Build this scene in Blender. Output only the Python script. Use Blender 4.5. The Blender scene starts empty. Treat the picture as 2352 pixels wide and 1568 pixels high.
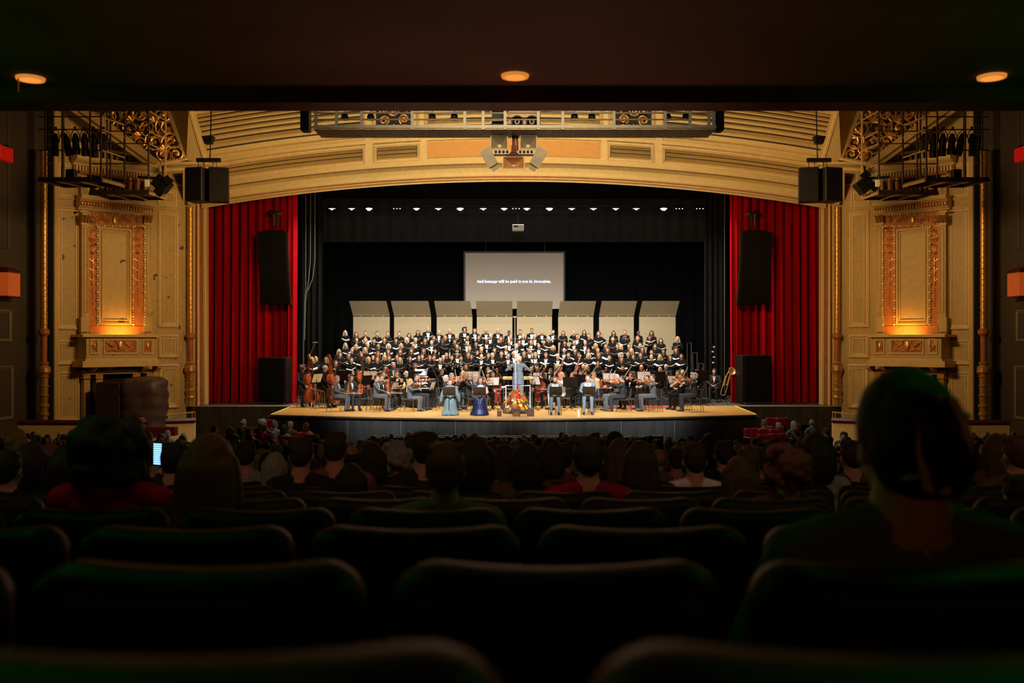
import bpy, bmesh, math, random
import numpy as np
from mathutils import Vector, Matrix, Euler

random.seed(7)
np.random.seed(7)
PI = math.pi
S = bpy.context.scene
COL = S.collection
R_ = math.radians

# ---------------------------------------------------------------- camera
cam_d = bpy.data.cameras.new('camera')
cam = bpy.data.objects.new('camera', cam_d)
COL.objects.link(cam)
FPX = 2200.0
cam_d.sensor_width = 36.0
cam_d.lens = FPX / 2352 * 36
cam_d.shift_x = -4 / 2352
cam_d.clip_start = 0.05
cam_d.clip_end = 200
cam.location = (0, 0, 4)
cam.rotation_euler = (PI / 2, 0, 0)
cam_d.dof.use_dof = True
cam_d.dof.focus_distance = 37.0
cam_d.dof.aperture_fstop = 2.8
S.camera = cam

# ---------------------------------------------------------------- world, light, exposure
S.view_settings.view_transform = 'Standard'
S.view_settings.look = 'None'
S.view_settings.gamma = 1
S.view_settings.exposure = 0.0
S.view_settings.use_curve_mapping = False
S.cycles.use_denoising = True
S.cycles.max_bounces = 5
S.cycles.diffuse_bounces = 3
S.cycles.glossy_bounces = 3
S.cycles.sample_clamp_indirect = 4.0
w = bpy.data.worlds.new('world')
S.world = w
w.use_nodes = True
w.node_tree.nodes['Background'].inputs[0].default_value = (0.9, 0.5, 0.35, 1)
w.node_tree.nodes['Background'].inputs[1].default_value = 0.0006


def aim(o, tgt):
    d = Vector(tgt) - o.location
    o.rotation_euler = d.to_track_quat('-Z', 'Y').to_euler()


def area(name, loc, tgt, sx, sy, power, col, spread=180):
    d = bpy.data.lights.new(name, 'AREA')
    d.shape = 'RECTANGLE'
    d.size, d.size_y, d.energy, d.color = sx, sy, power, col
    d.spread = R_(spread)
    o = bpy.data.objects.new(name, d)
    COL.objects.link(o)
    o.location = loc
    aim(o, tgt)
    return o


def spot(name, loc, tgt, power, col, ang, blend=0.5, rad=0.12):
    d = bpy.data.lights.new(name, 'SPOT')
    d.energy, d.color, d.spot_size, d.spot_blend, d.shadow_soft_size = power, col, R_(ang), blend, rad
    o = bpy.data.objects.new(name, d)
    COL.objects.link(o)
    o.location = loc
    aim(o, tgt)
    return o


COOL = (0.90, 0.96, 1.0)
WHITE = (1.0, 0.90, 0.76)
WARM = (1.0, 0.75, 0.45)
AMBER = (1.0, 0.58, 0.22)
# front-of-house spots on the catwalk, onto the soloists and the apron
for x in (-3.6, -1.3, 1.3, 3.6):
    spot('catwalk_spot_light', (x, 24.6, 9.35), (x * 1.22, 36.5, 1.3), 11500, COOL, 25, 0.9, 0.15)
for x in (-5.2, 5.2):
    spot('catwalk_wide_spot_light', (x * 0.8, 24.6, 9.35), (x, 36.8, 1.8), 2600, COOL, 26, 0.9, 0.15)
# first electric, hidden behind the proscenium arch, onto orchestra and choir
area('first_electric_light', (0, 40.9, 10.0), (0, 44.2, 2.0), 17, 0.5, 1500, WHITE, 120)
area('apron_electric_light', (0, 39.4, 10.3), (0, 37.0, 1.3), 15, 0.4, 560, (1.0, 0.84, 0.60), 90)
area('second_electric_light', (0, 45.0, 9.95), (0, 43.0, 1.3), 14, 0.3, 420, WHITE, 120)
# added unseen uplight below the apron lip, stands for floor bounce on vault
area('vault_fill_light', (0, 33.2, 1.15), (0, 37.6, 11.5), 13, 0.3, 540, WARM, 90)
# weak warm wash of the auditorium over the proscenium splay
area('cove_light', (0, 27.0, 11.2), (0, 39.0, 10.2), 11, 0.8, 60, WARM, 150)
for sgn in (-1, 1):
    area('side_wash_light', (sgn * 5.5, 28.5, 9.0), (sgn * 15.2, 38.0, 7.2), 2.0, 1.0, 250, AMBER, 100)
    spot('curtain_light', (-sgn * 6.5, 32.5, 9.0), (sgn * 11.6, 42, 4.6), 1500, (1.0, 0.74, 0.45), 22, 0.9, 0.2)
    spot('pit_spill_light', (sgn * 4.0, 24.6, 9.35), (sgn * 8.6, 29.0, 1.4), 420, WHITE, 40, 0.9, 0.2)
# added unseen fills: green on seats and soffit corners, orange behind, dim audience wash
for sgn in (-1, 1):
    area('green_seat_fill_light', (sgn * 2.2, 3.3, 5.85), (sgn * 1.2, 1.7, 3.4), 0.7, 0.3, 2.4, (0.04, 1.0, 0.10))
    area('green_soffit_fill_light', (sgn * 5.0, 5.0, 4.9), (sgn * 3.2, 5.8, 5.94), 1.0, 0.5, 4.5, (0.04, 1.0, 0.08))
    area('rear_orange_fill_light', (sgn * 1.6, -0.7, 4.7), (sgn * 0.5, 0.7, 3.7), 0.3, 0.2, 0.42, (1.0, 0.36, 0.18), 120)
area('rear_wash_light', (0, 3.4, 5.8), (0, 6.6, 2.6), 9, 0.4, 11, (1.0, 0.40, 0.30), 110)
area('soffit_glow_light', (0, 9.5, 3.6), (0, 6.0, 5.94), 3.5, 1.0, 4.6, (1.0, 0.36, 0.20), 90)  # added uplight standing in for stage bounce on the soffit
area('house_front_light', (0, 15, 10.5), (0, 25.5, 9.6), 6, 0.6, 170, (1.0, 0.78, 0.50), 50)

# ---------------------------------------------------------------- materials
MATS = {}


def mat(name, col, rough=0.6, metal=0.0, var=0.12, scale=6.0, bump=0.0, bscale=40.0, emit=None, estr=0.0,
        chips=None, grain=None, sheen=0.0, spec=0.5):
    if name in MATS:
        return MATS[name]
    m = bpy.data.materials.new(name)
    m.use_nodes = True
    nt = m.node_tree
    b = nt.nodes['Principled BSDF']
    b.inputs['Roughness'].default_value = rough
    b.inputs['Metallic'].default_value = metal
    b.inputs['Specular IOR Level'].default_value = spec
    if sheen:
        b.inputs['Sheen Weight'].default_value = sheen
        b.inputs['Sheen Roughness'].default_value = 0.4
    L = nt.links.new
    tc = nt.nodes.new('ShaderNodeTexCoord')
    vec = tc.outputs['Object']
    if grain:
        mp = nt.nodes.new('ShaderNodeMapping')
        mp.inputs['Scale'].default_value = grain
        L(vec, mp.inputs['Vector'])
        vec = mp.outputs['Vector']
    n = nt.nodes.new('ShaderNodeTexNoise')
    n.inputs['Scale'].default_value = scale
    n.inputs['Detail'].default_value = 3
    L(vec, n.inputs['Vector'])
    r = nt.nodes.new('ShaderNodeValToRGB')
    c0 = [max(0, c * (1 - var)) for c in col]
    c1 = [min(1, c * (1 + var)) for c in col]
    r.color_ramp.elements[0].position = 0.3
    r.color_ramp.elements[1].position = 0.7
    r.color_ramp.elements[0].color = (*c0, 1)
    r.color_ramp.elements[1].color = (*c1, 1)
    L(n.outputs['Fac'], r.inputs['Fac'])
    out = r.outputs['Color']
    if chips:
        n2 = nt.nodes.new('ShaderNodeTexNoise')
        n2.inputs['Scale'].default_value = chips[1]
        n2.inputs['Detail'].default_value = 2
        L(tc.outputs['Object'], n2.inputs['Vector'])
        r2 = nt.nodes.new('ShaderNodeValToRGB')
        r2.color_ramp.elements[0].position = chips[2]
        r2.color_ramp.elements[1].position = chips[2] + 0.01
        r2.color_ramp.elements[0].color = (0, 0, 0, 1)
        r2.color_ramp.elements[1].color = (1, 1, 1, 1)
        L(n2.outputs['Fac'], r2.inputs['Fac'])
        mx = nt.nodes.new('ShaderNodeMixRGB')
        mx.inputs['Color2'].default_value = (*chips[0], 1)
        L(r2.outputs['Color'], mx.inputs['Fac'])
        L(out, mx.inputs['Color1'])
        out = mx.outputs['Color']
    L(out, b.inputs['Base Color'])
    if bump:
        nb = nt.nodes.new('ShaderNodeTexNoise')
        nb.inputs['Scale'].default_value = bscale
        L(vec, nb.inputs['Vector'])
        bp = nt.nodes.new('ShaderNodeBump')
        bp.inputs['Strength'].default_value = bump
        bp.inputs['Distance'].default_value = 0.02
        L(nb.outputs['Fac'], bp.inputs['Height'])
        L(bp.outputs['Normal'], b.inputs['Normal'])
    if emit:
        b.inputs['Emission Color'].default_value = (*emit, 1)
        b.inputs['Emission Strength'].default_value = estr
    MATS[name] = m
    return m


CREAM = mat('cream_plaster', (0.58, 0.43, 0.165), 0.6, var=0.08, bump=0.06)
WALLP = mat('olive_wall_paint', (0.46, 0.33, 0.13), 0.55, var=0.08, bump=0.05)
FLAKY = mat('flaking_wall_paint', (0.46, 0.33, 0.13), 0.55, var=0.08, bump=0.05, chips=((0.05, 0.05, 0.06), 2.6, 0.675))
FRAMEP = mat('frame_paint', (0.62, 0.45, 0.19), 0.4, var=0.08)
GOLD = mat('gilded_ornament', (0.62, 0.34, 0.10), 0.34, metal=0.7, var=0.2, scale=20, bump=0.3)
ORANGE = mat('terracotta_paint', (0.50, 0.17, 0.03), 0.6, var=0.15)
TAN = mat('tan_fabric_panel', (0.52, 0.26, 0.065), 0.85, var=0.06)
RUST = mat('rust_red_moulding', (0.35, 0.10, 0.03), 0.5, var=0.15)
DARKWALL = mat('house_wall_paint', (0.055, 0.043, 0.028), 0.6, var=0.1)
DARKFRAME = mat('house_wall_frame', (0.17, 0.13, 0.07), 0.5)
DARKRED = mat('dark_red_moulding', (0.10, 0.012, 0.008), 0.4, var=0.15)
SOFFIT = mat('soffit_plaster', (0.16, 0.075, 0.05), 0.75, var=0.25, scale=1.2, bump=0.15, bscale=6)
BLACKM = mat('black_void_paint', (0.008, 0.008, 0.009), 0.9, var=0.1)
BLACK = mat('black_painted_metal', (0.007, 0.007, 0.0075), 0.45, spec=0.12, var=0.2)
GRILLE = mat('black_speaker_grille', (0.003, 0.003, 0.0032), 0.7, spec=0.12, var=0.15, bump=0.3, bscale=90)
CASE = mat('brown_speaker_case', (0.014, 0.009, 0.007), 0.45, spec=0.12, var=0.3, scale=12, bump=0.3)
DRAPE = mat('black_stage_drape', (0.0035, 0.0042, 0.0055), 0.95, var=0.2, spec=0.1)
VELVET = mat('red_velvet', (0.36, 0.001, 0.005), 0.9, var=0.12, scale=3, spec=0.1)
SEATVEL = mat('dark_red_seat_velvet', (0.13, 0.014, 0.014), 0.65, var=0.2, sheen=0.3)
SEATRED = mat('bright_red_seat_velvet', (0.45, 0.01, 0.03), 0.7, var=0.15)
SEATSHELL = mat('seat_shell', (0.012, 0.0115, 0.0105), 0.5, var=0.2, spec=0.15)
WOOD = mat('apron_wood', (0.66, 0.37, 0.11), 0.27, var=0.14, scale=3.0, grain=(0.3, 6.0, 1.0), bump=0.05)
DECK = mat('grey_stage_deck', (0.07, 0.066, 0.05), 0.5, var=0.2, bump=0.1)
SKIRT = mat('stage_front_black', (0.034, 0.032, 0.029), 0.5, var=0.35, scale=2.0, grain=(3.0, 3.0, 0.4))
BRASS = mat('brass', (0.85, 0.58, 0.22), 0.3, metal=0.55, var=0.1)
STEEL = mat('steel', (0.55, 0.55, 0.55), 0.3, metal=1.0, var=0.1)
ALU = mat('grey_truss_metal', (0.20, 0.18, 0.13), 0.5, metal=0.2, var=0.15)
GRATE = mat('ochre_walkway_grating', (0.55, 0.40, 0.16), 0.6, var=0.2)
SHELL = mat('shell_panel_cream', (0.46, 0.385, 0.25), 0.6, var=0.04)
SCREEN = mat('screen_fabric', (0.42, 0.37, 0.32), 0.8, var=0.03, emit=(0.42, 0.36, 0.30), estr=0.13)
PAPER = mat('white_paper', (0.85, 0.84, 0.80), 0.7, var=0.03)
LETTER = mat('projected_lettering', (0.7, 0.85, 1.0), 0.5, emit=(0.62, 0.82, 1.0), estr=1.6)
CARPET = mat('house_carpet', (0.035, 0.015, 0.014), 0.9, var=0.2, bump=0.3)
WHITEP = mat('white_enamel', (0.75, 0.75, 0.72), 0.35, var=0.05)
GLOWOR = mat('amber_glass', (0.25, 0.07, 0.015), 0.4, emit=(1.0, 0.15, 0.02), estr=0.26)
REDSIGN = mat('red_lit_sign', (0.4, 0.01, 0.01), 0.5, emit=(1.0, 0.005, 0.005), estr=0.20)
LAMPHOT = mat('lamp_lens_hot', (1, 1, 1), 0.3, emit=(1.0, 0.97, 0.92), estr=60)
LAMPMID = mat('lamp_lens', (1, 1, 1), 0.3, emit=(1.0, 0.92, 0.8), estr=14)
LAMPDIM = mat('lamp_lens_dim', (1, 1, 1), 0.3, emit=(0.75, 0.85, 1.0), estr=2.5)
DOWNL = mat('downlight_lens', (0.3, 0.15, 0.06), 0.3, emit=(1.0, 0.26, 0.04), estr=0.05)
DOWNR = mat('downlight_lit_rim', (0.5, 0.25, 0.1), 0.3, emit=(1.0, 0.34, 0.06), estr=0.6)
VARN = mat('varnished_spruce', (0.45, 0.10, 0.015), 0.25, var=0.2, scale=8, grain=(3, 3, 0.6))
VARNR = mat('dark_red_varnish', (0.26, 0.03, 0.012), 0.25, var=0.2, scale=8, grain=(3, 3, 0.6))
EBONY = mat('ebony', (0.02, 0.018, 0.016), 0.35, var=0.1)
BOWW = mat('pale_bow_hair', (0.75, 0.68, 0.55), 0.5, var=0.05)
SIDEWALLX = 17.6


# ---------------------------------------------------------------- mesh builder
class MB:
    def __init__(s, tf=None, flip=False):
        s.v, s.f, s.m, s.tf, s.flip = [], [], [], tf, flip

    def add(s, vs, fs, m=0):
        b = len(s.v)
        tf = s.tf
        s.v += [tuple(tf(*p)) if tf else tuple(p) for p in vs]
        for f in fs:
            g = tuple(b + i for i in f)
            s.f.append(g[::-1] if s.flip else g)
            s.m.append(m)

    def box(s, lo, hi, m=0):
        (a, b, c), (d, e, f) = lo, hi
        s.add([(a, b, c), (d, b, c), (d, e, c), (a, e, c), (a, b, f), (d, b, f), (d, e, f), (a, e, f)],
              [(0, 3, 2, 1), (4, 5, 6, 7), (0, 1, 5, 4), (1, 2, 6, 5), (2, 3, 7, 6), (3, 0, 4, 7)], m)

    def cbox(s, lo, hi, ch=0.01, m=0, M=None):
        """box with chamfered edges"""
        (x0, y0, z0), (x1, y1, z1) = lo, hi
        rings = []
        for z, i in ((z0, ch), (z0 + ch, 0), (z1 - ch, 0), (z1, ch)):
            a, b, c, d = x0 + i, x1 - i, y0 + i, y1 - i
            k = ch
            rings.append([(a + k, c, z), (b - k, c, z), (b, c + k, z), (b, d - k, z), (b - k, d, z), (a + k, d, z), (a, d - k, z), (a, c + k, z)])
        s.loft(rings, m, M=M)

    def loft(s, rings, m=0, cap=True, closed=True, M=None):
        n = len(rings[0])
        vs = [p for r in rings for p in r]
        if M is not None:
            vs = [tuple(M @ Vector(p)) for p in vs]
        fs = []
        for i in range(len(rings) - 1):
            for j in range(n if closed else n - 1):
                k = (j + 1) % n
                fs.append((i * n + j, i * n + k, (i + 1) * n + k, (i + 1) * n + j))
        if cap:
            fs.append(tuple(range(n))[::-1])
            fs.append(tuple((len(rings) - 1) * n + j for j in range(n)))
        s.add(vs, fs, m)

    def tube(s, pts, r, n=6, m=0, cap=True):
        pts = [Vector(p) for p in pts]
        rs = r if isinstance(r, (list, tuple)) else [r] * len(pts)
        rings = []
        up = None
        for i, p in enumerate(pts):
            d = (pts[min(i + 1, len(pts) - 1)] - pts[max(i - 1, 0)])
            if d.length < 1e-9:
                d = Vector((0, 0, 1))
            d.normalize()
            if up is None:
                up = Vector((0, 0, 1)) if abs(d.z) < 0.9 else Vector((1, 0, 0))
            a = d.cross(up)
            if a.length < 1e-5:
                a = d.cross(Vector((0, 1, 0)))
            a.normalize()
            b = d.cross(a)
            b.normalize()
            rings.append([tuple(p + rs[i] * (math.cos(t) * a + math.sin(t) * b)) for t in [2 * PI * j / n for j in range(n)]])
        s.loft(rings, m, cap)

    def lathe(s, prof, n=12, o=(0, 0, 0), m=0, M=None):
        rings = [[(o[0] + r * math.cos(2 * PI * j / n), o[1] + r * math.sin(2 * PI * j / n), o[2] + z) for j in range(n)] for r, z in prof]
        s.loft(rings, m, M=M)

    def ell(s, c, r, nu=10, nv=7, m=0, M=None):
        vs = [(c[0], c[1], c[2] - r[2])]
        for i in range(1, nv):
            a = -PI / 2 + PI * i / nv
            for j in range(nu):
                b = 2 * PI * j / nu
                vs.append((c[0] + r[0] * math.cos(a) * math.cos(b), c[1] + r[1] * math.cos(a) * math.sin(b), c[2] + r[2] * math.sin(a)))
        vs.append((c[0], c[1], c[2] + r[2]))
        fs = []
        for j in range(nu):
            k = (j + 1) % nu
            fs.append((0, 1 + k, 1 + j))
            for i in range(nv - 2):
                a = 1 + i * nu
                fs.append((a + j, a + k, a + nu + k, a + nu + j))
            a = 1 + (nv - 2) * nu
            fs.append((a + j, a + k, len(vs) - 1))
        if M is not None:
            vs = [tuple(M @ Vector(p)) for p in vs]
        s.add(vs, fs, m)

    def frame(s, x0, x1, y0, y1, prof, nx=1, m=0, swap=False):
        """mitred moulding round a rectangle; prof = [(inset, height)]; local axes x, y(second), height"""
        rings = []
        for d, h in prof:
            a, b, c, e = x0 + d, x1 - d, y0 + d, y1 - d
            r = [(a + (b - a) * i / nx, c) for i in range(nx + 1)] + [(b + (a - b) * i / nx, e) for i in range(nx + 1)]
            rings.append([(x, h, y) if swap else (x, y, h) for x, y in r])
        s.loft(rings, m, cap=False)

    def mesh(s, name, mats, smooth=False):
        me = bpy.data.meshes.new(name)
        me.from_pydata(s.v, [], s.f)
        for mm in (mats if isinstance(mats, (list, tuple)) else [mats]):
            me.materials.append(mm)
        if len(me.materials) > 1:
            me.polygons.foreach_set('material_index', s.m)
        if smooth:
            me.polygons.foreach_set('use_smooth', [True] * len(me.polygons))
        return me

    def build(s, name, mats, parent=None, smooth=False, loc=None, rot=None):
        return put(name, s.mesh(name, mats, smooth), parent, loc, rot)


def put(name, me, parent=None, loc=None, rot=None):
    o = bpy.data.objects.new(name, me)
    COL.objects.link(o)
    if parent is not None:
        o.parent = parent
    if loc is not None:
        o.location = loc
    if rot is not None:
        o.rotation_euler = rot
    return o


def tag(o, label=None, cat=None, group=None, kind=None):
    if label:
        o['label'] = label
    if cat:
        o['category'] = cat
    if group:
        o['group'] = group
    if kind:
        o['kind'] = kind
    return o


def thing(name, label, cat, loc=(0, 0, 0), rotz=0.0, group=None):
    o = bpy.data.objects.new(name, None)
    o.empty_display_size = 0.1
    COL.objects.link(o)
    o.location = loc
    o.rotation_euler = (0, 0, rotz)
    return tag(o, label, cat, group)


def struct(o):
    o['kind'] = 'structure'
    return o


def stuff(o):
    o['kind'] = 'stuff'
    return o


def dup(root, loc, rotz=None, label=None, group=None, scale=None):
    def cp(o, par):
        c = o.copy()
        COL.objects.link(c)
        if par is not None:
            c.parent = par
        for ch in KIDS.get(o.name, []):
            cp(ch, c)
        return c
    r = cp(root, None)
    r.location = loc
    if rotz is not None:
        r.rotation_euler = (root.rotation_euler[0], root.rotation_euler[1], rotz)
    if scale is not None:
        r.scale = (scale, scale, scale)
    if label:
        r['label'] = label
    if group:
        r['group'] = group
    return r


KIDS = {}


def note_kids(root):
    KIDS[root.name] = list(root.children)
    for c in root.children:
        KIDS[c.name] = list(c.children)
    return root


ORD = ('first second third fourth fifth sixth seventh eighth ninth tenth eleventh twelfth thirteenth fourteenth fifteenth sixteenth '
       'seventeenth eighteenth nineteenth twentieth').split()
TENS = {2: 'twenty', 3: 'thirty', 4: 'forty', 5: 'fifty'}


def ordw(i):
    """0 -> first"""
    i += 1
    if i <= 20:
        return ORD[i - 1]
    t, u = divmod(i, 10)
    return TENS[t] + '-' + ORD[u - 1] if u else {3: 'thirtieth', 4: 'fortieth', 5: 'fiftieth'}[t]


def P(px, py, Y):
    return Vector(((px - 1180) * Y / FPX, Y, 4 + (784 - py) * Y / FPX))


STG = 1.32          # stage floor height


def topz(Y):        # height of the seat-back tops along the raked floor
    return 3.85 - 0.13 * Y + 0.00118 * Y * Y


def flz(Y):
    return topz(Y) - 0.90
# ================================================================ the setting
# raked floor of the house
mb = MB()
N = 24
xs = (-SIDEWALLX, SIDEWALLX)
for i in range(N):
    y0, y1 = -3 + 43 * i / N, -3 + 43 * (i + 1) / N
    z0, z1 = (flz(max(y0, 0)) if y0 < 33 else flz(33)), (flz(max(y1, 0)) if y1 < 33 else flz(33))
    mb.add([(xs[0], y0, z0), (xs[1], y0, z0), (xs[1], y1, z1), (xs[0], y1, z1),
            (xs[0], y0, z0 - .1), (xs[1], y0, z0 - .1), (xs[1], y1, z1 - .1), (xs[0], y1, z1 - .1)], [(0, 1, 2, 3), (7, 6, 5, 4), (0, 4, 5, 1), (2, 6, 7, 3)])
struct(mb.build('floor', CARPET))

# balcony soffit over the camera, with a dark lip along its edge
mb = MB()
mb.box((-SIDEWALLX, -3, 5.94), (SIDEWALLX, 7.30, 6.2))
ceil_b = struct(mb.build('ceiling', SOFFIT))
mb = MB()
ze = 4 + (784 - 246) / FPX * 7.75
mb.loft([[(x, 7.30, 5.93), (x, 7.36, ze - .06), (x, 7.62, ze - .06), (x, 7.68, ze + .02), (x, 7.68, 6.5), (x, 7.30, 6.5)] for x in (-SIDEWALLX, SIDEWALLX)], 0)
struct(mb.build('trim_1', DARKRED))
mb = MB()
mb.loft([[(x, 7.70, ze - .005), (x, 7.86, ze - .005), (x, 7.88, ze + .05), (x, 7.88, 7.0), (x, 7.70, 7.0)] for x in (-SIDEWALLX, SIDEWALLX)], 0)
struct(mb.build('trim_2', mat('balcony_edge_paint', (0.30, 0.20, 0.14), 0.5)))

# rear wall, house ceiling, house side walls
mb = MB()
mb.box((-SIDEWALLX, -3.2, 1.8), (SIDEWALLX, -3, 6.2))
struct(mb.build('wall_rear', DARKWALL))
mb = MB()
mb.box((-SIDEWALLX - .3, 7.9, 14.0), (SIDEWALLX + .3, 34.4, 14.2))
struct(mb.build('ceiling_house', DARKWALL))
for sg, side in ((-1, 'left'), (1, 'right')):
    mb = MB()
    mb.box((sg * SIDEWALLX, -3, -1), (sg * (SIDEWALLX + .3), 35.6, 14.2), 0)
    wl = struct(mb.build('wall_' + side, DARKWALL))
    # moulded wall panels
    def wside(a, o, z, sg=sg):
        return (sg * (SIDEWALLX - o), a, z)
    for (ya, yb, za, zb) in ((29.6, 33.62, 1.30, 3.16), (29.6, 33.5, 4.0, 5.1), (29.6, 33.4, 7.2, 12.0)):
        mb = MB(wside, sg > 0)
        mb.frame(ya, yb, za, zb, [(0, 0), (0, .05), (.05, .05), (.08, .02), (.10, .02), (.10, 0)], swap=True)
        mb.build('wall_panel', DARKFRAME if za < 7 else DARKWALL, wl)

# ---------------------------------------------------------------- splayed walls beside the proscenium
AX, AY = -13.3, 40.0
UX, UY = -0.669, -0.743
NX, NY = 0.743, -0.669


def WL(t, o, z):
    return (AX + t * UX + o * NX, AY + t * UY + o * NY, z)


def WR(t, o, z):
    a = WL(t, o, z)
    return (-a[0], a[1], a[2])


def wx(px, o=0.0):
    q = (px - 1180) / FPX
    ax, ay = AX + o * NX, AY + o * NY
    return (q * ay - ax) / (UX - q * UY)


def wz(px, py, o=0.0):
    t = wx(px, o)
    return 4 + (784 - py) / FPX * (AY + t * UY + o * NY)


def wrect(pa, pb, ya, yb, off=0.0):
    pm = (pa + pb) / 2
    return wx(pb, off), wx(pa, off), wz(pm, yb, off), wz(pm, ya, off)


def wbox(mb, pa, pb, ya, yb, o0, o1, m=0):
    t0, t1, z0, z1 = wrect(pa, pb, ya, yb, o1)
    mb.box((t0, o0, z0), (t1, o1, z1), m)


def wframe(mb, pa, pb, ya, yb, wdt=.07, h=.05, m=0):
    t0, t1, z0, z1 = wrect(pa, pb, ya, yb, h * .8)
    mb.frame(t0, t1, z0, z1, [(0, 0), (0, h * .6), (wdt * .3, h), (wdt * .55, h * .9), (wdt * .7, h * .35), (wdt, h * .3), (wdt, 0)], m=m, swap=True)


def spiral(mb, c, r0, turns, dirn, rad, start=0.0, n=26, off=.03, plane=None, m=0):
    """scroll in the wall plane: c = (t, z)"""
    pts, rr = [], []
    for i in range(n):
        f = i / (n - 1)
        a = start + dirn * f * turns * 2 * PI
        r = r0 * (1 - f * 0.86)
        pts.append((c[0] + r * math.cos(a), off + .012 * f, c[1] + r * math.sin(a)))
        rr.append(rad * (0.75 + 0.5 * f))
    mb.tube(pts, rr, 5, m)


def lath_col(name, label, X, Y, z0, prof, group):
    """turned colonnette: list of (part name, material, profile)"""
    t = thing(name, label, 'column', (X, Y, z0), group=group)
    for pn, m, pr in prof:
        mm = MB()
        mm.lathe(pr, 20)
        mm.build(pn, m, t, smooth=False)
    return t


def colonnette_profile(H, r, zb):
    """H total height, r shaft radius, zb height of the base part"""
    base = [(r * 1.15, 0), (r * 1.15, .30), (r * 1.5, .32), (r * 1.5, .40), (r * 1.2, .44), (r * 1.25, .60), (r * 1.6, .63), (r * 1.6, .70), (r * 1.15, .74)]
    z = .74
    low = [(r * 1.1, z)]
    n = 3
    for k in range(n):
        low += [(r * (1.15 + .12), z + (zb - z) * (k + .75) / n), (r * 1.5, z + (zb - z) * (k + .86) / n), (r * 1.5, z + (zb - z) * (k + .95) / n), (r * 1.15, z + (zb - z) * (k + 1) / n)]
    cup = [(r * 1.1, zb), (r * 2.0, zb + .12), (r * 1.95, zb + .28), (r * 1.2, zb + .36), (r * 1.55, zb + .44), (r * 1.0, zb + .50)]
    fl = [(r * .9, zb + .50), (r * .95, zb + 1.25), (r * 1.0, zb + 1.4), (r * 1.7, zb + 1.5), (r * 1.65, zb + 1.62), (r * 1.1, zb + 1.68)]
    sh = []
    z = zb + 1.68
    k = 0
    while z < H - .05:
        sh += [(r * .98, z), (r * .98, z + .14), (r * 1.10, z + .16), (r * 1.10, z + .19)]
        z += .20
    sh.append((r * .98, H))
    return [('base', GOLD, base), ('lower_shaft', GOLD, low), ('cup', GOLD, cup), ('fluted_shaft', RUST, fl), ('shaft', GOLD, sh)]


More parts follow.
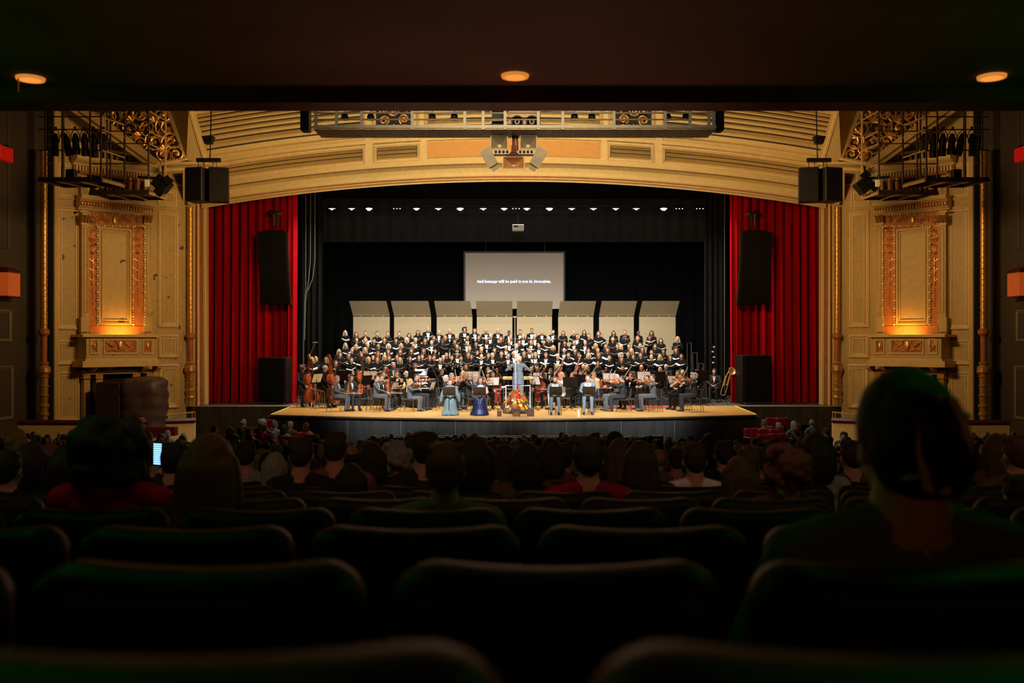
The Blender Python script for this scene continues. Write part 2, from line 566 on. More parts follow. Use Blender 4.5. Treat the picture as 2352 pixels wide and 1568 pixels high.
splays = {}
for side, TF, fl_ in (('left', WL, False), ('right', WR, True)):
    mb = MB(TF, fl_)
    mb.box((-.1, -.3, -.4), (6.0, 0, 13.6))
    PAINT = FLAKY if side == 'left' else WALLP
    wall = struct(mb.build('wall_splay_' + side, PAINT))
    splays[side] = wall

    def part(name, mats, mbx, kind=None, smooth=False, par=wall):
        o = mbx.build(name, mats, par, smooth)
        if kind:
            stuff(o)
        return o
    # panels of the two pilasters: (px range, py range)
    for (pa, pb, ya, yb) in ((130, 185, 473, 757), (130, 184, 780, 838), (131, 184, 853, 968), (131, 186, 372, 458),
                             (364, 411, 484, 752), (365, 411, 768, 822), (366, 413, 836, 938), (362, 408, 432, 474)):
        m = MB(TF, fl_)
        wframe(m, pa, pb, ya, yb, .16, .09)
        part('panel_moulding', FRAMEP, m)
        m = MB(TF, fl_)
        t0, t1, z0, z1 = wrect(pa + 9, pb - 9, ya + 9, yb - 9)
        m.frame(t0, t1, z0, z1, [(0, 0), (0, .035), (.04, .035), (.05, 0)], swap=True)
        part('panel_bead', FRAMEP, m)
    # slanted upper panel beside the pendentive
    m = MB(TF, fl_)
    wframe(m, 388, 424, 396, 426, .12, .07)
    part('panel_moulding', FRAMEP, m)

    # ------------------------------------------------ the aedicule (false organ box)
    m = MB(TF, fl_)
    wbox(m, 186, 352, 478, 768, 0, .22)
    part('aedicule_body', PAINT, m)
    m = MB(TF, fl_)                                           # inner recess frame and panel
    wframe(m, 222, 304, 520, 748, .22, .34)
    part('inner_frame', FRAMEP, m)
    m = MB(TF, fl_)
    wframe(m, 231, 296, 530, 737, .14, .30)
    part('inner_panel_moulding', FRAMEP, m)
    m = MB(TF, fl_)
    wbox(m, 236, 291, 536, 731, .2, .245)
    part('inner_panel', PAINT, m)
    # terracotta strips carrying the scrolls
    for nm, r in (('frieze', (203, 332, 490, 521)), ('ornament_strip', (203, 222, 521, 748)), ('ornament_strip', (304, 331, 521, 748))):
        m = MB(TF, fl_)
        wbox(m, *r, .2, .26)
        part(nm, ORANGE, m)
    for pm in (213, 318):
        for py in (505,):
            m = MB(TF, fl_)                                   # corner rosette
            c = (wx(pm, .28), wz(pm, py, .28))
            for k in range(8):
                a = k * PI / 4
                m.tube([(c[0], .27, c[1]), (c[0] + .09 * math.cos(a), .31, c[1] + .09 * math.sin(a)), (c[0] + .17 * math.cos(a), .27, c[1] + .17 * math.sin(a))], [.03, .035, .015], 5)
            part('rosette', GOLD, m)
    for pm, d, st in ((233, 1, .5), (247, -1, 2.4), (281, 1, .6), (295, -1, 2.4)):
        m = MB(TF, fl_)
        spiral(m, (wx(pm, .28), wz(pm, 505, .28)), .17, 1.7, d, .022, st, off=.28)
        part('scroll', GOLD, m)
    m = MB(TF, fl_)
    m.ell((wx(264, .28), .29, wz(264, 505, .28)), (.10, .05, .17), 8, 6)
    part('mask', GOLD, m)
    for pm in (213, 317):
        for py, rr, d in ((532, .12, 1), (548, .15, -1), (566, .13, 1), (580, .09, -1)):
            m = MB(TF, fl_)
            spiral(m, (wx(pm, .28), wz(pm, py, .28)), rr, 1.6, d, .02, PI / 2, off=.28)
            part('scroll', GOLD, m)
        for py in (600, 622, 645):
            m = MB(TF, fl_)                                   # hanging husks
            c = (wx(pm, .28), wz(pm, py, .28))
            m.ell((c[0], .28, c[1]), (.05, .04, .2), 6, 6)
            m.tube([(c[0] - .13, .27, c[1] + .1), (c[0], .29, c[1] - .02), (c[0] + .13, .27, c[1] + .1)], .018, 5)
            part('husk', GOLD, m)
        m = MB(TF, fl_)
        for k in range(9):
            m.ell((wx(pm, .28), .28, wz(pm, 662 + k * 5, .28)), (.025, .025, .03), 5, 4)
        part('bead_drop', GOLD, m, 'stuff')
    # pearl borders
    m = MB(TF, fl_)
    for pm in (222, 303.5, 330):
        for k in range(37):
            big = k % 3 == 0
            r = .045 if big else .024
            m.ell((wx(pm, .28), .36, wz(pm, 522 + k * 6.2, .28)), (r, r, r), 6, 4)
    for py, n in ((492, 22), (519, 22)):
        for k in range(n):
            pm = 205 + k * 5.8
            r = .045 if k % 3 == 0 else .024
            m.ell((wx(pm, .28), .30, wz(pm, py, .28)), (r, r, r), 6, 4)
    part('pearl_border', mat('bright_gilding', (0.95, 0.78, 0.45), 0.3, var=.1), m, 'stuff')
    # side pilasters with capitals
    for pa, pb in ((188, 203), (332, 348)):
        m = MB(TF, fl_)
        wbox(m, pa, pb, 516, 750, .2, .30)
        part('pilaster_shaft', PAINT, m)
        m = MB(TF, fl_)
        wframe(m, pa + 2, pb - 2, 522, 720, .07, .34)
        part('pilaster_panel', FRAMEP, m)
        m = MB(TF, fl_)
        wbox(m, pa - 2, pb + 2, 728, 762, .2, .36)
        part('pilaster_base', PAINT, m)
        m = MB(TF, fl_)                                       # capital
        wbox(m, pa - 3, pb + 3, 484, 488, .2, .48)
        wbox(m, pa - 1, pb + 1, 512, 516, .2, .40)
        wbox(m, pa + 1, pb - 1, 488, 512, .2, .34)
        part('capital', FRAMEP, m)
        for k, dpx in enumerate((0, 7, 14)):
            m = MB(TF, fl_)
            c = (wx(pa + .5 + dpx, .4), wz((pa + pb) / 2, 505, .4))
            m.tube([(c[0], .36, c[1] - .15), (c[0], .43, c[1] + .05), (c[0], .50, c[1] + .18), (c[0], .47, c[1] + .13)], [.03, .05, .04, .02], 5)
            part('acanthus_leaf', GOLD, m)
    # cornice with egg and dart
    t0, t1, _, _ = wrect(184, 354, 460, 488, .45)
    zc = wz(268, 474, .45)
    m = MB(TF, fl_)
    pr = [(0, -.24), (.30, -.24), (.34, -.16), (.42, -.12), (.42, .10), (.55, .16), (.60, .24), (.60, .30), (0, .30)]
    m.loft([[(t, o, zc + z) for o, z in pr] for t in (t0, t1)], 0)
    part('cornice', FRAMEP, m)
    m = MB(TF, fl_)
    for k in range(26):
        t = t0 + .06 + (t1 - t0 - .12) * k / 25
        m.ell((t, .46, zc - .01), (.05, .06, .09), 6, 5)
        m.tube([(t + .057, .44, zc - .1), (t + .057, .46, zc + .09)], .012, 4)
    part('egg_and_dart', GOLD, m, 'stuff')
    # glowing trough and pedestal
    m = MB(TF, fl_)
    wbox(m, 206, 332, 748, 765, .2, .30)
    part('trough_back', ORANGE, m)
    tm_ = TF(wx(269), .72, wz(269, 764))
    ta_ = TF(wx(269), .26, wz(269, 752))
    area('trough_lamp_light', tm_, ta_, 1.0, .08, 16, (1.0, 0.42, 0.06), 160).rotation_euler.rotate_axis('Z', 0)
    m = MB(TF, fl_)
    wbox(m, 190, 366, 768, 774, 0, .98)
    wbox(m, 196, 362, 823, 828, 0, .92)
    wbox(m, 190, 366, 828, 842, 0, .98)
    part('pedestal_cornice', FRAMEP, m)
    m = MB(TF, fl_)
    wbox(m, 198, 360, 774, 823, 0, .82)
    part('pedestal_box', PAINT, m)
    for pa, pb in ((207, 228), (238, 317), (328, 352)):
        m = MB(TF, fl_)
        t0, t1, z0, z1 = wrect(pa, pb, 778, 813, .85)
        m.frame(t0, t1, z0, z1, [(0, .8), (0, .87), (.05, .87), (.07, .83), (.07, .8)], swap=True)
        part('relief_frame', FRAMEP, m)
        m = MB(TF, fl_)
        m.box((t0 + .06, .8, z0 + .06), (t1 - .06, .835, z1 - .06))
        part('relief_ground', ORANGE, m)
        m = MB(TF, fl_)
        tm, zm, hw, hh = (t0 + t1) / 2, (z0 + z1) / 2, (t1 - t0) / 2, (z1 - z0) / 2
        if hw > .5:
            m.ell((tm, .86, zm + .02), (.14, .05, .2), 8, 6)                       # shield
            for sg in (-1, 1):
                m.tube([(tm + sg * hw * .85, .86, zm + hh * .55), (tm + sg * hw * .5, .88, zm - hh * .05), (tm + sg * .13, .86, zm + hh * .55)], .03, 5)
                m.tube([(tm + sg * hw * .82, .86, zm - hh * .65), (tm + sg * hw * .5, .87, zm - hh * .4), (tm + sg * hw * .3, .86, zm - hh * .62), (tm, .86, zm - hh * .55)], .024, 5)
                m.tube([(tm + sg * hw * .84, .86, zm + hh * .6), (tm + sg * hw * .84, .86, zm - hh * .4)], .03, 5)
                m.ell((tm + sg * hw * .84, .87, zm + hh * .62), (.06, .04, .06), 6, 5)
                m.ell((tm + sg * hw * .26, .87, zm + hh * .66), (.06, .04, .06), 6, 5)
            part('shield_relief', GOLD, m)
        else:
            for sg in (-1, 1):
                m.tube([(tm + sg * hw * .5, .86, zm + hh * .7), (tm + sg * hw * .62, .87, zm + hh * .2), (tm + sg * hw * .4, .86, zm - hh * .1), (tm + sg * hw * .55, .86, zm - hh * .7)], .025, 5)
            m.ell((tm, .85, zm), (hw * .3, .04, hh * .5), 8, 6)
            part('cartouche_relief', GOLD, m)
    # corbels under the pedestal, lintel, short pilasters over the box opening
    m = MB(TF, fl_)
    wbox(m, 196, 352, 849, 858, 0, .45)
    part('lintel', PAINT, m)
    for pm in (206, 222, 238, 318, 330, 350):
        if pm in (222, 330):
            continue
        m = MB(TF, fl_)
        t, z = wx(pm, .28), wz(pm, 846, .28)
        m.loft([[(t + d, .44, z - .14), (t + d, .62, z - .10), (t + d, .86, z + .03), (t + d, .86, z + .12), (t + d, .44, z + .12)] for d in (-.09, .09)])
        part('corbel', GOLD, m)
    for pa, pb, zb in ((193, 207, 968), (221, 236, 968), (306, 322, 950), (338, 352, 946)):
        m = MB(TF, fl_)
        wbox(m, pa, pb, 872, zb, 0, .34)
        part('short_pilaster', PAINT, m)
        m = MB(TF, fl_)
        wbox(m, pa - 1, pb + 1, 856, 870, 0, .42)
        part('short_capital', GOLD, m)
    m = MB(TF, fl_)
    for pa, pb in ((207, 221), (236, 306), (322, 338)):
        wbox(m, pa, pb, 858, 966, .0, .02)
    part('dark_opening', BLACKM, m)

    # ------------------------------------------------ loggia above the aedicule
    t0, t1, _, _ = wrect(174, 356, 350, 460, .45)
    zc = wz(262, 380, .45)
    m = MB(TF, fl_)
    pr = [(0, -.12), (.22, -.12), (.26, -.05), (.5, .04), (.58, .10), (.58, .20), (0, .20)]
    m.loft([[(t, o, zc + z) for o, z in pr] for t in (t0, t1)], 0)
    part('upper_cornice', FRAMEP, m)
    m = MB(TF, fl_)
    nd = 26
    for k in range(nd):
        t = t0 + .1 + (t1 - t0 - .2) * k / (nd - 1)
        m.box((t - .035, .2, zc - .34), (t + .035, .33, zc - .15))
    part('dentil_row', FRAMEP, m, 'stuff')
    m = MB(TF, fl_)
    wbox(m, 184, 346, 401, 408, .0, .24)
    part('red_frieze', RUST, m)
    m = MB(TF, fl_)
    wbox(m, 200, 332, 408, 460, .0, .03)
    part('dark_opening', BLACKM, m)
    for pm in (203, 224, 300, 318):
        m = MB(TF, fl_)
        t, z0 = wx(pm, .28), wz(pm, 457, .28)
        h = wz(pm, 409, .28) - z0
        rings = []
        for r, f in ((.10, 0), (.10, .06), (.05, .12), (.06, .2), (.11, .45), (.13, .75), (.15, .86), (.09, .9), (.14, 1)):
            rings.append([(t + r * math.cos(a), .16 + r * math.sin(a), z0 + h * f) for a in [2 * PI * j / 10 for j in range(10)]])
        m.loft(rings)
        part('urn_baluster', GOLD, m)
    for pm, d in ((236, 1), (252, -1), (268, 1), (284, -1)):
        m = MB(TF, fl_)
        spiral(m, (wx(pm, .28), wz(pm, 435, .28)), .24, 1.5, d, .035, PI / 2, off=.1)
        part('scroll', GOLD, m)
    m = MB(TF, fl_)
    wbox(m, 186, 200, 404, 460, 0, .26)
    wbox(m, 332, 347, 404, 474, 0, .26)
    part('loggia_pier', PAINT, m)
    # balustrade higher up
    m = MB(TF, fl_)
    wbox(m, 178, 300, 342, 348, .0, .3)
    part('balustrade_rail', FRAMEP, m)
    m = MB(TF, fl_)
    wbox(m, 180, 298, 348, 373, .0, .02)
    part('dark_opening', BLACKM, m)
    for k in range(9):
        m = MB(TF, fl_)
        t, z0 = wx(184 + k * 13.6), wz(240, 373)
        m.loft([[(t + r * math.cos(a), .14 + r * math.sin(a), z0 + zz) for a in [2 * PI * j / 8 for j in range(8)]] for r, zz in ((.06, 0), (.04, .1), (.075, .22), (.04, .36), (.06, .42))])
        part('baluster', FRAMEP, m)

    # return between splay and side wall, with dark red edges
    sg = -1 if side == 'left' else 1
    m = MB()
    xa, ya, _ = WL(6.0, 0, 0)
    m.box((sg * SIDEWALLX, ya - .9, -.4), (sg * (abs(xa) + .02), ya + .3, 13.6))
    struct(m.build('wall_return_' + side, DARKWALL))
    for k, (px, yy, wd, dm) in enumerate(((64, 34.8, .10, DARKRED), (76, 35.0, .14, DARKRED), (88, 35.2, .07, RUST), (116, 35.4, .16, BLACKM), (124, 35.5, .08, FRAMEP))):
        m = MB()
        x = (px - 1180) / FPX * yy
        x = sg * abs(x)
        m.box((x - wd / 2, yy, .3), (x + wd / 2, yy + .25, 13.4))
        struct(m.build('trim_%d' % (3 + k + (0 if sg < 0 else 5)), dm))

    # proscenium jamb: vertical mouldings, and the pilaster behind the inner colonnette
    m = MB()
    m.box((sg * 13.72, 40.0, .9), (sg * 13.28, 40.6, 12.4))
    struct(m.build('wall_pilaster_' + side, FRAMEP))
    jam = None
    for k, (pa, pb, dm, dy) in enumerate(((444, 449, CREAM, -.10), (449, 454, RUST, -.04), (454, 459, FRAMEP, -.14), (459, 463, RUST, 0), (463, 471, CREAM, .12))):
        m = MB()
        x0, x1 = (pa - 1180) / FPX * 40, (pb - 1180) / FPX * 40
        lo, hi = sorted((-sg * x0, -sg * x1)) if sg > 0 else (x0, x1)
        m.cbox((lo, 40 + dy, STG), (hi, 40.5, 9.95), .03)
        if jam is None:
            jam = struct(m.build('jamb_' + side, dm))
        else:
            m.build('jamb_moulding', dm, jam)
    # colonnettes
    Yc, Yo = 39.55, 34.4
    xin, xo = sg * (1180 - 437) / FPX * Yc, sg * (1180 - 101) / FPX * Yo
    zin, zo = STG, 4 - 190 / FPX * Yo
    word = 'house' if sg > 0 else 'covered organ'
    lath_col('colonnette', 'gilded turned colonnette beside the red curtain, ' + ('by the covered console box' if sg < 0 else 'by the wheelchair box'), xin, Yc, zin,
             colonnette_profile(4 + (784 - 474) / FPX * Yc - zin, .115, 1.35), None)
    lath_col('colonnette', 'dark gilded turned colonnette against the house wall, ' + ('beyond the covered console box' if sg < 0 else 'beyond the wheelchair box'), xo, Yo, zo,
             colonnette_profile(4 + (784 - 352) / FPX * Yo - zo, .115, 1.75), None)

# ---------------------------------------------------------------- proscenium vault (sounding board)
VK = 1.2e-4


def vY(yc):
    return 30.8 / ((784 - yc) / FPX + 0.6)


def VT(dx, off, yc):
    s = (784 - yc) / FPX
    Y = 30.8 / (s + 0.6)
    return (dx * Y / FPX, Y - .514 * off, 4 + s * Y - VK * dx * dx * Y / FPX - .857 * off)


def vstrip(mb, dx0, dx1, prof, n=40, m=0):
    mb.loft([[(dx0 + (dx1 - dx0) * i / n, o, yc) for yc, o in prof] for i in range(n + 1)], m)


mb = MB(VT)
vstrip(mb, -760, 760, [(150, 0), (409, 0), (409, -.5), (150, -.5)], 60)
vault = struct(mb.build('ceiling_proscenium', CREAM, smooth=False))


def vpart(name, m, mbx, smooth=False):
    return mbx.build(name, m, vault, smooth)


def smooth_strip(name, m, dx0, dx1, prof, n=60):
    q = MB(VT)
    vstrip(q, dx0, dx1, prof, n)
    return vpart(name, m, q)


smooth_strip('arch_moulding', RUST, -716, 716, [(396, 0), (397, .10), (401, .12), (401.5, 0)])
smooth_strip('arch_moulding', FRAMEP, -716, 716, [(401, 0), (401.3, .16), (403.5, .16), (404, 0)])
smooth_strip('arch_moulding', RUST, -716, 716, [(403.5, 0), (404, .12), (405.4, .12), (405.6, 0)])
smooth_strip('arch_moulding', FRAMEP, -716, 716, [(405, -.3), (405.3, .2), (408.5, .2), (410.5, .0), (410.5, -.5)])
smooth_strip('arch_cove', CREAM, -745, 745, [(377, 0)] + [(378 + 19 * i / 8, .10 + .22 * math.sin(PI * (i + .8) / 9.6)) for i in range(9)] + [(397.5, 0)])
smooth_strip('arch_groove', mat('groove_brown', (0.16, 0.09, 0.035), .7), -745, 745, [(374.2, .004), (377.5, .004), (377.5, -.02), (374.2, -.02)])
GAPSHADE = mat('louvre_gap_shade', (0.035, 0.018, 0.008), .8)  # dark colour paints in the shade between the louvre slats
# row of panels above the cove
FR = [(0, 0), (0, .07), (2.2, .10), (4, .05), (5, .10), (6.5, .09), (7.5, .02), (7.5, 0)]
for dx0, dx1 in ((-716, -340), (-322, -214), (214, 322), (340, 716)):
    q = MB(VT)
    q.frame(dx0, dx1, 317, 360, FR, nx=24, swap=True)
    vpart('louvre_panel_frame', FRAMEP, q)
    smooth_strip('louvre_backing', GAPSHADE, dx0 + 8, dx1 - 8, [(324.5, .006), (353, .006), (353, -.02), (324.5, -.02)], 24)
    for k in range(3):
        y0 = 326 + k * 9.2
        smooth_strip('louvre_slat', CREAM, dx0 + 9, dx1 - 9, [(y0 + .6, -.02), (y0 + .8, .16), (y0 + 7.2, .02), (y0 + 7.2, -.02)], 24)
q = MB(VT)
q.frame(-200, 200, 318, 359, [(0, 0), (0, .05), (1.5, .05), (2, 0)], nx=16, swap=True)
vpart('centre_panel_frame', FRAMEP, q)
smooth_strip('centre_panel', TAN, -198, 198, [(320, .02), (357, .02), (357, -.02), (320, -.02)], 24)
# big coffers above
FR2 = [(0, 0), (0, .10), (2, .13), (4, .07), (5.5, .12), (7, .10), (8, .0), (8, -.05)]
for dx0, dx1 in ((-742, -340), (-324, -216), (-204, 204), (216, 324), (340, 742)):
    q = MB(VT)
    q.frame(dx0, dx1, 188, 305, FR2, nx=24, swap=True)
    vpart('coffer_frame', FRAMEP, q)
for dx0, dx1 in ((-734, -348), (348, 734), (-196, 196)):
    big = abs(dx0) > 300
    smooth_strip('louvre_backing', GAPSHADE, dx0, dx1, [(196, .008), (286, .008), (286, -.02), (196, -.02)], 24)
    ys = [196, 206, 216, 226.5, 238, 250.5, 264, 282] if big else [196, 215, 235, 254, 268, 284]
    for a, b in zip(ys, ys[1:]):
        smooth_strip('louvre_slat', CREAM, dx0, dx1, [(a + 3.2, .0), (a + 3.4, .10 if b < 270 else .21), (b, .012), (b, -.02)], 24)
# scrolled grilles in the two small coffers
for sg in (-1, 1):
    smooth_strip('grille_backing', BLACKM, min(sg * 232, sg * 318), max(sg * 232, sg * 318), [(196, .01), (298, .01), (298, -.02), (196, -.02)], 4)
    for (cx, cy, r, d, st) in ((252, 284, 13, 1, 0), (252, 262, 12, -1, 1), (298, 284, 13, -1, 3), (298, 262, 12, 1, 2), (275, 240, 14, 1, 0), (252, 236, 11, 1, 2), (298, 236, 11, -1, 1)):
        pts = []
        for i in range(22):
            f = i / 21
            a = st + d * f * 3.3 * PI
            pts.append((sg * (cx + r * (1 - .85 * f) * math.cos(a)), .06, cy + r * (1 - .85 * f) * math.sin(a)))
        q2 = MB()
        q2.tube([VT(*p) for p in pts], .045, 5)
        vpart('grille_scroll', GOLD, q2)
    for k in range(5):
        q2 = MB()
        a = -PI / 2 + (k - 2) * .42
        q2.tube([VT(sg * 275, .08, 296), VT(sg * 275 + 14 * math.cos(a), .12, 296 + 14 * math.sin(a)), VT(sg * 275 + 26 * math.cos(a), .06, 296 + 24 * math.sin(a))], [.05, .07, .02], 5)
        vpart('grille_leaf', GOLD, q2)

# ---------------------------------------------------------------- pendentives with scrolled grilles, and ribs
for side, sgn in (('left', 1), ('right', -1)):
    def mx(p, sgn=sgn):
        return Vector((p[0] * sgn, p[1], p[2]))
    A, B = P(428, 368, 36.9), P(386, 240, 36.4)
    D, C = P(372, 378, 36.6), P(190, 240, 35.8)
    nrm = (B - A).cross(D - A).normalized()
    if nrm.z > 0:
        nrm = -nrm

    def PT(a, off, b):
        """a along A->B, b across from the wall (0) to the rib (1)"""
        lo = D + (A - D) * b
        hi = C + (B - C) * b
        return tuple(mx(lo + (hi - lo) * a + nrm * off))
    m = MB(PT, sgn < 0)
    m.box((0, -.2, 0), (1, 0, 1))
    pen = struct(m.build('ceiling_pendentive_' + side, BLACKM))
    m = MB(PT, sgn < 0)
    m.frame(0, 1.02, 0, 1, [(0, 0), (0, .06), (.025, .10), (.05, .05), (.06, 0)], swap=True)
    m.build('grille_frame', FRAMEP, pen)
    rnd = random.Random(3)
    items = []
    for a, b, r in ((.13, .75, .34), (.14, .35, .30), (.34, .82, .42), (.36, .45, .46), (.36, .15, .3), (.58, .85, .44), (.6, .55, .5), (.6, .22, .46), (.82, .86, .46), (.84, .6, .5), (.84, .33, .5), (.8, .1, .36), (.97, .75, .42), (.97, .45, .42), (.97, .2, .42)):
        items.append((a, b, r))
    for i, (a, b, r) in enumerate(items):
        c = Vector(PT(a, .05, b))
        e1 = (Vector(PT(min(a + .05, 1.1), .05, b)) - c).normalized()
        nn = mx(nrm).normalized()
        e2 = nn.cross(e1).normalized()
        d = 1 if i % 2 else -1
        st = rnd.uniform(0, 6.28)
        pts = []
        for k in range(24):
            f = k / 23
            ang = st + d * f * 3.4 * PI
            rr = r * (1 - .82 * f)
            pts.append(c + e1 * rr * math.cos(ang) + e2 * rr * math.sin(ang))
        m = MB()
        m.tube(pts, [.035 + .02 * k / 23 for k in range(24)], 5)
        m.ell(tuple(c), (.08, .08, .08), 6, 5)
        m.build('grille_scroll', GOLD, pen)
    for (a, b) in ((.22, .55), (.7, .72), (.72, .4), (.48, .3)):
        c = Vector(PT(a, .06, b))
        e1 = (Vector(PT(a + .05, .06, b)) - c).normalized()
        e2 = mx(nrm).normalized().cross(e1).normalized()
        for k in range(5):
            ang = (k - 2) * .6
            dv = e1 * math.cos(ang) + e2 * math.sin(ang)
            m = MB()
            m.tube([c, c + dv * .2 + mx(nrm) * .04, c + dv * .42], [.03, .06, .012], 5)
            m.build('grille_leaf', GOLD, pen)
    # rib between grille and vault
    A2, B2 = P(474, 376, 37.0), P(434, 240, 34.6)
    m = MB()
    back = Vector((0, .3, .3))
    m.loft([[tuple(mx(q)) for q in (A, A2, A2 + back, A + back)], [tuple(mx(q)) for q in (B, B2, B2 + back, B + back)]])
    for f, rr in ((.03, .07), (.16, .035), (.84, .035), (.97, .08)):
        m.tube([mx(A + (A2 - A) * f), mx(B + (B2 - B) * f)], rr, 6)
    m.loft([[tuple(mx(q)) for q in (D, A2, A2 + Vector((0, 1.6, .12)), D + Vector((0, 1.6, .12)))], [tuple(mx(q + Vector((0, 0, .1)))) for q in (D, A2, A2 + Vector((0, 1.6, .12)), D + Vector((0, 1.6, .12)))]])
    struct(m.build('trim_rib_' + side, CREAM))
    # diagonal beam along the wall, and cornice at the springing
    m = MB()
    for (da, db, th) in ((0, 34, .35), (6, 12, .45), (24, 30, .45)):
        r0 = [tuple(mx(q)) for q in (P(372 - da, 382, 36.5), P(372 - db, 382, 36.3), P(372 - db, 382, 36.3) + Vector((0, .4, .25)), P(372 - da, 382, 36.5) + Vector((0, .4, .25)))]
        dy = .15 if th > .4 else 0
        r1 = [tuple(mx(q)) for q in (P(205 - da, 262, 35.6), P(205 - db, 262, 35.4), P(205 - db, 262, 35.4) + Vector((0, .4, .25)), P(205 - da, 262, 35.6) + Vector((0, .4, .25)))]
        r2 = [tuple(mx(q)) for q in (P(172 - da, 238, 35.2), P(172 - db, 238, 35.0), P(172 - db, 238, 35.0) + Vector((0, .4, .25)), P(172 - da, 238, 35.2) + Vector((0, .4, .25)))]
        if dy:
            r0, r1, r2 = [[(x, y - dy, z) for x, y, z in rr] for rr in (r0, r1, r2)]
        m.loft([r0, r1, r2])
    struct(m.build('trim_beam_' + side, FRAMEP))
    m = MB()
    for (ya, yb, q) in ((374, 381, .3), (381, 388, .18)):
        r0 = [tuple(mx(v)) for v in (P(366, ya + 6, 37.6), P(366, yb + 6, 37.6), P(366, yb + 6, 37.6) + Vector((.2, .5, 0)), P(366, ya + 6, 37.6) + Vector((.2, .5, 0)))]
        r1 = [tuple(mx(v)) for v in (P(482, ya, 38.2), P(482, yb, 38.2), P(482, yb, 38.2) + Vector((.2, .5, 0)), P(482, ya, 38.2) + Vector((.2, .5, 0)))]
        m.loft([r0, r1])
    struct(m.build('trim_springing_' + side, FRAMEP))
    # wall face between arch end and inner colonnette
    m = MB()
    x0, x1 = sorted((-sgn * 14.3, -sgn * 12.98))
    m.box((x0, 40.25, 9.3), (x1, 40.7, 12.3))
    struct(m.build('wall_proscenium_' + side, CREAM))

# ---------------------------------------------------------------- stage
mb = MB()
mb.box((-16.2, 39.85, .2), (16.2, 52.4, STG))
st = struct(mb.build('floor_stage', DECK))
mb = MB()
mb.box((-13.4, 39.80, STG - .015), (13.4, 39.92, STG + .006))
mb.build('stage_edge_strip', mat('stage_edge_pale', (0.50, 0.46, 0.25), .5), st)
# apron: front edge bows towards the house


def apron_edge(n=32):
    pts = []
    for i in range(n + 1):
        x = -8.9 + 17.8 * i / n
        pts.append((x, 33.55 + 1.55 * (x / 8.9) ** 2))
    return pts


ed = apron_edge()
top = ed + [(9.2, 39.82), (-9.2, 39.82)]
mb = MB()
n = len(top)
mb.add([(x, y, STG) for x, y in top] + [(x, y, STG - .08) for x, y in top], [tuple(range(n)), tuple(range(2 * n - 1, n - 1, -1))] + [(i, n + i, n + (i + 1) % n, (i + 1) % n) for i in range(n)])
apron = struct(mb.build('floor_apron', WOOD))
mb = MB()
lip = [(x, y - .02) for x, y in ed]
mb.loft([[(x, y - .03, STG - .075), (x, y - .03, STG - .02), (x, y + .02, STG + .004), (x, y + .05, STG - .075)] for x, y in ed])
mb.build('apron_lip', mat('apron_lip_dark', (0.05, 0.03, .015), .4), apron)
for sg in (-1, 1):
    mb = MB()
    a, b = Vector((sg * 8.9, 35.1, STG)), Vector((sg * 9.2, 39.8, STG))
    mb.tube([a + Vector((0, 0, .005)), b + Vector((0, 0, .005))], .022, 4)
    mb.build('glow_tape', mat('yellow_tape', (0.75, 0.68, 0.15), .5), apron)
mb = MB()
mb.loft([[(x, y + .05, -.4), (x, y + .05, STG - .07), (x, y + .25, STG - .07), (x, y + .25, -.4)] for x, y in ed])
for sg in (-1, 1):
    lo, hi = sorted((sg * 8.85, sg * 9.05))
    mb.box((lo, 35.1, -.4), (hi, 39.9, STG - .07))
    lo, hi = sorted((sg * 8.9, sg * 16.4))
    mb.box((lo, 39.7, -.4), (hi, 39.86, STG - .02))
apf = struct(mb.build('wall_stage_front', SKIRT))
for k in range(9):
    x = -7.9 + k * 1.95
    y = 33.55 + 1.55 * (x / 8.9) ** 2
    m = MB()
    m.box((x - .012, y + .03, -.3), (x + .012, y + .06, STG - .08))
    m.build('panel_joint', mat('joint_pale', (0.10, 0.095, 0.07), .6), apf)
# stage house: back and side black drapes
def pleated(x0, x1, y, z0, z1, nfold, amp, seed, flare=0.0, nz=8, th=.02, topamp=.6):
    r = random.Random(seed)
    ph = [r.uniform(-.5, .5) for _ in range(nfold + 2)]
    am = [r.uniform(.55, 1.2) for _ in range(nfold + 2)]
    nx = nfold * 8
    rings = []
    vs, fs = [], []
    for k in range(nz + 1):
        f = k / nz
        for i in range(nx + 1):
            u = i / nx * nfold
            a = am[int(u)] * (1 - (u % 1)) + am[int(u) + 1] * (u % 1)
            p = ph[int(u)] * (1 - (u % 1)) + ph[int(u) + 1] * (u % 1)
            g = topamp + (1 - topamp) * (1 - f)
            vs.append((x0 + (x1 - x0) * i / nx + .25 * amp * g * math.sin(2 * PI * u * 2 + p), y - a * amp * g * math.sin(2 * PI * u + p * 2) - flare * (1 - f) ** 3 * .3, z0 + (z1 - z0) * f))
    for k in range(nz):
        for i in range(nx):
            a = k * (nx + 1) + i
            fs.append((a, a + 1, a + nx + 2, a + nx + 1))
    return vs, fs


mb = MB()
mb.box((-16.4, 52.2, .2), (16.4, 52.5, 14))
struct(mb.build('wall_stage_back', BLACKM))
for sg, side in ((-1, 'left'), (1, 'right')):
    mb = MB()
    lo, hi = sorted((sg * 16.2, sg * 16.4))
    mb.box((lo, 40.6, .2), (hi, 52.4, 14))
    struct(mb.build('wall_stage_' + side, BLACKM))
mb = MB()
mb.box((-16.4, 40.9, 13.6), (16.4, 52.4, 13.8))
struct(mb.build('ceiling_stage', BLACKM))


def drape(name, label, m, vs, fs, cat='curtain', group=None):
    q = MB()
    q.add(vs, fs)
    o = q.build(name, m, smooth=True)
    return tag(o, label, cat, group)


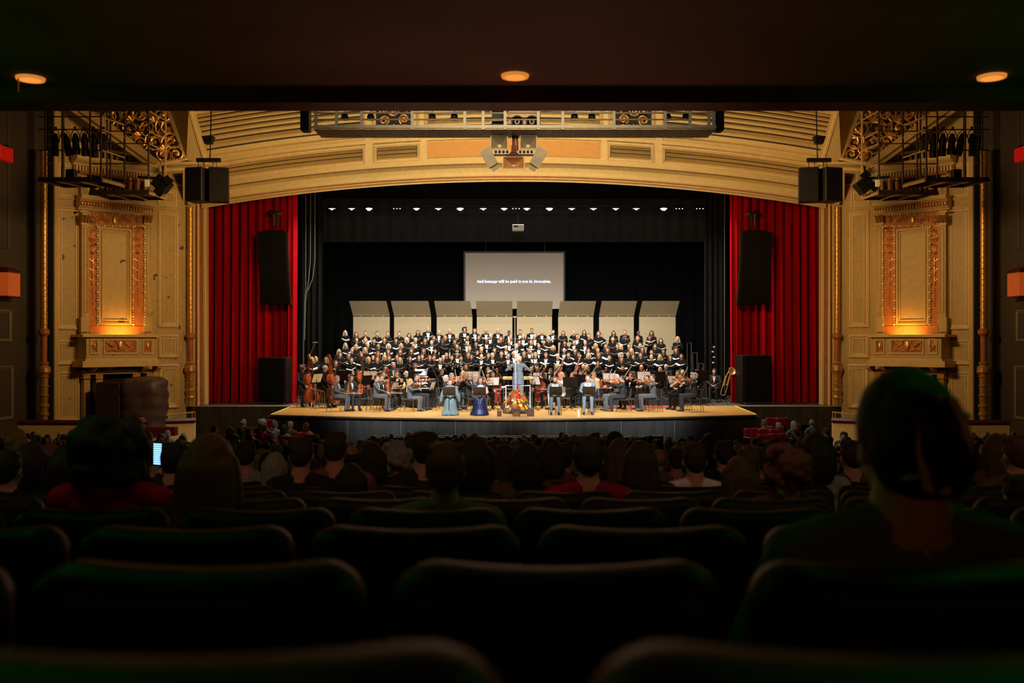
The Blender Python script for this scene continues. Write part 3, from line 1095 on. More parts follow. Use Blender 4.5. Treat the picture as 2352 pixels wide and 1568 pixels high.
drape('back_drape', 'wide black drape hanging across the back of the stage', DRAPE, *pleated(-14.5, 14.5, 51.4, STG, 11.6, 46, .10, 5))
drape('border_drape', 'black overhead border drape in front of the stage lamps, upstage of the arch', DRAPE, *pleated(-15, 15, 46.2, 4 + 304 / FPX * 46.2 + .5, 13.62, 40, .06, 6))
drape('border_drape', 'faint blue-black border drape above the projection screen', mat('blue_black_drape', (0.008, 0.0105, 0.012), .9), *pleated(-12.6, 12.6, 48.6, 4 + (784 - 556) / FPX * 48.6, 13.62, 40, .05, 8))
for sg, w_ in ((-1, 'string basses'), (1, 'trombone')):
    x0, x1 = sorted((sg * (1180 - 692) / FPX * 44.6, sg * (1180 - 742) / FPX * 44.6))
    drape('leg_drape', 'tall grey-black leg drape beside the %s' % w_, mat('grey_black_drape', (0.007, 0.007, 0.0065), .95, var=.2, spec=.1), *pleated(x0, x1, 44.6, STG, 11.5, 4, .16, 12 + sg))
    x0, x1 = sorted((sg * (1180 - 655) / FPX * 47.5, sg * (1180 - 735) / FPX * 47.5))
    drape('leg_drape', 'inner black leg drape behind the %s' % w_, DRAPE, *pleated(x0, x1, 47.5, STG, 11.5, 3, .14, 22 + sg))
# red house curtains: body and bunched leading edge
for sg, w_ in ((-1, 'string basses'), (1, 'trombone')):
    x0, x1 = sorted((sg * (1180 - 455) / FPX * 42, sg * (1180 - 668) / FPX * 42))
    t = thing('house_curtain', 'red velvet house curtain drawn open on the side of the %s' % w_, 'curtain', (sg * 11.6, 42, STG))
    q = MB()
    vs, fs = pleated(x0, x1, 42.0, STG + .02, 11.4, 11, .26, 31 + sg, nz=14, flare=.3, topamp=.75)
    q.add([(x - sg * 11.6, y - 42, z - STG) for x, y, z in vs], fs)
    q.build('pleated_body', VELVET, t, smooth=True)
    x0, x1 = sorted((sg * (1180 - 661) / FPX * 41.7, sg * (1180 - 684) / FPX * 41.7))
    q = MB()
    vs, fs = pleated(x0, x1, 41.7, STG + .02, 11.4, 2, .12, 41 + sg, nz=14, flare=.6)
    q.add([(x - sg * 11.6, y - 42, z - STG) for x, y, z in vs], fs)
    q.build('leading_edge', VELVET, t, smooth=True)
# ================================================================ fixtures of the house and stage
# recessed downlights in the balcony soffit
for px, py, lb in ((70, 178, 'amber recessed downlight in the dark soffit, above the covered organ box side'),
                   (1183, 172, 'amber recessed downlight in the middle of the dark soffit'),
                   (2278, 174, 'amber recessed downlight in the dark soffit, above the big dark head')):
    Y = 1.94 * FPX / (784 - py)
    t = thing('downlight', lb, 'light', ((px - 1180) / FPX * Y, Y, 5.94))
    m = MB()
    m.lathe([(.075, -.02), (.098, -.02), (.102, -.001), (.075, -.001), (.075, -.02)], 20)
    m.build('trim_ring', DOWNR, t)
    m = MB()
    m.lathe([(.0, -.019), (.074, -.019), (.074, -.002), (0, -.002)], 20)
    m.build('lens', DOWNL, t)
m = MB()
c = P(42, 178, 7.0)
m.tube([(c.x, c.y, 5.94), (c.x, c.y, 5.94 - .12)], .006, 6)
m.tube([(c.x, c.y, 5.935), (c.x + .07, c.y, 5.935)], .006, 6)
tag(m.build('dangling_wire', mat('pale_cord', (.5, .28, .15), .5)), 'short pale cord hanging beside the downlight above the covered organ box side', 'wire')

# lit red signs and lantern sconces on the house side walls
for sg, w_ in ((-1, 'covered organ'), (1, 'wheelchair')):
    Ys, Xs = 32.9, sg * 17.58
    t = thing('exit_sign', 'red lit sign box on the house wall on the %s side' % w_, 'sign', (Xs, Ys, 10.4))
    z0, z1 = 4 + (784 - 369) / FPX * Ys - 10.4, 4 + (784 - 338) / FPX * Ys - 10.4
    m = MB()
    lo, hi = sorted((0, -sg * .22))
    m.cbox((lo, -.5, z0), (hi, .35, z1), .02)
    m.build('sign_box', REDSIGN, t)
    m = MB()
    m.box((lo - .0, -.1, z1), (hi, .05, z1 + .06))
    m.build('bracket', BLACK, t)
    t = thing('wall_sconce', 'amber glowing lantern sconce on the house wall on the %s side' % w_, 'lamp', (Xs, 33.0, 5.5))
    z0, z1 = 4 + (784 - 680) / FPX * 33 - 5.5, 4 + (784 - 627) / FPX * 33 - 5.5
    for k in range(2):
        m = MB()
        a, b = sorted((-sg * (.02 + k * .19), -sg * (.19 + k * .19)))
        m.box((a, -.40, z0), (b, .38, z1))
        m.build('amber_pane', GLOWOR, t)
    m = MB()
    lo, hi = sorted((0, -sg * .42))
    m.cbox((lo, -.45, z0 - .05), (hi, .43, z0), .01)
    m.build('lantern_base', DARKRED, t)
    m = MB()
    m.cbox((lo, -.45, z1), (hi, .43, z1 + .06), .01)
    m.build('lantern_rim', DARKRED, t)
    m = MB()
    m.loft([[(lo, -.45, z1 + .06), (hi, -.45, z1 + .06), (hi, .43, z1 + .06), (lo, .43, z1 + .06)], [(lo * .4, -.2, z1 + .2), (hi * .4, -.2, z1 + .2), (hi * .4, .2, z1 + .2), (lo * .4, .2, z1 + .2)]])
    m.build('lantern_cap', DARKRED, t)

# ---------------------------------------------------------------- catwalk truss with floods
YT = 24.6


def tz(py, Y=YT):
    return 4 + (784 - py) * Y / FPX


def txx(px, Y=YT):
    return (px - 1180) * Y / FPX


t = thing('lighting_catwalk', 'long suspended catwalk with lamps in front of the proscenium vault', 'catwalk', (0, YT, tz(300)))
z0 = tz(300)
m = MB()
m.box((txx(724), -.1, tz(299) - z0), (txx(1640), .9, tz(296) - z0))
m.build('walkway_grating', GRATE, t)
m = MB()
for k in range(150):
    x = txx(724) + (txx(1640) - txx(724)) * k / 149
    m.box((x - .012, -.11, tz(300) - z0), (x + .012, .9, tz(299) - z0))
stuff(m.build('grating_bars', ALU, t))
m = MB()
m.box((txx(722), -.16, tz(297) - z0), (txx(1642), -.1, tz(290) - z0))
m.build('toe_board', ALU, t)
for py in (277, 262):
    m = MB()
    m.tube([(txx(722), -.12, tz(py) - z0), (txx(1642), -.12, tz(py) - z0)], .022, 6)
    m.build('rail', ALU, t)
for px in (728, 775, 832, 948, 1068, 1110, 1160, 1236, 1292, 1409, 1526, 1583, 1626, 1637):
    m = MB()
    m.box((txx(px) - .035, -.15, 0), (txx(px) + .035, -.09, 14.02 - z0))
    m.build('hanger', ALU, t)
for sg in (-1, 1):
    tt = thing('line_speaker', 'tall black speaker box hung at the %s end of the lighting catwalk' % ('organ-side' if sg < 0 else 'far wheelchair-side'), 'speaker', (sg * 5.3, YT, tz(302)))
    m = MB()
    xa = (692 - 1180 + 10) / FPX * YT + 5.3 if sg < 0 else (1651 - 1180) / FPX * YT - 5.3
    m.cbox((xa - .11, -.15, 0), (xa + .11, .2, 1.2), .02)
    m.build('cabinet', BLACK, tt)
    m = MB()
    m.box((xa - .095, -.165, .03), (xa + .095, -.15, 1.15))
    m.build('grille', GRILLE, tt)
    m = MB()
    m.box((min(xa, sg * 5.02 - sg * 5.3) - .02, -.12, 1.0), (max(xa, sg * 5.02 - sg * 5.3) + .02, -.08, 1.06))
    m.build('bracket', BLACK, tt)
for i, px in enumerate((790, 850, 992, 1043, 1320, 1360, 1535, 1577)):
    tt = thing('flood_lamp', '%s black flood lamp hanging under the catwalk rail, counted from the organ side' % ordw(i), 'light', (txx(px), YT + .1, tz(258)), group=None)
    m = MB()
    m.lathe([(.05, .0), (.085, -.05), (.10, -.16), (.10, -.17), (.0, -.15)], 10)
    m.build('housing', BLACK, tt)
    m = MB()
    m.ell((-.045, -.07, -.165), (.022, .02, .012), 6, 5)
    m.build('lens', LAMPDIM, tt)
    m = MB()
    m.ell((.045, -.07, -.165), (.022, .02, .012), 6, 5)
    m.build('lens', LAMPDIM, tt)
    m = MB()
    m.tube([(0, 0, 0), (0, 0, 1.0)], .012, 5)
    m.build('stem', BLACK, tt)
# central cluster of horn loudspeakers
t = thing('horn_speaker_cluster', 'cluster of cream horn loudspeakers hanging under the catwalk centre', 'speaker', (0, YT + .5, tz(300)))
HORN = mat('grey_beige_horn', (0.30, 0.25, 0.16), .5)


def horn_mouth(m, x0, x1, za, zb, depth, rear, y0):
    """open flared horn: outer shell and inner funnel"""
    cx, cz = (x0 + x1) / 2, (za + zb) / 2
    def ring(s_, y):
        return [(cx + (a - cx) * s_, y, cz + (b - cz) * s_) for a, b in ((x0, za), (x1, za), (x1, zb), (x0, zb))]
    m.loft([ring(rear, y0 + depth), ring(.6, y0 + depth * .5), ring(1, y0 + .03), ring(1, y0), ring(.93, y0), ring(.5, y0 + depth * .5), ring(rear * .6, y0 + depth * .85)])


def rz(py):
    return tz(py) - tz(300)


for sg in (-1, 1):
    m = MB()
    x0, x1 = sorted((sg * (1180 - 1126) / FPX * YT, sg * (1180 - 1166) / FPX * YT))
    horn_mouth(m, x0, x1, rz(334), rz(303), .6, .3, -.1)
    m.build('square_horn', HORN, t)
    m = MB()
    x0, x1 = sorted((sg * .10, sg * .55))
    m.box((x0, .0, rz(345)), (x1, .25, rz(336)))
    m.build('driver_bar', HORN, t)
    for k in range(4):
        m = MB()
        m.ell((sg * (.17 + k * .1), -.02, rz(340)), (.035, .03, .04), 6, 5)
        m.build('driver', BLACK, t)
    # slanted box horns at the sides
    m = MB()
    c0, c1 = Vector((sg * .76, -.15, rz(337))), Vector((sg * .47, .0, rz(382)))
    dv = (c1 - c0)
    sx = Vector((sg * .125, .03, -.075))
    yy = Vector((0, .25, .04))
    rings = []
    for f, g in ((0, 1.0), (.06, 1.0), (.8, .95), (.82, .6), (1.0, .6)):
        c = c0 + dv * f
        rings.append([tuple(c - sx * g - yy * g), tuple(c + sx * g - yy * g), tuple(c + sx * g + yy * g), tuple(c - sx * g + yy * g)])
    m.loft(rings)
    m.build('slanted_horn', HORN, t)
m = MB()
horn_mouth(m, -.29, .28, rz(384), rz(357), .5, .2, -.35)
m.build('lower_horn', mat('terracotta_horn', (0.42, 0.22, 0.09), .5), t)
m = MB()
m.loft([[(-.06, .1, rz(322)), (.06, .1, rz(322)), (.06, .3, rz(322)), (-.06, .3, rz(322))], [(-.07, .0, rz(340)), (.07, .0, rz(340)), (.07, .3, rz(340)), (-.07, .3, rz(340))], [(-.24, -.2, rz(356)), (.24, -.2, rz(356)), (.24, .3, rz(356)), (-.24, .3, rz(356))]])
m.tube([(0, .2, rz(322)), (.0, .2, .3)], .05, 6)
m.tube([(.1, .2, rz(335)), (.07, .2, .3)], .03, 6)
m.build('throat', mat('dark_rust_metal', (0.08, 0.03, .015), .5), t)
# woofer cabinet above the walkway
t = thing('woofer_cabinet', 'brown two-cone woofer cabinet standing on the catwalk centre', 'speaker', (0, YT + .25, tz(296)))
m = MB()
m.cbox((txx(1166), .06, 0), (txx(1243), .6, .9), .02)
m.build('cabinet', mat('tan_cabinet', (0.34, 0.20, 0.09), .6), t)
for px in (1188, 1222):
    m = MB()
    o = Vector((txx(px), .05, tz(273) - tz(296)))
    MM = Matrix.Translation(o) @ Matrix.Rotation(PI / 2, 4, 'X')
    m.lathe([(.15, -.02), (.16, .03), (.13, .03), (.05, -.02), (.03, .0), (0, .01)], 16, M=MM)
    m.build('cone', BLACK, t)
t = thing('open_frame_box', 'black slotted box on the catwalk beside the woofer cabinet', 'box', (txx(1143), YT + .25, tz(296)))
m = MB()
for z in (.0, .28, .56):
    m.box((-.2, .06, z), (.2, .5, z + .03))
m.box((-.2, .06, 0), (-.16, .5, .9))
m.box((.16, .06, 0), (.2, .5, .9))
m.build('frame', ALU, t)
m = MB()
m.box((-.15, .3, .04), (.15, .45, .8))
m.build('unit', BLACK, t)

# ---------------------------------------------------------------- twin hung speakers at the ends of the vault
YH = 33.0
for sg, w_ in ((-1, 'organ'), (1, 'wheelchair')):
    cx = sg * (1180 - 479) / FPX * YH
    zb, zt = tz(464, YH), tz(387, YH)
    t = thing('hung_speaker_pair', 'pair of black speakers hung in a V over the %s-side end of the red curtain' % w_, 'speaker', (cx, YH, zb))
    for s2 in (-1, 1):
        m = MB()
        M = Matrix.Translation((s2 * .36, 0, 0)) @ Matrix.Rotation(s2 * R_(14), 4, 'Z')
        m.cbox((-.33, -.3, 0), (.33, .35, zt - zb), .02, M=M)
        m.build('cabinet', CASE, t)
        m = MB()
        m.cbox((-.31, -.325, .03), (.31, -.3, zt - zb - .03), .008, M=M)
        m.build('grille', GRILLE, t)
    for dx in (-.35, -.15, .15, .27):
        m = MB()
        m.tube([(dx, 0, zt - zb - .01), (dx, 0, tz(370, YH) - zb)], .012, 5)
        m.build('suspension_rod', BLACK, t)
    m = MB()
    m.cbox((-.42, -.05, tz(372, YH) - zb), (.42, .06, tz(363, YH) - zb), .01)
    m.build('yoke_bar', BLACK, t)
    m = MB()
    m.tube([(-.05 * sg, 0, tz(364, YH) - zb), (-.05 * sg, .3, 14.02 - zb)], .02, 6)
    m.build('hanger', BLACK, t)
    m = MB()
    z = tz(322, YH) - zb
    m.loft([[(-.12, -.1, z - .13), (.12, -.1, z - .13), (.12, .1, z - .13), (-.12, .1, z - .13)], [(-.2, -.14, z + .12), (.2, -.14, z + .12), (.2, .14, z + .12), (-.2, .14, z + .12)]])
    m.build('junction_box', BLACK, t)

# ---------------------------------------------------------------- caged lamp platforms in front of the splays
for sg, w_ in ((-1, 'organ'), (1, 'wheelchair')):
    def rp(px, py, Y):
        v = P(px, py, Y)
        return Vector((-sg * v.x, v.y, v.z))
    FR_ = mat('rusty_dark_steel', (0.035, 0.018, 0.012), .5, var=.3)
    LITE = mat('ochre_steel_edge', (0.33, 0.20, 0.08), .5)
    for nm, (pa, pb, Yf, pya, prb, pyb, Yb), posts in (
            ('upper', (88, 234, 30.0, 411, 286, 425, 31.2), (104, 143, 207, 232)),
            ('lower', (210, 342, 30.9, 440, 380, 456, 32.2), (246, 341))):
        o = rp((pa + pb) / 2, pya, Yf)
        t = thing('lamp_platform', '%s caged lamp platform in front of the %s-side splayed wall' % (nm, w_), 'platform', o)
        fa, fb = rp(pa, pya, Yf) - o, rp(pb, pya, Yf) - o
        bb = rp(prb, pyb, Yb) - o
        ba = fa + (bb - fb)
        bb.z = ba.z = 0
        m = MB()
        m.loft([[tuple(fa), tuple(fb), tuple(bb), tuple(ba)], [tuple(q + Vector((0, 0, .06))) for q in (fa, fb, bb, ba)]])
        m.build('deck', FR_, t)
        for q0, q1, mm, rr in ((fa, fb, FR_, .06), (fb, bb, LITE, .05), (ba, bb, FR_, .05), (fa, ba, FR_, .05)):
            m = MB()
            m.tube([q0 + Vector((0, 0, -.03)), q1 + Vector((0, 0, -.03))], rr, 4)
            m.build('edge_beam', mm, t)
        for f in (.33, .66):
            m = MB()
            m.tube([fa + (fb - fa) * f + Vector((0, 0, -.06)), ba + (bb - ba) * f + Vector((0, 0, -.06))], .035, 4)
            m.build('joist', LITE, t)
        H = 14.02 - o.z
        for px in posts:
            q = rp(px, pya, Yf) - o
            m = MB()
            m.tube([q, q + Vector((0, 0, H))], .03, 5)
            m.build('post', FR_, t)
        for q in (bb, ba):
            m = MB()
            m.tube([q, q + Vector((0, 0, H))], .035, 5)
            m.build('post', LITE if q is bb and nm == 'lower' else FR_, t)
        for dz in (.9, 1.55, 1.95, 2.6):
            m = MB()
            m.tube([fa + Vector((0, 0, dz)), fb + Vector((0, 0, dz))], .02, 5)
            m.build('rail', FR_, t)
            m = MB()
            m.tube([fb + Vector((0, 0, dz)), bb + Vector((0, 0, dz))], .022, 5)
            m.build('rail', LITE, t)
        if nm == 'lower':
            m = MB()
            m.cbox((fb.x - .07 - .05, fb.y - .06, .15), (fb.x + .07 - .05, fb.y - .03, .38), .005)
            m.build('white_notice', PAPER, t)
        # ladder along the outer side of the upper cage
        if nm == 'upper':
            for k in range(8):
                m = MB()
                q0 = rp(104, 0, Yf) - o
                q1 = rp(120, 0, Yf) - o
                m.tube([(q0.x, .02, .5 + k * .3), (q1.x, .02, .5 + k * .3)], .012, 4)
                m.build('ladder_rung', LITE, t)
    # theatre spotlights hanging from the upper rail
    for i, (px, tilt, ht) in enumerate(((128, 6, .85), (146, -10, .85), (172, 0, .8), (193, 0, .85), (215, 2, .9), (238, 4, .7))):
        q = rp(px, 296, 30.35)
        tt = thing('stage_spotlight', '%s black spotlight from the house wall hanging over the caged platform on the %s side' % (ordw(i), w_), 'light', q)
        tt.rotation_euler = (R_(8), R_(-sg * tilt), 0)
        m = MB()
        m.lathe([(.06, -ht), (.12, -ht), (.125, -ht + .1), (.10, -ht * .55), (.11, -ht * .5), (.10, -.28), (.06, -.16), (.05, -.14)], 10)
        m.build('barrel', BLACK, tt)
        m = MB()
        m.tube([(-.12, 0, -ht * .5), (-.14, 0, -.2), (-.05, 0, -.02), (.05, 0, -.02), (.14, 0, -.2), (.12, 0, -ht * .5)], .014, 5)
        m.build('yoke', BLACK, tt)
        m = MB()
        m.cbox((-.03, -.04, -.05), (.03, .04, .07), .008)
        m.build('clamp', BLACK, tt)
    # boxy flood on the lower platform's inner end
    q = rp(374, 424, 31.6)
    tt = thing('box_floodlight', 'black box floodlight tilted at the end of the lower lamp platform, %s side' % w_, 'light', q)
    m = MB()
    M = Matrix.Rotation(sg * R_(-40), 4, 'Y')
    m.cbox((-.28, -.2, -.22), (.22, .22, .22), .02, M=M)
    m.build('housing', BLACK, tt)
    m = MB()
    for ang in (-1, 1):
        m.box((-.02, -.24, ang * .24 - .12), (.28, -.21, ang * .24 + .12))
    mm_ = m.mesh('barn_door', BLACK)
    mm_.transform(M)
    put('barn_door', mm_, tt)
    m = MB()
    m.tube([(sg * .72, -.3, .2), (0, 0, .2), (0, 0, .6)], .05, 6)
    m.build('arm', BLACK, tt)
    q = rp(164, 404, 30.5)
    m = MB()
    m.cbox((-.14, -.12, -.16), (.14, .12, .2), .02)
    tag(m.build('relay_box', BLACK, loc=q), 'small black equipment box on the upper lamp platform on the %s side' % w_, 'box')

# ---------------------------------------------------------------- side boxes: parapet, rail, floor
for sg, w_ in ((-1, 'organ'), (1, 'wheelchair')):
    pts = [Vector((sg * 12.55, 37.6, 0)), Vector((sg * 14.25, 34.6, 0)), Vector((sg * SIDEWALLX, 34.0, 0))]
    zr = [4 - 181 / FPX * 37.6, 4 - 187 / FPX * 34.6, 4 - 186 / FPX * 34.0]
    t = thing('box_parapet', 'cream panelled parapet with dark red capping of the %s-side box' % w_, 'parapet', (sg * 14.2, 35, 0))
    o = Vector((sg * 14.2, 35, 0))
    m = MB()
    for i in range(2):
        a, b = pts[i] - o, pts[i + 1] - o
        nn = Vector((0, .2, 0))
        m.loft([[tuple(a + Vector((0, 0, -.5))), tuple(b + Vector((0, 0, -.5))), tuple(b + nn + Vector((0, 0, -.5))), tuple(a + nn + Vector((0, 0, -.5)))],
                [tuple(a + Vector((0, 0, zr[i]))), tuple(b + Vector((0, 0, zr[i + 1]))), tuple(b + nn + Vector((0, 0, zr[i + 1]))), tuple(a + nn + Vector((0, 0, zr[i])))]])
    m.build('panel', CREAM, t)
    m = MB()
    m.tube([pts[i] - o + Vector((0, .05, zr[i])) for i in range(3)], .11, 6)
    m.build('capping_rail', mat('dark_red_capping', (.085, .012, .008), .35), t)
    t = thing('brass_rail', 'polished brass guard rail on the parapet of the %s-side box' % w_, 'railing', (sg * 13.5, 36, 1))
    o = Vector((sg * 13.5, 36, 1))
    a0, a1, a2 = pts[0] + Vector((0, .1, 1.22)), pts[1] + Vector((0, .1, 1.12)), Vector((sg * 15.9, 34.4, 1.06))
    m = MB()
    m.tube([a0 + Vector((0, 0, -.3)) - o, a0 - o, a1 - o, a2 - o], .028, 6)
    m.build('top_rail', BRASS, t)
    for f in (.04, .3, .6, .9):
        q = a0 + (a1 - a0) * f - o
        m = MB()
        m.tube([q + Vector((0, 0, -.32)), q], .02, 6)
        m.build('post', BRASS, t)
    m = MB()
    zf = .55
    m.loft([[(sg * 12.6, 37.6, zf - .1), (sg * 14.2, 34.8, zf - .1), (sg * 17.4, 34.2, zf - .1), (sg * 17.0, 36.0, zf - .1), (sg * 13.4, 39.9, zf - .1)],
            [(sg * 12.6, 37.6, zf), (sg * 14.2, 34.8, zf), (sg * 17.4, 34.2, zf), (sg * 17.0, 36.0, zf), (sg * 13.4, 39.9, zf)]])
    struct(m.build('floor_box_' + ('left' if sg < 0 else 'right'), CARPET))
# covered organ console and its dark cabinet
COVER = mat('brown_dust_cover', (0.075, 0.045, 0.045), .5, var=.2, scale=4, bump=.25, bscale=9)
o = P(300, 965, 36.2)
t = thing('organ_console', 'covered round-backed console under a brown dust cover in the organ-side box', 'organ', (o.x, 36.2, .55))
m = MB()
rings = []
zt = 4 - (868 - 784) / FPX * 36.2 - .55
NP = 40
for k in range(15):
    f = k / 14
    r = []
    for j in range(NP):
        a = 2 * PI * j / NP
        w0 = .76
        wr = .03 * math.sin(9 * f * PI + 2.2 * math.sin(a)) + .018 * math.sin(5 * a + 8 * f)
        sq = (abs(math.cos(a)) ** 4 + abs(math.sin(a)) ** 4) ** -.25
        R0 = (w0 + wr) * (1 if f < .93 else 1 - (f - .93) * 3)
        r.append((.50 + R0 * sq * math.cos(a), .1 + R0 * .9 * sq * math.sin(a), zt * f * (1 + .02 * math.sin(a))))
    rings.append(r)
m.loft(rings)
m.build('dust_cover', COVER, t, smooth=True)
m = MB()
m.loft([[(-.2 + .75 * math.cos(a), -.66 - .03 * k, .12 + .5 * k * .3 + .3 * math.sin(a)) for a in [PI * j / 8 for j in range(9)]] for k in range(2)], closed=False, cap=False)
m.build('cover_flap', COVER, t, smooth=True)
m = MB()
m.cbox((-1.12, -.45, 0), (-.22, .6, zt * .93), .03)
m.build('dark_cabinet', mat('dark_cabinet_brown', (.03, .014, .01), .5), t)
m = MB()
m.cbox((-.6, -.9, .0), (1.4, -.55, .32), .02)
tag(m.build('bench', mat('bench_red', (.12, .01, .012), .6), loc=(o.x + .7, 35.9, .55)), 'low dark red bench behind the brass rail of the organ-side box', 'bench')

# ---------------------------------------------------------------- stage loudspeakers in front of the curtains
for sg, w_ in ((-1, 'string basses'), (1, 'trombone')):
    Ya = 41.0
    xa, xb = sorted((sg * (1180 - 597) / FPX * Ya, sg * (1180 - 664) / FPX * Ya))
    if sg > 0:
        xa, xb = (1697 - 1180) / FPX * Ya, (1768 - 1180) / FPX * Ya
    cx, hw = (xa + xb) / 2, (xb - xa) / 2
    H = 4 + (784 - 820) / FPX * Ya - STG if sg < 0 else 4 + (784 - 815) / FPX * Ya - STG
    t = thing('subwoofer', 'tall dark subwoofer cabinet on castors before the red curtain by the %s' % w_, 'speaker', (cx, Ya, STG))
    M = Matrix.Rotation(sg * R_(8), 4, 'Z')
    m = MB()
    m.cbox((-hw, -.3, .10), (hw, .45, H), .03, M=M)
    m.build('cabinet', CASE, t)
    m = MB()
    a_, b_ = (-hw + .02, hw - .10) if sg < 0 else (-hw + .10, hw - .02)
    m.cbox((a_, -.33, .13), (b_, -.30, H - .03), .01, M=M)
    m.build('grille', GRILLE, t)
    for x in (-hw * .8, hw * .8):
        m = MB()
        m.lathe([(.05, 0), (.05, .05)], 10, M=M @ Matrix.Translation((x, -.2, .05)) @ Matrix.Rotation(PI / 2, 4, 'Y'))
        m.build('castor', STEEL, t)
    zt_, zb_ = 4 + (784 - 534) / FPX * Ya, 4 + (784 - 699) / FPX * Ya
    t = thing('line_array', 'curved black line array speaker hung above the subwoofer by the %s' % w_, 'speaker', (cx, Ya - .1, zb_))
    n = 9
    H = zt_ - zb_
    for k in range(n):
        f0, f1 = k / n, (k + 1) / n
        yo0, yo1 = .30 * (1 - f0) ** 2, .30 * (1 - f1) ** 2
        xo0, xo1 = sg * -.10 * (1 - f0) ** 1.5, sg * -.10 * (1 - f1) ** 1.5
        for nm, mm_, xx0, xx1, yy in (('speaker_box', CASE, -hw, hw, 0), ('grille', GRILLE, -hw + (.03 if sg < 0 else .09), hw - (.09 if sg < 0 else .03), -.025)):
            m = MB()
            e = .004
            m.loft([[(xx0 + xo0, -.3 + yo0 + yy, H * f0 + e), (xx1 + xo0, -.3 + yo0 + yy, H * f0 + e), (xx1 * .9 + xo0, .25 + yo0, H * f0 + e), (xx0 * .9 + xo0, .25 + yo0, H * f0 + e)],
                    [(xx0 + xo1, -.3 + yo1 + yy, H * f1 - e), (xx1 + xo1, -.3 + yo1 + yy, H * f1 - e), (xx1 * .9 + xo1, .25 + yo1, H * f1 - e), (xx0 * .9 + xo1, .25 + yo1, H * f1 - e)]])
            m.build(nm, mm_, t)
    m = MB()
    for dx in (-.2, .2):
        m.tube([(dx, 0, H), (dx, 0, H + 1.2)], .012, 5)
    m.tube([(-hw * .7, 0, H + .04), (hw * .7, 0, H + .04)], .05, 6)
    m.build('rigging', BLACK, t)
    c = P(632 if sg < 0 else 1727, 490, Ya)
    t = thing('moving_head_lamp', 'dark moving head lamp hung above the line array by the %s' % w_, 'light', c)
    m = MB()
    m.ell((.12 * -sg, -.05, .0), (.16, .16, .12), 10, 7)
    m.build('head', mat('dark_lamp_gloss', (.02, .02, .022), .25), t)
    m = MB()
    m.ell((-.2 * -sg, 0, .03), (.15, .12, .10), 10, 7)
    m.build('base', BLACK, t)
    m = MB()
    m.tube([(-.05, 0, .0), (-.05, 0, -.55)], .05, 6)
    m.tube([(.12, 0, .0), (.12, 0, -.55)], .05, 6)
    m.build('bracket', mat('dark_tube_gloss', (.05, .03, .03), .3), t)
    m = MB()
    m.tube([(0, 0, 0), (0, 0, 1.5)], .02, 5)
    m.build('hanger', BLACK, t)
# pale cables against the leg drapes
for i, pl in enumerate((((703, 252), (702, 660), (700, 690), (697, 800), (697, 850)), ((714, 252), (713, 600), (709, 640), (702, 690), (700, 780)), ((724, 252), (723, 600), (718, 640), (708, 665), (702, 672)))):
    m = MB()
    m.tube([P(a, b, 43.6) for a, b in pl], .022, 5)
    tag(m.build('hanging_cable', mat('pale_grey_cable', (.10, .095, .085), .5)), '%s of the pale cables hanging before the leg drape by the string basses' % ordw(i), 'cable')
m = MB()
m.tube([P(1664, 300, 43.6), P(1664, 900, 43.6)], .018, 5)
tag(m.build('hanging_cable', mat('pale_grey_cable', (.10, .095, .085), .5)), 'single pale cable hanging before the leg drape by the trombone', 'cable')

# ---------------------------------------------------------------- lamps over the stage
YL = 45.6
t = thing('lamp_batten', 'long black pipe batten carrying the row of stage lamps', 'pipe', (0, YL, 4 + 306 / FPX * YL + .12))
m = MB()
m.tube([(-9.4, 0, 0), (9.4, 0, 0)], .03, 6)
m.build('pipe', BLACK, t)
for x in (-8, -4, 0, 4, 8):
    m = MB()
    m.tube([(x, 0, 0), (x, 0, 13.59 - 4 - 306 / FPX * YL - .12)], .008, 4)
    m.build('cable', BLACK, t)
LM = [(763, 1), (808, 1), (848, 3), (912, 0), (957, 2), (1007, 1), (1057, 3), (1110, 1), (1158, 2), (1185, 0), (1210, 2), (1262, 3), (1313, 1), (1363, 1), (1414, 1), (1461, 1), (1524, 3), (1560, 0), (1607, 0)]
for i, (px, lv) in enumerate(LM):
    c = P(px, 479, YL)
    tt = thing('stage_lamp', '%s lamp along the batten over the choir, counted from the string-bass side, %s' % (ordw(i), ('faint', 'lit', 'bright', 'dazzling')[lv]), 'light', c)
    m = MB()
    m.cbox((-.19, -.06, .0), (.19, .14, .12), .015)
    m.build('housing', BLACK, tt)
    m = MB()
    lm = (LAMPDIM, LAMPMID, LAMPMID, LAMPHOT)[lv]
    if lv == 0:
        for dx in (-.15, 0, .15):
            m.ell((dx, -.05, -.01), (.03, .02, .018), 6, 5)
    else:
        m.ell((0, -.04, -.008), (.15, .03, (.01, .012, .02, .045)[lv]), 10, 6)
        m.ell((0, -.05, -.035), (.035 + .02 * lv, .02, .025 + .012 * lv), 8, 6)
    m.build('lens', lm, tt)
    m = MB()
    m.box((-.02, .03, .12), (.02, .06, .17))
    m.build('clamp', BLACK, tt)
c = P(1190, 523, 45.0)
t = thing('projector', 'grey projector hung from the border above the screen', 'projector', c)
m = MB()
m.cbox((-.27, -.25, -.13), (.27, .3, .13), .02)
m.build('case', mat('projector_grey', (.35, .36, .30), .5), t)
m = MB()
m.box((-.2, -.26, .0), (.0, -.25, .08))
m.build('vent', BLACK, t)
m = MB()
m.tube([(0, 0, .13), (0, 0, 13.62 - c.z)], .02, 6)
m.build('drop_pole', BLACK, t)

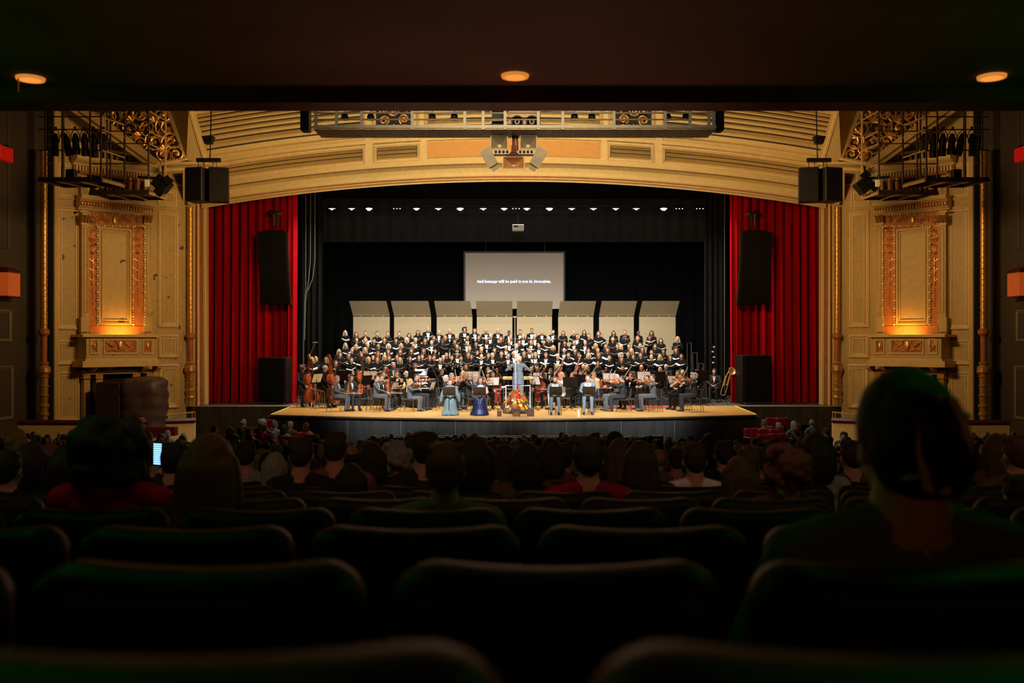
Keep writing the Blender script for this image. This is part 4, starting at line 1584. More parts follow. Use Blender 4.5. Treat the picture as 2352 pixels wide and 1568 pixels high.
# ---------------------------------------------------------------- projection screen with the surtitle
YS = 49.6
sx0, sx1 = (1069 - 1180) / FPX * YS, (1294 - 1180) / FPX * YS
sz0, sz1 = 4 + (784 - 709) / FPX * YS, 4 + (784 - 581) / FPX * YS
t = thing('projection_screen', 'grey hanging projection screen with a line of lyrics above the shell panels', 'screen', ((sx0 + sx1) / 2, YS, sz0))
o = t.location.copy()
m = MB()
m.box((sx0 - o.x, -.01, 0), (sx1 - o.x, .02, sz1 - sz0))
m.build('screen_surface', SCREEN, t)
m = MB()
for a, b, c_, d in ((sx0 - .09, sx0, 0, sz1 - sz0 + .09), (sx1, sx1 + .09, 0, sz1 - sz0 + .09), (sx0, sx1, sz1 - sz0, sz1 - sz0 + .09)):
    m.box((a - o.x, -.03, c_), (b - o.x, .03, d))
m.build('frame', mat('screen_frame_navy', (.025, .025, .035), .5), t)
for px in (1116, 1251):
    m = MB()
    x = (px - 1180) / FPX * YS - o.x
    m.tube([(x, 0, sz1 - sz0 + .09), (x, 0, 13.62 - sz0)], .01, 4)
    m.build('suspension_wire', mat('wire_pale', (.25, .22, .15), .5), t)


def serif_text(txt):
    """bold serif lettering as flat polygons; returns MB in units of the em"""
    m = MB()
    adv = dict(zip('AndhomageWwilbptyuJrs. ', (.72, .56, .56, .56, .5, .83, .5, .5, .44, 1, .72, .28, .28, .56, .56, .33, .5, .56, .5, .44, .39, .25, .25)))
    px = [0.0]

    def quad(*p):
        m.add([(px[0] + x, 0, y) for x, y in p], [tuple(range(len(p)))])

    def V(x, y0, y1, w=.13):
        quad((x - w / 2, y0), (x + w / 2, y0), (x + w / 2, y1), (x - w / 2, y1))

    def S(x, y, a=.12, b=.12):
        quad((x - a, y), (x + b, y), (x + b, y + .035), (x - a, y + .035))

    def L(x0, y0, x1, y1, w):
        quad((x0 - w / 2, y0), (x0 + w / 2, y0), (x1 + w / 2, y1), (x1 - w / 2, y1))

    def arc(cx, cy, rx, ry, a0=0, a1=360, tx=.12, ty=.045):
        n = 14
        o = [(cx + rx * math.cos(R_(a0 + (a1 - a0) * i / n)), cy + ry * math.sin(R_(a0 + (a1 - a0) * i / n))) for i in range(n + 1)]
        q = [(cx + (rx - tx) * math.cos(R_(a0 + (a1 - a0) * i / n)), cy + (ry - ty) * math.sin(R_(a0 + (a1 - a0) * i / n))) for i in range(n + 1)]
        for i in range(n):
            quad(o[i], o[i + 1], q[i + 1], q[i])

    def hump(x):
        arc(x, .27, .19, .19, 0, 150)
        V(x + .125, 0, .28)
        S(x + .125, 0)
    for ch in txt:
        if ch == 'A':
            L(.08, 0, .35, .67, .05), L(.62, 0, .37, .67, .15), quad((.19, .2), (.52, .2), (.52, .245), (.21, .245)), S(.08, 0, .08, .1), S(.62, 0, .14, .12)
        elif ch in 'nhm':
            V(.13, 0, .68 if ch == 'h' else .46), S(.13, 0), S(.1, .425 if ch != 'h' else .645, .1, .03), hump(.30)
            if ch == 'm':
                hump(.57)
        elif ch == 'd':
            arc(.24, .23, .21, .24, 40, 320), V(.42, 0, .68), S(.46, 0, .04, .1), S(.38, .645, .1, .04)
        elif ch in 'bp':
            arc(.31, .23, .22, .24, -140, 140), V(.13, 0 if ch == 'b' else -.21, .68 if ch == 'b' else .46), S(.1, .645 if ch == 'b' else .425, .1, .03)
            if ch == 'p':
                S(.13, -.21)
        elif ch == 'o':
            arc(.25, .23, .23, .24)
        elif ch == 'e':
            arc(.23, .23, .2, .24, 0, 325), quad((.1, .23), (.43, .23), (.43, .27), (.1, .27))
        elif ch == 'a':
            arc(.19, .13, .16, .14, 30, 330), V(.35, 0, .34), arc(.23, .32, .18, .15, 0, 165), S(.42, 0, .04, .06)
        elif ch == 'g':
            arc(.23, .29, .18, .18), arc(.24, -.06, .21, .14, 0, 360, .07, .05), quad((.3, .42), (.48, .42), (.48, .47), (.3, .47)), L(.14, .04, .14, .14, .08)
        elif ch == 'w':
            L(.24, 0, .1, .46, .13), L(.26, 0, .36, .46, .05), L(.5, 0, .38, .46, .13), L(.52, 0, .63, .46, .05), S(.1, .425), S(.63, .425, .08, .08), S(.36, .425, .08, .08)
        elif ch == 'y':
            L(.25, 0, .1, .46, .13), L(.17, -.2, .4, .46, .05), S(.1, .425), S(.4, .425, .08, .08), arc(.1, -.14, .08, .07, 180, 360, .06, .05)
        elif ch in 'il':
            V(.14, 0, .46 if ch == 'i' else .68), S(.14, 0), S(.11, .425 if ch == 'i' else .645, .1, .03)
            if ch == 'i':
                arc(.14, .6, .075, .075, 0, 360, .074, .074)
        elif ch == 't':
            V(.15, .06, .6), quad((.02, .42), (.3, .42), (.3, .46), (.02, .46)), arc(.22, .09, .13, .1, 180, 320)
        elif ch == 'u':
            V(.13, .14, .46), arc(.27, .17, .205, .18, 180, 340), V(.42, 0, .46), S(.1, .425, .1, .03), S(.39, .425, .1, .03), S(.46, 0, .04, .08)
        elif ch == 'J':
            V(.33, .1, .67), arc(.21, .1, .185, .17, 180, 360), S(.33, .635, .14, .14)
        elif ch == 'r':
            V(.13, 0, .46), S(.13, 0), S(.1, .425, .1, .03), arc(.28, .3, .16, .17, 40, 160)
        elif ch == 's':
            arc(.19, .345, .15, .125, 20, 250, .08), arc(.2, .12, .16, .125, -160, 80, .08)
        elif ch == '.':
            arc(.12, .06, .075, .075, 0, 360, .074, .074)
        px[0] += adv.get(ch, .25)
    return m, px[0]


m, wd = serif_text('And homage will be paid to you in Jerusalem.')
sc = (1266 - 1095) / FPX * YS / wd
m.v = [(x * sc - wd * sc / 2, -.015, z * sc * 1.02) for x, y, z in m.v]
lt = m.build('lettering', LETTER, t, loc=(((1180.5) - 1180) / FPX * YS - o.x, 0, 4 + (784 - 649.0) / FPX * YS - sz0))
stuff(lt)

# ---------------------------------------------------------------- acoustic shell
SH = [(808, 895), (902, 990), (1000, 1085), (1092, 1177), (1187, 1271), (1282, 1366), (1376, 1459), (1468, 1555)]
YP = 48.4
for i, (pa, pb) in enumerate(SH):
    xa, xb = (pa + 3 - 1180) / FPX * YP, (pb - 1180) / FPX * YP
    if i >= 4:
        xa, xb = (pa - 1180) / FPX * YP, (pb - 3 - 1180) / FPX * YP
    zk = 4 + (784 - 727) / FPX * YP
    t = thing('shell_panel', '%s cream acoustic shell panel behind the choir, counted from the string-bass side' % ordw(i), 'panel', ((xa + xb) / 2, YP, STG))
    hw = (xb - xa) / 2
    m = MB()
    m.cbox((-hw, 0, .1), (hw, .06, zk - STG), .012)
    m.build('wall_panel', SHELL, t)
    dy = -.75
    zt_ = 4 + (784 - 691) / FPX * (YP + dy)
    off = (hw * 2) * .0 + (-.07 if i < 3 else (.07 if i > 4 else 0)) * 1.0
    m = MB()
    k = 7
    m.loft([[(-hw + off * (j / k), dy * (j / k) ** 1.1, zk - STG + .03 + (zt_ - zk - .03) * j / k), (hw + off * (j / k), dy * (j / k) ** 1.1, zk - STG + .03 + (zt_ - zk - .03) * j / k),
             (hw + off * (j / k), dy * (j / k) ** 1.1 + .06, zk - STG + .03 + (zt_ - zk - .03) * j / k), (-hw + off * (j / k), dy * (j / k) ** 1.1 + .06, zk - STG + .03 + (zt_ - zk - .03) * j / k)] for j in range(k + 1)])
    m.build('canopy_panel', SHELL, t)
    m = MB()
    m.box((-.05, .06, 0), (.05, .16, zk - STG))
    m.box((-hw * .8, .0, 0), (hw * .8, .9, .08))
    m.build('stand', BLACK, t)
    for dx in (-.5, .1, .6):
        m = MB()
        m.box((dx - .03, -.02, zk - STG - .01), (dx + .03, .0, zk - STG + .03))
        m.build('hinge', BRASS, t)
# ================================================================ people: one voxel-welded body mesh per pose, hair meshes per style
SKINS = [mat('skin_light', (0.62, 0.36, 0.24), .5, var=.06), mat('skin_rosy', (0.60, 0.30, 0.20), .5, var=.06),
         mat('skin_tan', (0.42, 0.22, 0.12), .5, var=.06), mat('skin_brown', (0.16, 0.075, 0.04), .5, var=.06)]
HAIRC = {'black': (0.012, 0.010, 0.009), 'dark': (0.03, 0.018, 0.012), 'brown': (0.085, 0.04, 0.02), 'auburn': (0.16, 0.05, 0.02),
         'blonde': (0.52, 0.34, 0.15), 'grey': (0.30, 0.29, 0.28), 'white': (0.62, 0.60, 0.57), 'red': (0.30, 0.09, 0.025)}
HAIRM = {k: mat('hair_' + k, c, .55, var=.3, scale=30, grain=(6, 6, .7), bump=.5, bscale=60) for k, c in HAIRC.items()}
CLOTHC = {'black': (0.006, 0.006, 0.0065), 'charcoal': (0.035, 0.035, 0.038), 'greysuit': (0.10, 0.105, 0.115), 'bluesuit': (0.15, 0.185, 0.225),
          'teal': (0.14, 0.20, 0.215), 'navyseq': (0.05, 0.08, 0.26), 'white': (0.70, 0.70, 0.70), 'maroon': (0.24, 0.012, 0.03), 'red': (0.35, 0.01, 0.012),
          'green': (0.08, 0.13, 0.06), 'olive': (0.20, 0.17, 0.06), 'peach': (0.55, 0.32, 0.22), 'lightblue': (0.5, 0.56, 0.62), 'greycoat': (0.28, 0.28, 0.30),
          'brownc': (0.10, 0.055, 0.035), 'darkc': (0.025, 0.02, 0.02), 'dustyrose': (0.22, 0.10, 0.10), 'greygreen': (0.11, 0.15, 0.11), 'navy': (0.025, 0.03, 0.06)}
CLOTHM = {k: mat('cloth_' + k, c, .85, var=.2, scale=14, bump=.25, bscale=30, spec=.12) for k, c in CLOTHC.items()}
SHIRT = mat('white_shirt', (0.75, 0.75, 0.75), .7, var=.03)
SHOE = mat('black_shoe', (0.012, 0.012, 0.012), .3)
EYE = mat('dark_eye', (0.015, 0.01, 0.008), .3)
LIP = mat('lip', (0.22, 0.05, 0.04), .5)
V3 = Vector


def capmesh(mb, p0, r0, p1, r1, n=10):
    p0, p1 = V3(p0), V3(p1)
    d = p1 - p0
    L = d.length
    if L < 1e-6:
        mb.ell(p0, (r0, r0, r0))
        return
    d.normalize()
    pts, rr = [], []
    for a in (-88, -60, -30, 0):
        pts.append(p0 + d * r0 * math.sin(R_(a)))
        rr.append(max(r0 * math.cos(R_(a)), 1e-4))
    for a in (0, 30, 60, 88):
        pts.append(p1 + d * r1 * math.sin(R_(a)))
        rr.append(max(r1 * math.cos(R_(a)), 1e-4))
    up = V3((0, 0, 1)) if abs(d.z) < .9 else V3((1, 0, 0))
    a = d.cross(up).normalized()
    b = d.cross(a)
    mb.loft([[tuple(p + r * (math.cos(t) * a + math.sin(t) * b)) for t in [2 * PI * j / n for j in range(n)]] for p, r in zip(pts, rr)])


def weld(mb, vox, smooth=2):
    """voxel-weld overlapping volumes to one surface; returns (verts array, faces list)"""
    me = mb.mesh('weld', [])
    o = bpy.data.objects.new('weld', me)
    COL.objects.link(o)
    r = o.modifiers.new('r', 'REMESH')
    r.mode = 'VOXEL'
    r.voxel_size = vox
    if smooth:
        s_ = o.modifiers.new('s', 'SMOOTH')
        s_.factor = .5
        s_.iterations = smooth
    bpy.context.view_layer.update()
    m2 = bpy.data.meshes.new_from_object(o.evaluated_get(bpy.context.evaluated_depsgraph_get()))
    n = len(m2.vertices)
    co = np.empty(n * 3, np.float32)
    m2.vertices.foreach_get('co', co)
    co = co.reshape(-1, 3).astype(np.float64)
    nl = len(m2.loops)
    li = np.empty(nl, np.int32)
    m2.loops.foreach_get('vertex_index', li)
    ls = np.empty(len(m2.polygons), np.int32)
    lt_ = np.empty(len(m2.polygons), np.int32)
    m2.polygons.foreach_get('loop_start', ls)
    m2.polygons.foreach_get('loop_total', lt_)
    fs = [tuple(li[a:a + b].tolist()) for a, b in zip(ls, lt_)]
    bpy.data.objects.remove(o)
    bpy.data.meshes.remove(me)
    bpy.data.meshes.remove(m2)
    return co, fs


class Fig:
    """collects the volumes of one figure; slots: 0 skin, 1 clothes, 2 shirt, 3 shoes, 4 eyes, 5 lips"""

    def __init__(s):
        s.mb, s.pr, s.ex = MB(), [], MB()

    def cap(s, p0, r0, p1, r1, m):
        capmesh(s.mb, p0, r0, p1, r1)
        s.pr.append(('c', np.array(p0, float), r0, np.array(p1, float), r1, m))

    def ell(s, c, r, m, M=None):
        if M is None:
            M = Matrix.Identity(3)
        M4 = Matrix.Translation(c) @ M.to_4x4()
        s.mb.ell((0, 0, 0), r, 14, 10, M=M4)
        s.pr.append(('e', np.array(c, float), np.array(r, float), np.array(M), m))

    def lofts(s, rings, m):
        """rings: (z, rx, ry, cx, cy)"""
        s.mb.loft([[(cx + rx * math.cos(t), cy + ry * math.sin(t), z) for t in [2 * PI * j / 18 for j in range(18)]] for z, rx, ry, cx, cy in rings])
        s.pr.append(('l', np.array(rings, float), m))

    def hand(s, wr, d, nrm, side=1, curl=.5, m=0):
        """palm in the weld, five separate fingers added; d: hand direction, nrm: palm side"""
        d, nrm = V3(d).normalized(), V3(nrm)
        nrm = (nrm - d * nrm.dot(d)).normalized()
        lat = d.cross(nrm).normalized() * side
        wr = V3(wr)
        M = Matrix((lat, d, nrm)).transposed()
        c = wr + d * .05
        s.ell(c, (.041, .055, .017), m, M)
        for k, (o, L) in enumerate(((-.03, .062), (-.01, .072), (.011, .068), (.031, .054))):
            p = wr + d * .088 + lat * o
            pts = [p]
            a = curl * .35
            dd = d.copy()
            for j, f in enumerate((.45, .32, .25)):
                a += curl * .6
                dv = d * math.cos(a) + nrm * math.sin(a)
                p = p + dv * L * f
                pts.append(p)
            s.ex.tube(pts, [.0088, .0085, .0075, .006], 6, m)
        p = wr + d * .03 - lat * .036
        s.ex.tube([p, p - lat * .02 + d * .02 + nrm * .012, p - lat * .022 + d * .045 + nrm * .022], [.011, .0095, .007], 6, m)

    def head(s, hc, tilt=0, turn=0, face=True, neck=None, nr=.056):
        hc = V3(hc)
        M = Matrix.Rotation(turn, 3, 'Z') @ Matrix.Rotation(tilt, 3, 'X')
        A = lambda x, y, z: tuple(hc + M @ V3((x, y, z)))
        s.ell(A(0, .012, .018), (.074, .094, .098), 0, M)
        s.ell(A(0, -.03, -.05), (.055, .062, .066), 0, M)
        s.cap(A(0, -.05, -.09), .026, A(0, -.06, -.085), .024, 0)
        s.cap(A(0, -.085, .008), .010, A(0, -.106, -.026), .0145, 0)
        s.ell(A(0, -.072, .034), (.05, .022, .014), 0, M)
        for sg in (-1, 1):
            s.ell(A(sg * .076, .012, -.01), (.012, .02, .032), 0, M)
            s.ell(A(sg * .036, -.066, -.03), (.022, .02, .02), 0, M)
            s.ex.ell(A(sg * .031, -.083, .008), (.012, .007, .007), 6, 5, 4)
        s.ex.ell(A(0, -.092, -.058), (.018, .006, .0065), 8, 5, 5)
        if neck is not None:
            s.cap(A(0, .03, -.05), nr * .95, neck, nr * 1.05, 0)
        return hc, M

    def mesh(s, vox, tux=None, dec=None):
        co, fs = weld(s.mb, vox)
        fc = np.array([co[list(f)].mean(0) for f in fs])
        best = np.full(len(fc), 1e9)
        mi = np.zeros(len(fc), int)
        for p in s.pr:
            if p[0] == 'c':
                _, a, r0, b, r1, m = p
                ab = b - a
                t = np.clip(((fc - a) @ ab) / max(ab @ ab, 1e-9), 0, 1)
                d = np.linalg.norm(fc - a - t[:, None] * ab, axis=1) - (r0 + (r1 - r0) * t)
            elif p[0] == 'e':
                _, c, r, M, m = p
                q = (fc - c) @ M / r
                d = (np.linalg.norm(q, axis=1) - 1) * r.min()
            else:
                _, rg, m = p
                z = fc[:, 2]
                o = np.argsort(rg[:, 0])
                rg = rg[o]
                rx, ry, cx, cy = [np.interp(z, rg[:, 0], rg[:, k]) for k in (1, 2, 3, 4)]
                d = (np.sqrt(((fc[:, 0] - cx) / rx) ** 2 + ((fc[:, 1] - cy) / ry) ** 2) - 1) * np.minimum(rx, ry)
                d += np.maximum(0, rg[0, 0] - z) + np.maximum(0, z - rg[-1, 0])
            k = d < best
            best[k] = d[k]
            mi[k] = m
        if tux is not None:
            x, y, z = fc.T
            z0, z1, yf, w0 = tux
            vee = (mi == 1) & (z > z0) & (z < z1) & (y < yf) & (np.abs(x) < w0 * (.25 + .75 * (z - z0) / (z1 - z0)))
            mi[vee] = 2
        n = len(co)
        return [tuple(v) for v in co] + s.ex.v, fs + [tuple(n + i for i in f) for f in s.ex.f], mi.tolist() + s.ex.m


BODY = {}


def torso(F, pel, nk, wide=.18, depth=.115, m=1, belly=.0, male=True):
    """pelvis point -> neck base, leaning freely"""
    pel, nk = V3(pel), V3(nk)
    ax = (nk - pel)
    L = ax.length
    z = ax.normalized()
    x = V3((1, 0, 0))
    y = z.cross(x).normalized()
    M = Matrix((x, y, z)).transposed()
    at = lambda f, dy=0: tuple(pel + z * L * f + y * dy)
    F.ell(at(.02), (.165, .12, .13), m, M)
    F.ell(at(.30, -belly * .5), (.145 + belly * .4, .105 + belly, .16), m, M)
    F.ell(at(.58, -.01), (.165, depth, .18), m, M)
    F.ell(at(.78, 0), (wide * .92, depth * .9, .10), m, M)
    sh = []
    for sg in (-1, 1):
        s_ = pel + z * L * .86 + x * sg * wide
        F.cap(tuple(pel + z * L * .97 + x * sg * .035), .055, tuple(s_), .062, m)
        sh.append(s_)
    return sh, at, M


def arm(F, sh, el, wr, m=1, hd=None, nrm=(0, 0, -1), side=1, curl=.5, skin=False, r=.052):
    mm = 0 if skin else m
    F.cap(tuple(sh), r * 1.08, tuple(el), r * .84, mm)
    F.cap(tuple(el), r * .84, tuple(wr), r * .60, mm)
    sh, el, wr = V3(sh), V3(el), V3(wr)
    d = V3(hd) if hd is not None else (wr - el).normalized()
    F.cap(tuple(wr), .026, tuple(wr + d.normalized() * .03), .024, 0)
    F.hand(tuple(wr + d.normalized() * .01), d, nrm, side, curl)


def legs_seated(F, pel, m=1, spread=.12, fwd=.44, kz=.52, gown=False, feet_y=None):
    pel = V3(pel)
    fy = feet_y if feet_y is not None else -fwd + .02
    for sg in (-1, 1):
        hip = (sg * .09, pel.y - .02, pel.z)
        kn = (sg * spread, pel.y - fwd, kz)
        an = (sg * (spread + .01), pel.y + fy, .10)
        F.cap(hip, .092, kn, .068, m)
        F.cap(kn, .066 if not gown else .085, an, .048 if not gown else .085, m)
        F.cap((an[0], an[1] + .01, .05), .045, (an[0] * 1.12, an[1] - .16, .038), .036, 3)


def body(kind):
    if kind in BODY:
        return BODY[kind]
    F = Fig()
    tux = None
    vox = .0165
    if kind in ('choir_man', 'choir_woman'):
        male = kind == 'choir_man'
        W = .185 if male else .16
        sh, at, M = torso(F, (0, 0, .93), (0, .01, 1.44), W, .12 if male else .115, belly=.02 if male else 0)
        F.head((0, -.025, 1.585), .12, 0, neck=(0, .01, 1.43))
        for i, sg in enumerate((-1, 1)):
            arm(F, sh[i], (sg * (W + .06), -.06, 1.12), (sg * .135, -.27, 1.135), hd=(-sg * .45, -.7, .10), nrm=(-sg * .2, .1, 1), side=sg, curl=.7)
        if male:
            for sg in (-1, 1):
                F.cap((sg * .09, 0, .9), .095, (sg * .1, 0, .5), .07, 1)
                F.cap((sg * .1, 0, .5), .068, (sg * .105, .02, .10), .052, 1)
                F.cap((sg * .105, .03, .05), .045, (sg * .12, -.15, .04), .038, 3)
            tux = (1.02, 1.42, -.05, .075)
            F.ex.ell((0, -.105, 1.41), (.05, .014, .02), 8, 5, 1)
        else:
            F.lofts([(1.0, .15, .115, 0, 0), (.85, .18, .14, 0, 0), (.5, .21, .17, 0, 0), (.08, .26, .22, 0, 0), (.03, .26, .22, 0, 0)], 1)
            for sg in (-1, 1):
                F.cap((sg * .09, -.15, .04), .04, (sg * .1, -.25, .035), .033, 3)
    elif kind == 'conductor':
        sh, at, M = torso(F, (0, 0, .95), (0, 0, 1.46), .20, .13, belly=.02)
        F.lofts([(1.15, .175, .125, 0, 0), (.95, .195, .14, 0, 0), (.78, .205, .15, 0, 0), (.74, .20, .145, 0, 0)], 1)
        F.head((0, -.03, 1.61), .1, 0, neck=(0, .01, 1.45))
        for i, sg in enumerate((-1, 1)):
            arm(F, sh[i], (sg * .40, -.12, 1.22), (sg * .30, -.36, 1.24), hd=(-sg * .3, -.8, .1), nrm=(0, 0, -1), side=sg)
            F.cap((sg * .10, 0, .88), .10, (sg * .11, 0, .5), .078, 1)
            F.cap((sg * .11, 0, .5), .075, (sg * .11, .02, .10), .058, 1)
            F.cap((sg * .11, .03, .05), .046, (sg * .12, -.16, .04), .04, 3)
        vox = .015
    elif kind == 'bass_player':
        sh, at, M = torso(F, (0, .05, .80), (0, -.04, 1.30), .18, .12)
        F.head((0, -.08, 1.45), .25, .3, neck=(0, -.03, 1.29))
        arm(F, sh[1], (.33, -.18, 1.22), (.20, -.34, 1.38), hd=(-.4, -.3, .3), nrm=(-.6, -.3, 0), side=1, curl=.9)
        arm(F, sh[0], (-.28, -.16, 1.0), (-.14, -.40, .82), hd=(.2, -.4, -.6), nrm=(.4, 0, -.5), side=-1, curl=.8)
        for sg in (-1, 1):
            F.cap((sg * .09, .04, .80), .095, (sg * .17, -.32, .56), .07, 1)
            F.cap((sg * .17, -.32, .56), .066, (sg * .18, -.26, .12), .05, 1)
            F.cap((sg * .18, -.25, .05), .045, (sg * .2, -.42, .038), .037, 3)
    else:
        male = True
        lean = .05
        if kind.startswith('aud'):
            wide = .20 if 'wide' in kind or 'fore' in kind else .18
            sh, at, M = torso(F, (0, -.02, .50), (0, .07, .965), wide, .125, belly=.03)
            F.head((0, .045, 1.105), .08, 0, neck=(0, .075, .955), nr=.068 if 'fore' in kind else .058)
            for i, sg in enumerate((-1, 1)):
                if sg > 0 and 'phone' in kind:
                    arm(F, sh[i], (.27, -.16, .78), (.215, -.27, .96), hd=(-.1, -.2, .6), nrm=(-.6, -.5, 0), side=1, curl=.9)
                    continue
                arm(F, sh[i], (sg * (wide + .07), -.04, .68), (sg * .12, -.30, .60), hd=(-sg * .5, -.5, -.1), nrm=(0, 0, -1), side=sg, curl=.6, r=.058)
            legs_seated(F, (0, -.02, .50), 1, .13, .42, .50)
            vox = .010 if 'fore' in kind else (.014 if 'near' in kind else .02)
        else:
            gown = 'gown' in kind
            wide = .16 if ('gown' in kind or 'woman' in kind) else .185
            sh, at, M = torso(F, (0, .0, .53), (0, lean - .06, 1.03), wide, .115 if gown else .12, belly=0 if gown else .015)
            F.head((0, -.035, 1.175), .10, 0, neck=(0, -.0, 1.02))
            nk = lean - .06
            if 'violin_up' in kind:
                arm(F, sh[1], (.26, -.17, .92), (.27, -.40, 1.03), hd=(-.2, -.5, .5), nrm=(-.6, 0, .5), side=1, curl=1.0, skin='bare' in kind)
                arm(F, sh[0], (-.30, -.18, .86), (-.10, -.40, .88), hd=(.6, -.5, -.1), nrm=(0, 0, -1), side=-1, curl=.8, skin='bare' in kind)
            elif 'violin_rest' in kind:
                arm(F, sh[1], (.26, -.08, .76), (.18, -.33, .70), hd=(-.2, -.5, .1), nrm=(-.8, 0, .1), side=1, curl=1.0)
                arm(F, sh[0], (-.26, -.06, .76), (-.12, -.32, .66), hd=(.2, -.6, -.1), nrm=(0, 0, -1), side=-1, curl=.8)
            elif 'cello' in kind:
                arm(F, sh[1], (.30, -.16, .98), (.16, -.34, 1.06), hd=(-.3, -.3, .3), nrm=(-.6, -.3, 0), side=1, curl=.9)
                arm(F, sh[0], (-.30, -.18, .80), (-.20, -.46, .70), hd=(.3, -.5, -.3), nrm=(.3, 0, -.6), side=-1, curl=.8)
            elif 'wind' in kind:
                for i, sg in enumerate((-1, 1)):
                    arm(F, sh[i], (sg * .27, -.14, .84), (sg * .06, -.34, .92 - .06 * i), hd=(-sg * .5, -.4, .3), nrm=(-sg * .5, .3, .3), side=sg, curl=.9)
            else:   # hands in the lap
                for i, sg in enumerate((-1, 1)):
                    arm(F, sh[i], (sg * .245, -.06, .76), (sg * .10, -.30, .66), hd=(-sg * .6, -.4, -.1), nrm=(0, 0, -1), side=sg, curl=.6, skin=gown and 'shawl' not in kind)
            legs_seated(F, (0, .0, .53), 1, .17 if 'cello' in kind else (.09 if gown else .12), .44, .53, gown)
            if gown:
                F.lofts([(.56, .20, .24, 0, -.28), (.42, .22, .20, 0, -.38), (.2, .26, .20, 0, -.41), (.05, .33, .24, 0, -.43), (.015, .33, .24, 0, -.43)], 1)
            if not gown and 'woman' not in kind and 'tux' not in kind:
                tux = (.76, 1.03, -.07, .055)
                F.ex.ell((0, -.118, 1.0), (.045, .014, .018), 8, 5, 3)
            if 'tux' in kind:
                tux = (.62, 1.02, -.06, .12)
                F.ex.ell((0, -.125, 1.005), (.05, .014, .02), 8, 5, 2)
            vox = .015
    vs, fs, mi = F.mesh(vox, tux)
    BODY[kind] = (vs, fs, mi)
    return BODY[kind]


MESHC = {}


def body_mesh(kind, skin, cloth):
    k = (kind, skin, cloth)
    if k not in MESHC:
        base = (kind,)
        if base not in MESHC:
            vs, fs, mi = body(kind)
            me = bpy.data.meshes.new('person')
            me.from_pydata(vs, [], fs)
            for m in (SKINS[0], CLOTHM['black'], SHIRT, SHOE, EYE, LIP):
                me.materials.append(m)
            me.polygons.foreach_set('material_index', mi)
            me.polygons.foreach_set('use_smooth', [True] * len(fs))
            MESHC[base] = me
        me = MESHC[base].copy()
        me.materials[0] = SKINS[skin]
        me.materials[1] = CLOTHM[cloth]
        MESHC[k] = me
    return MESHC[k]


HAIRS = {}


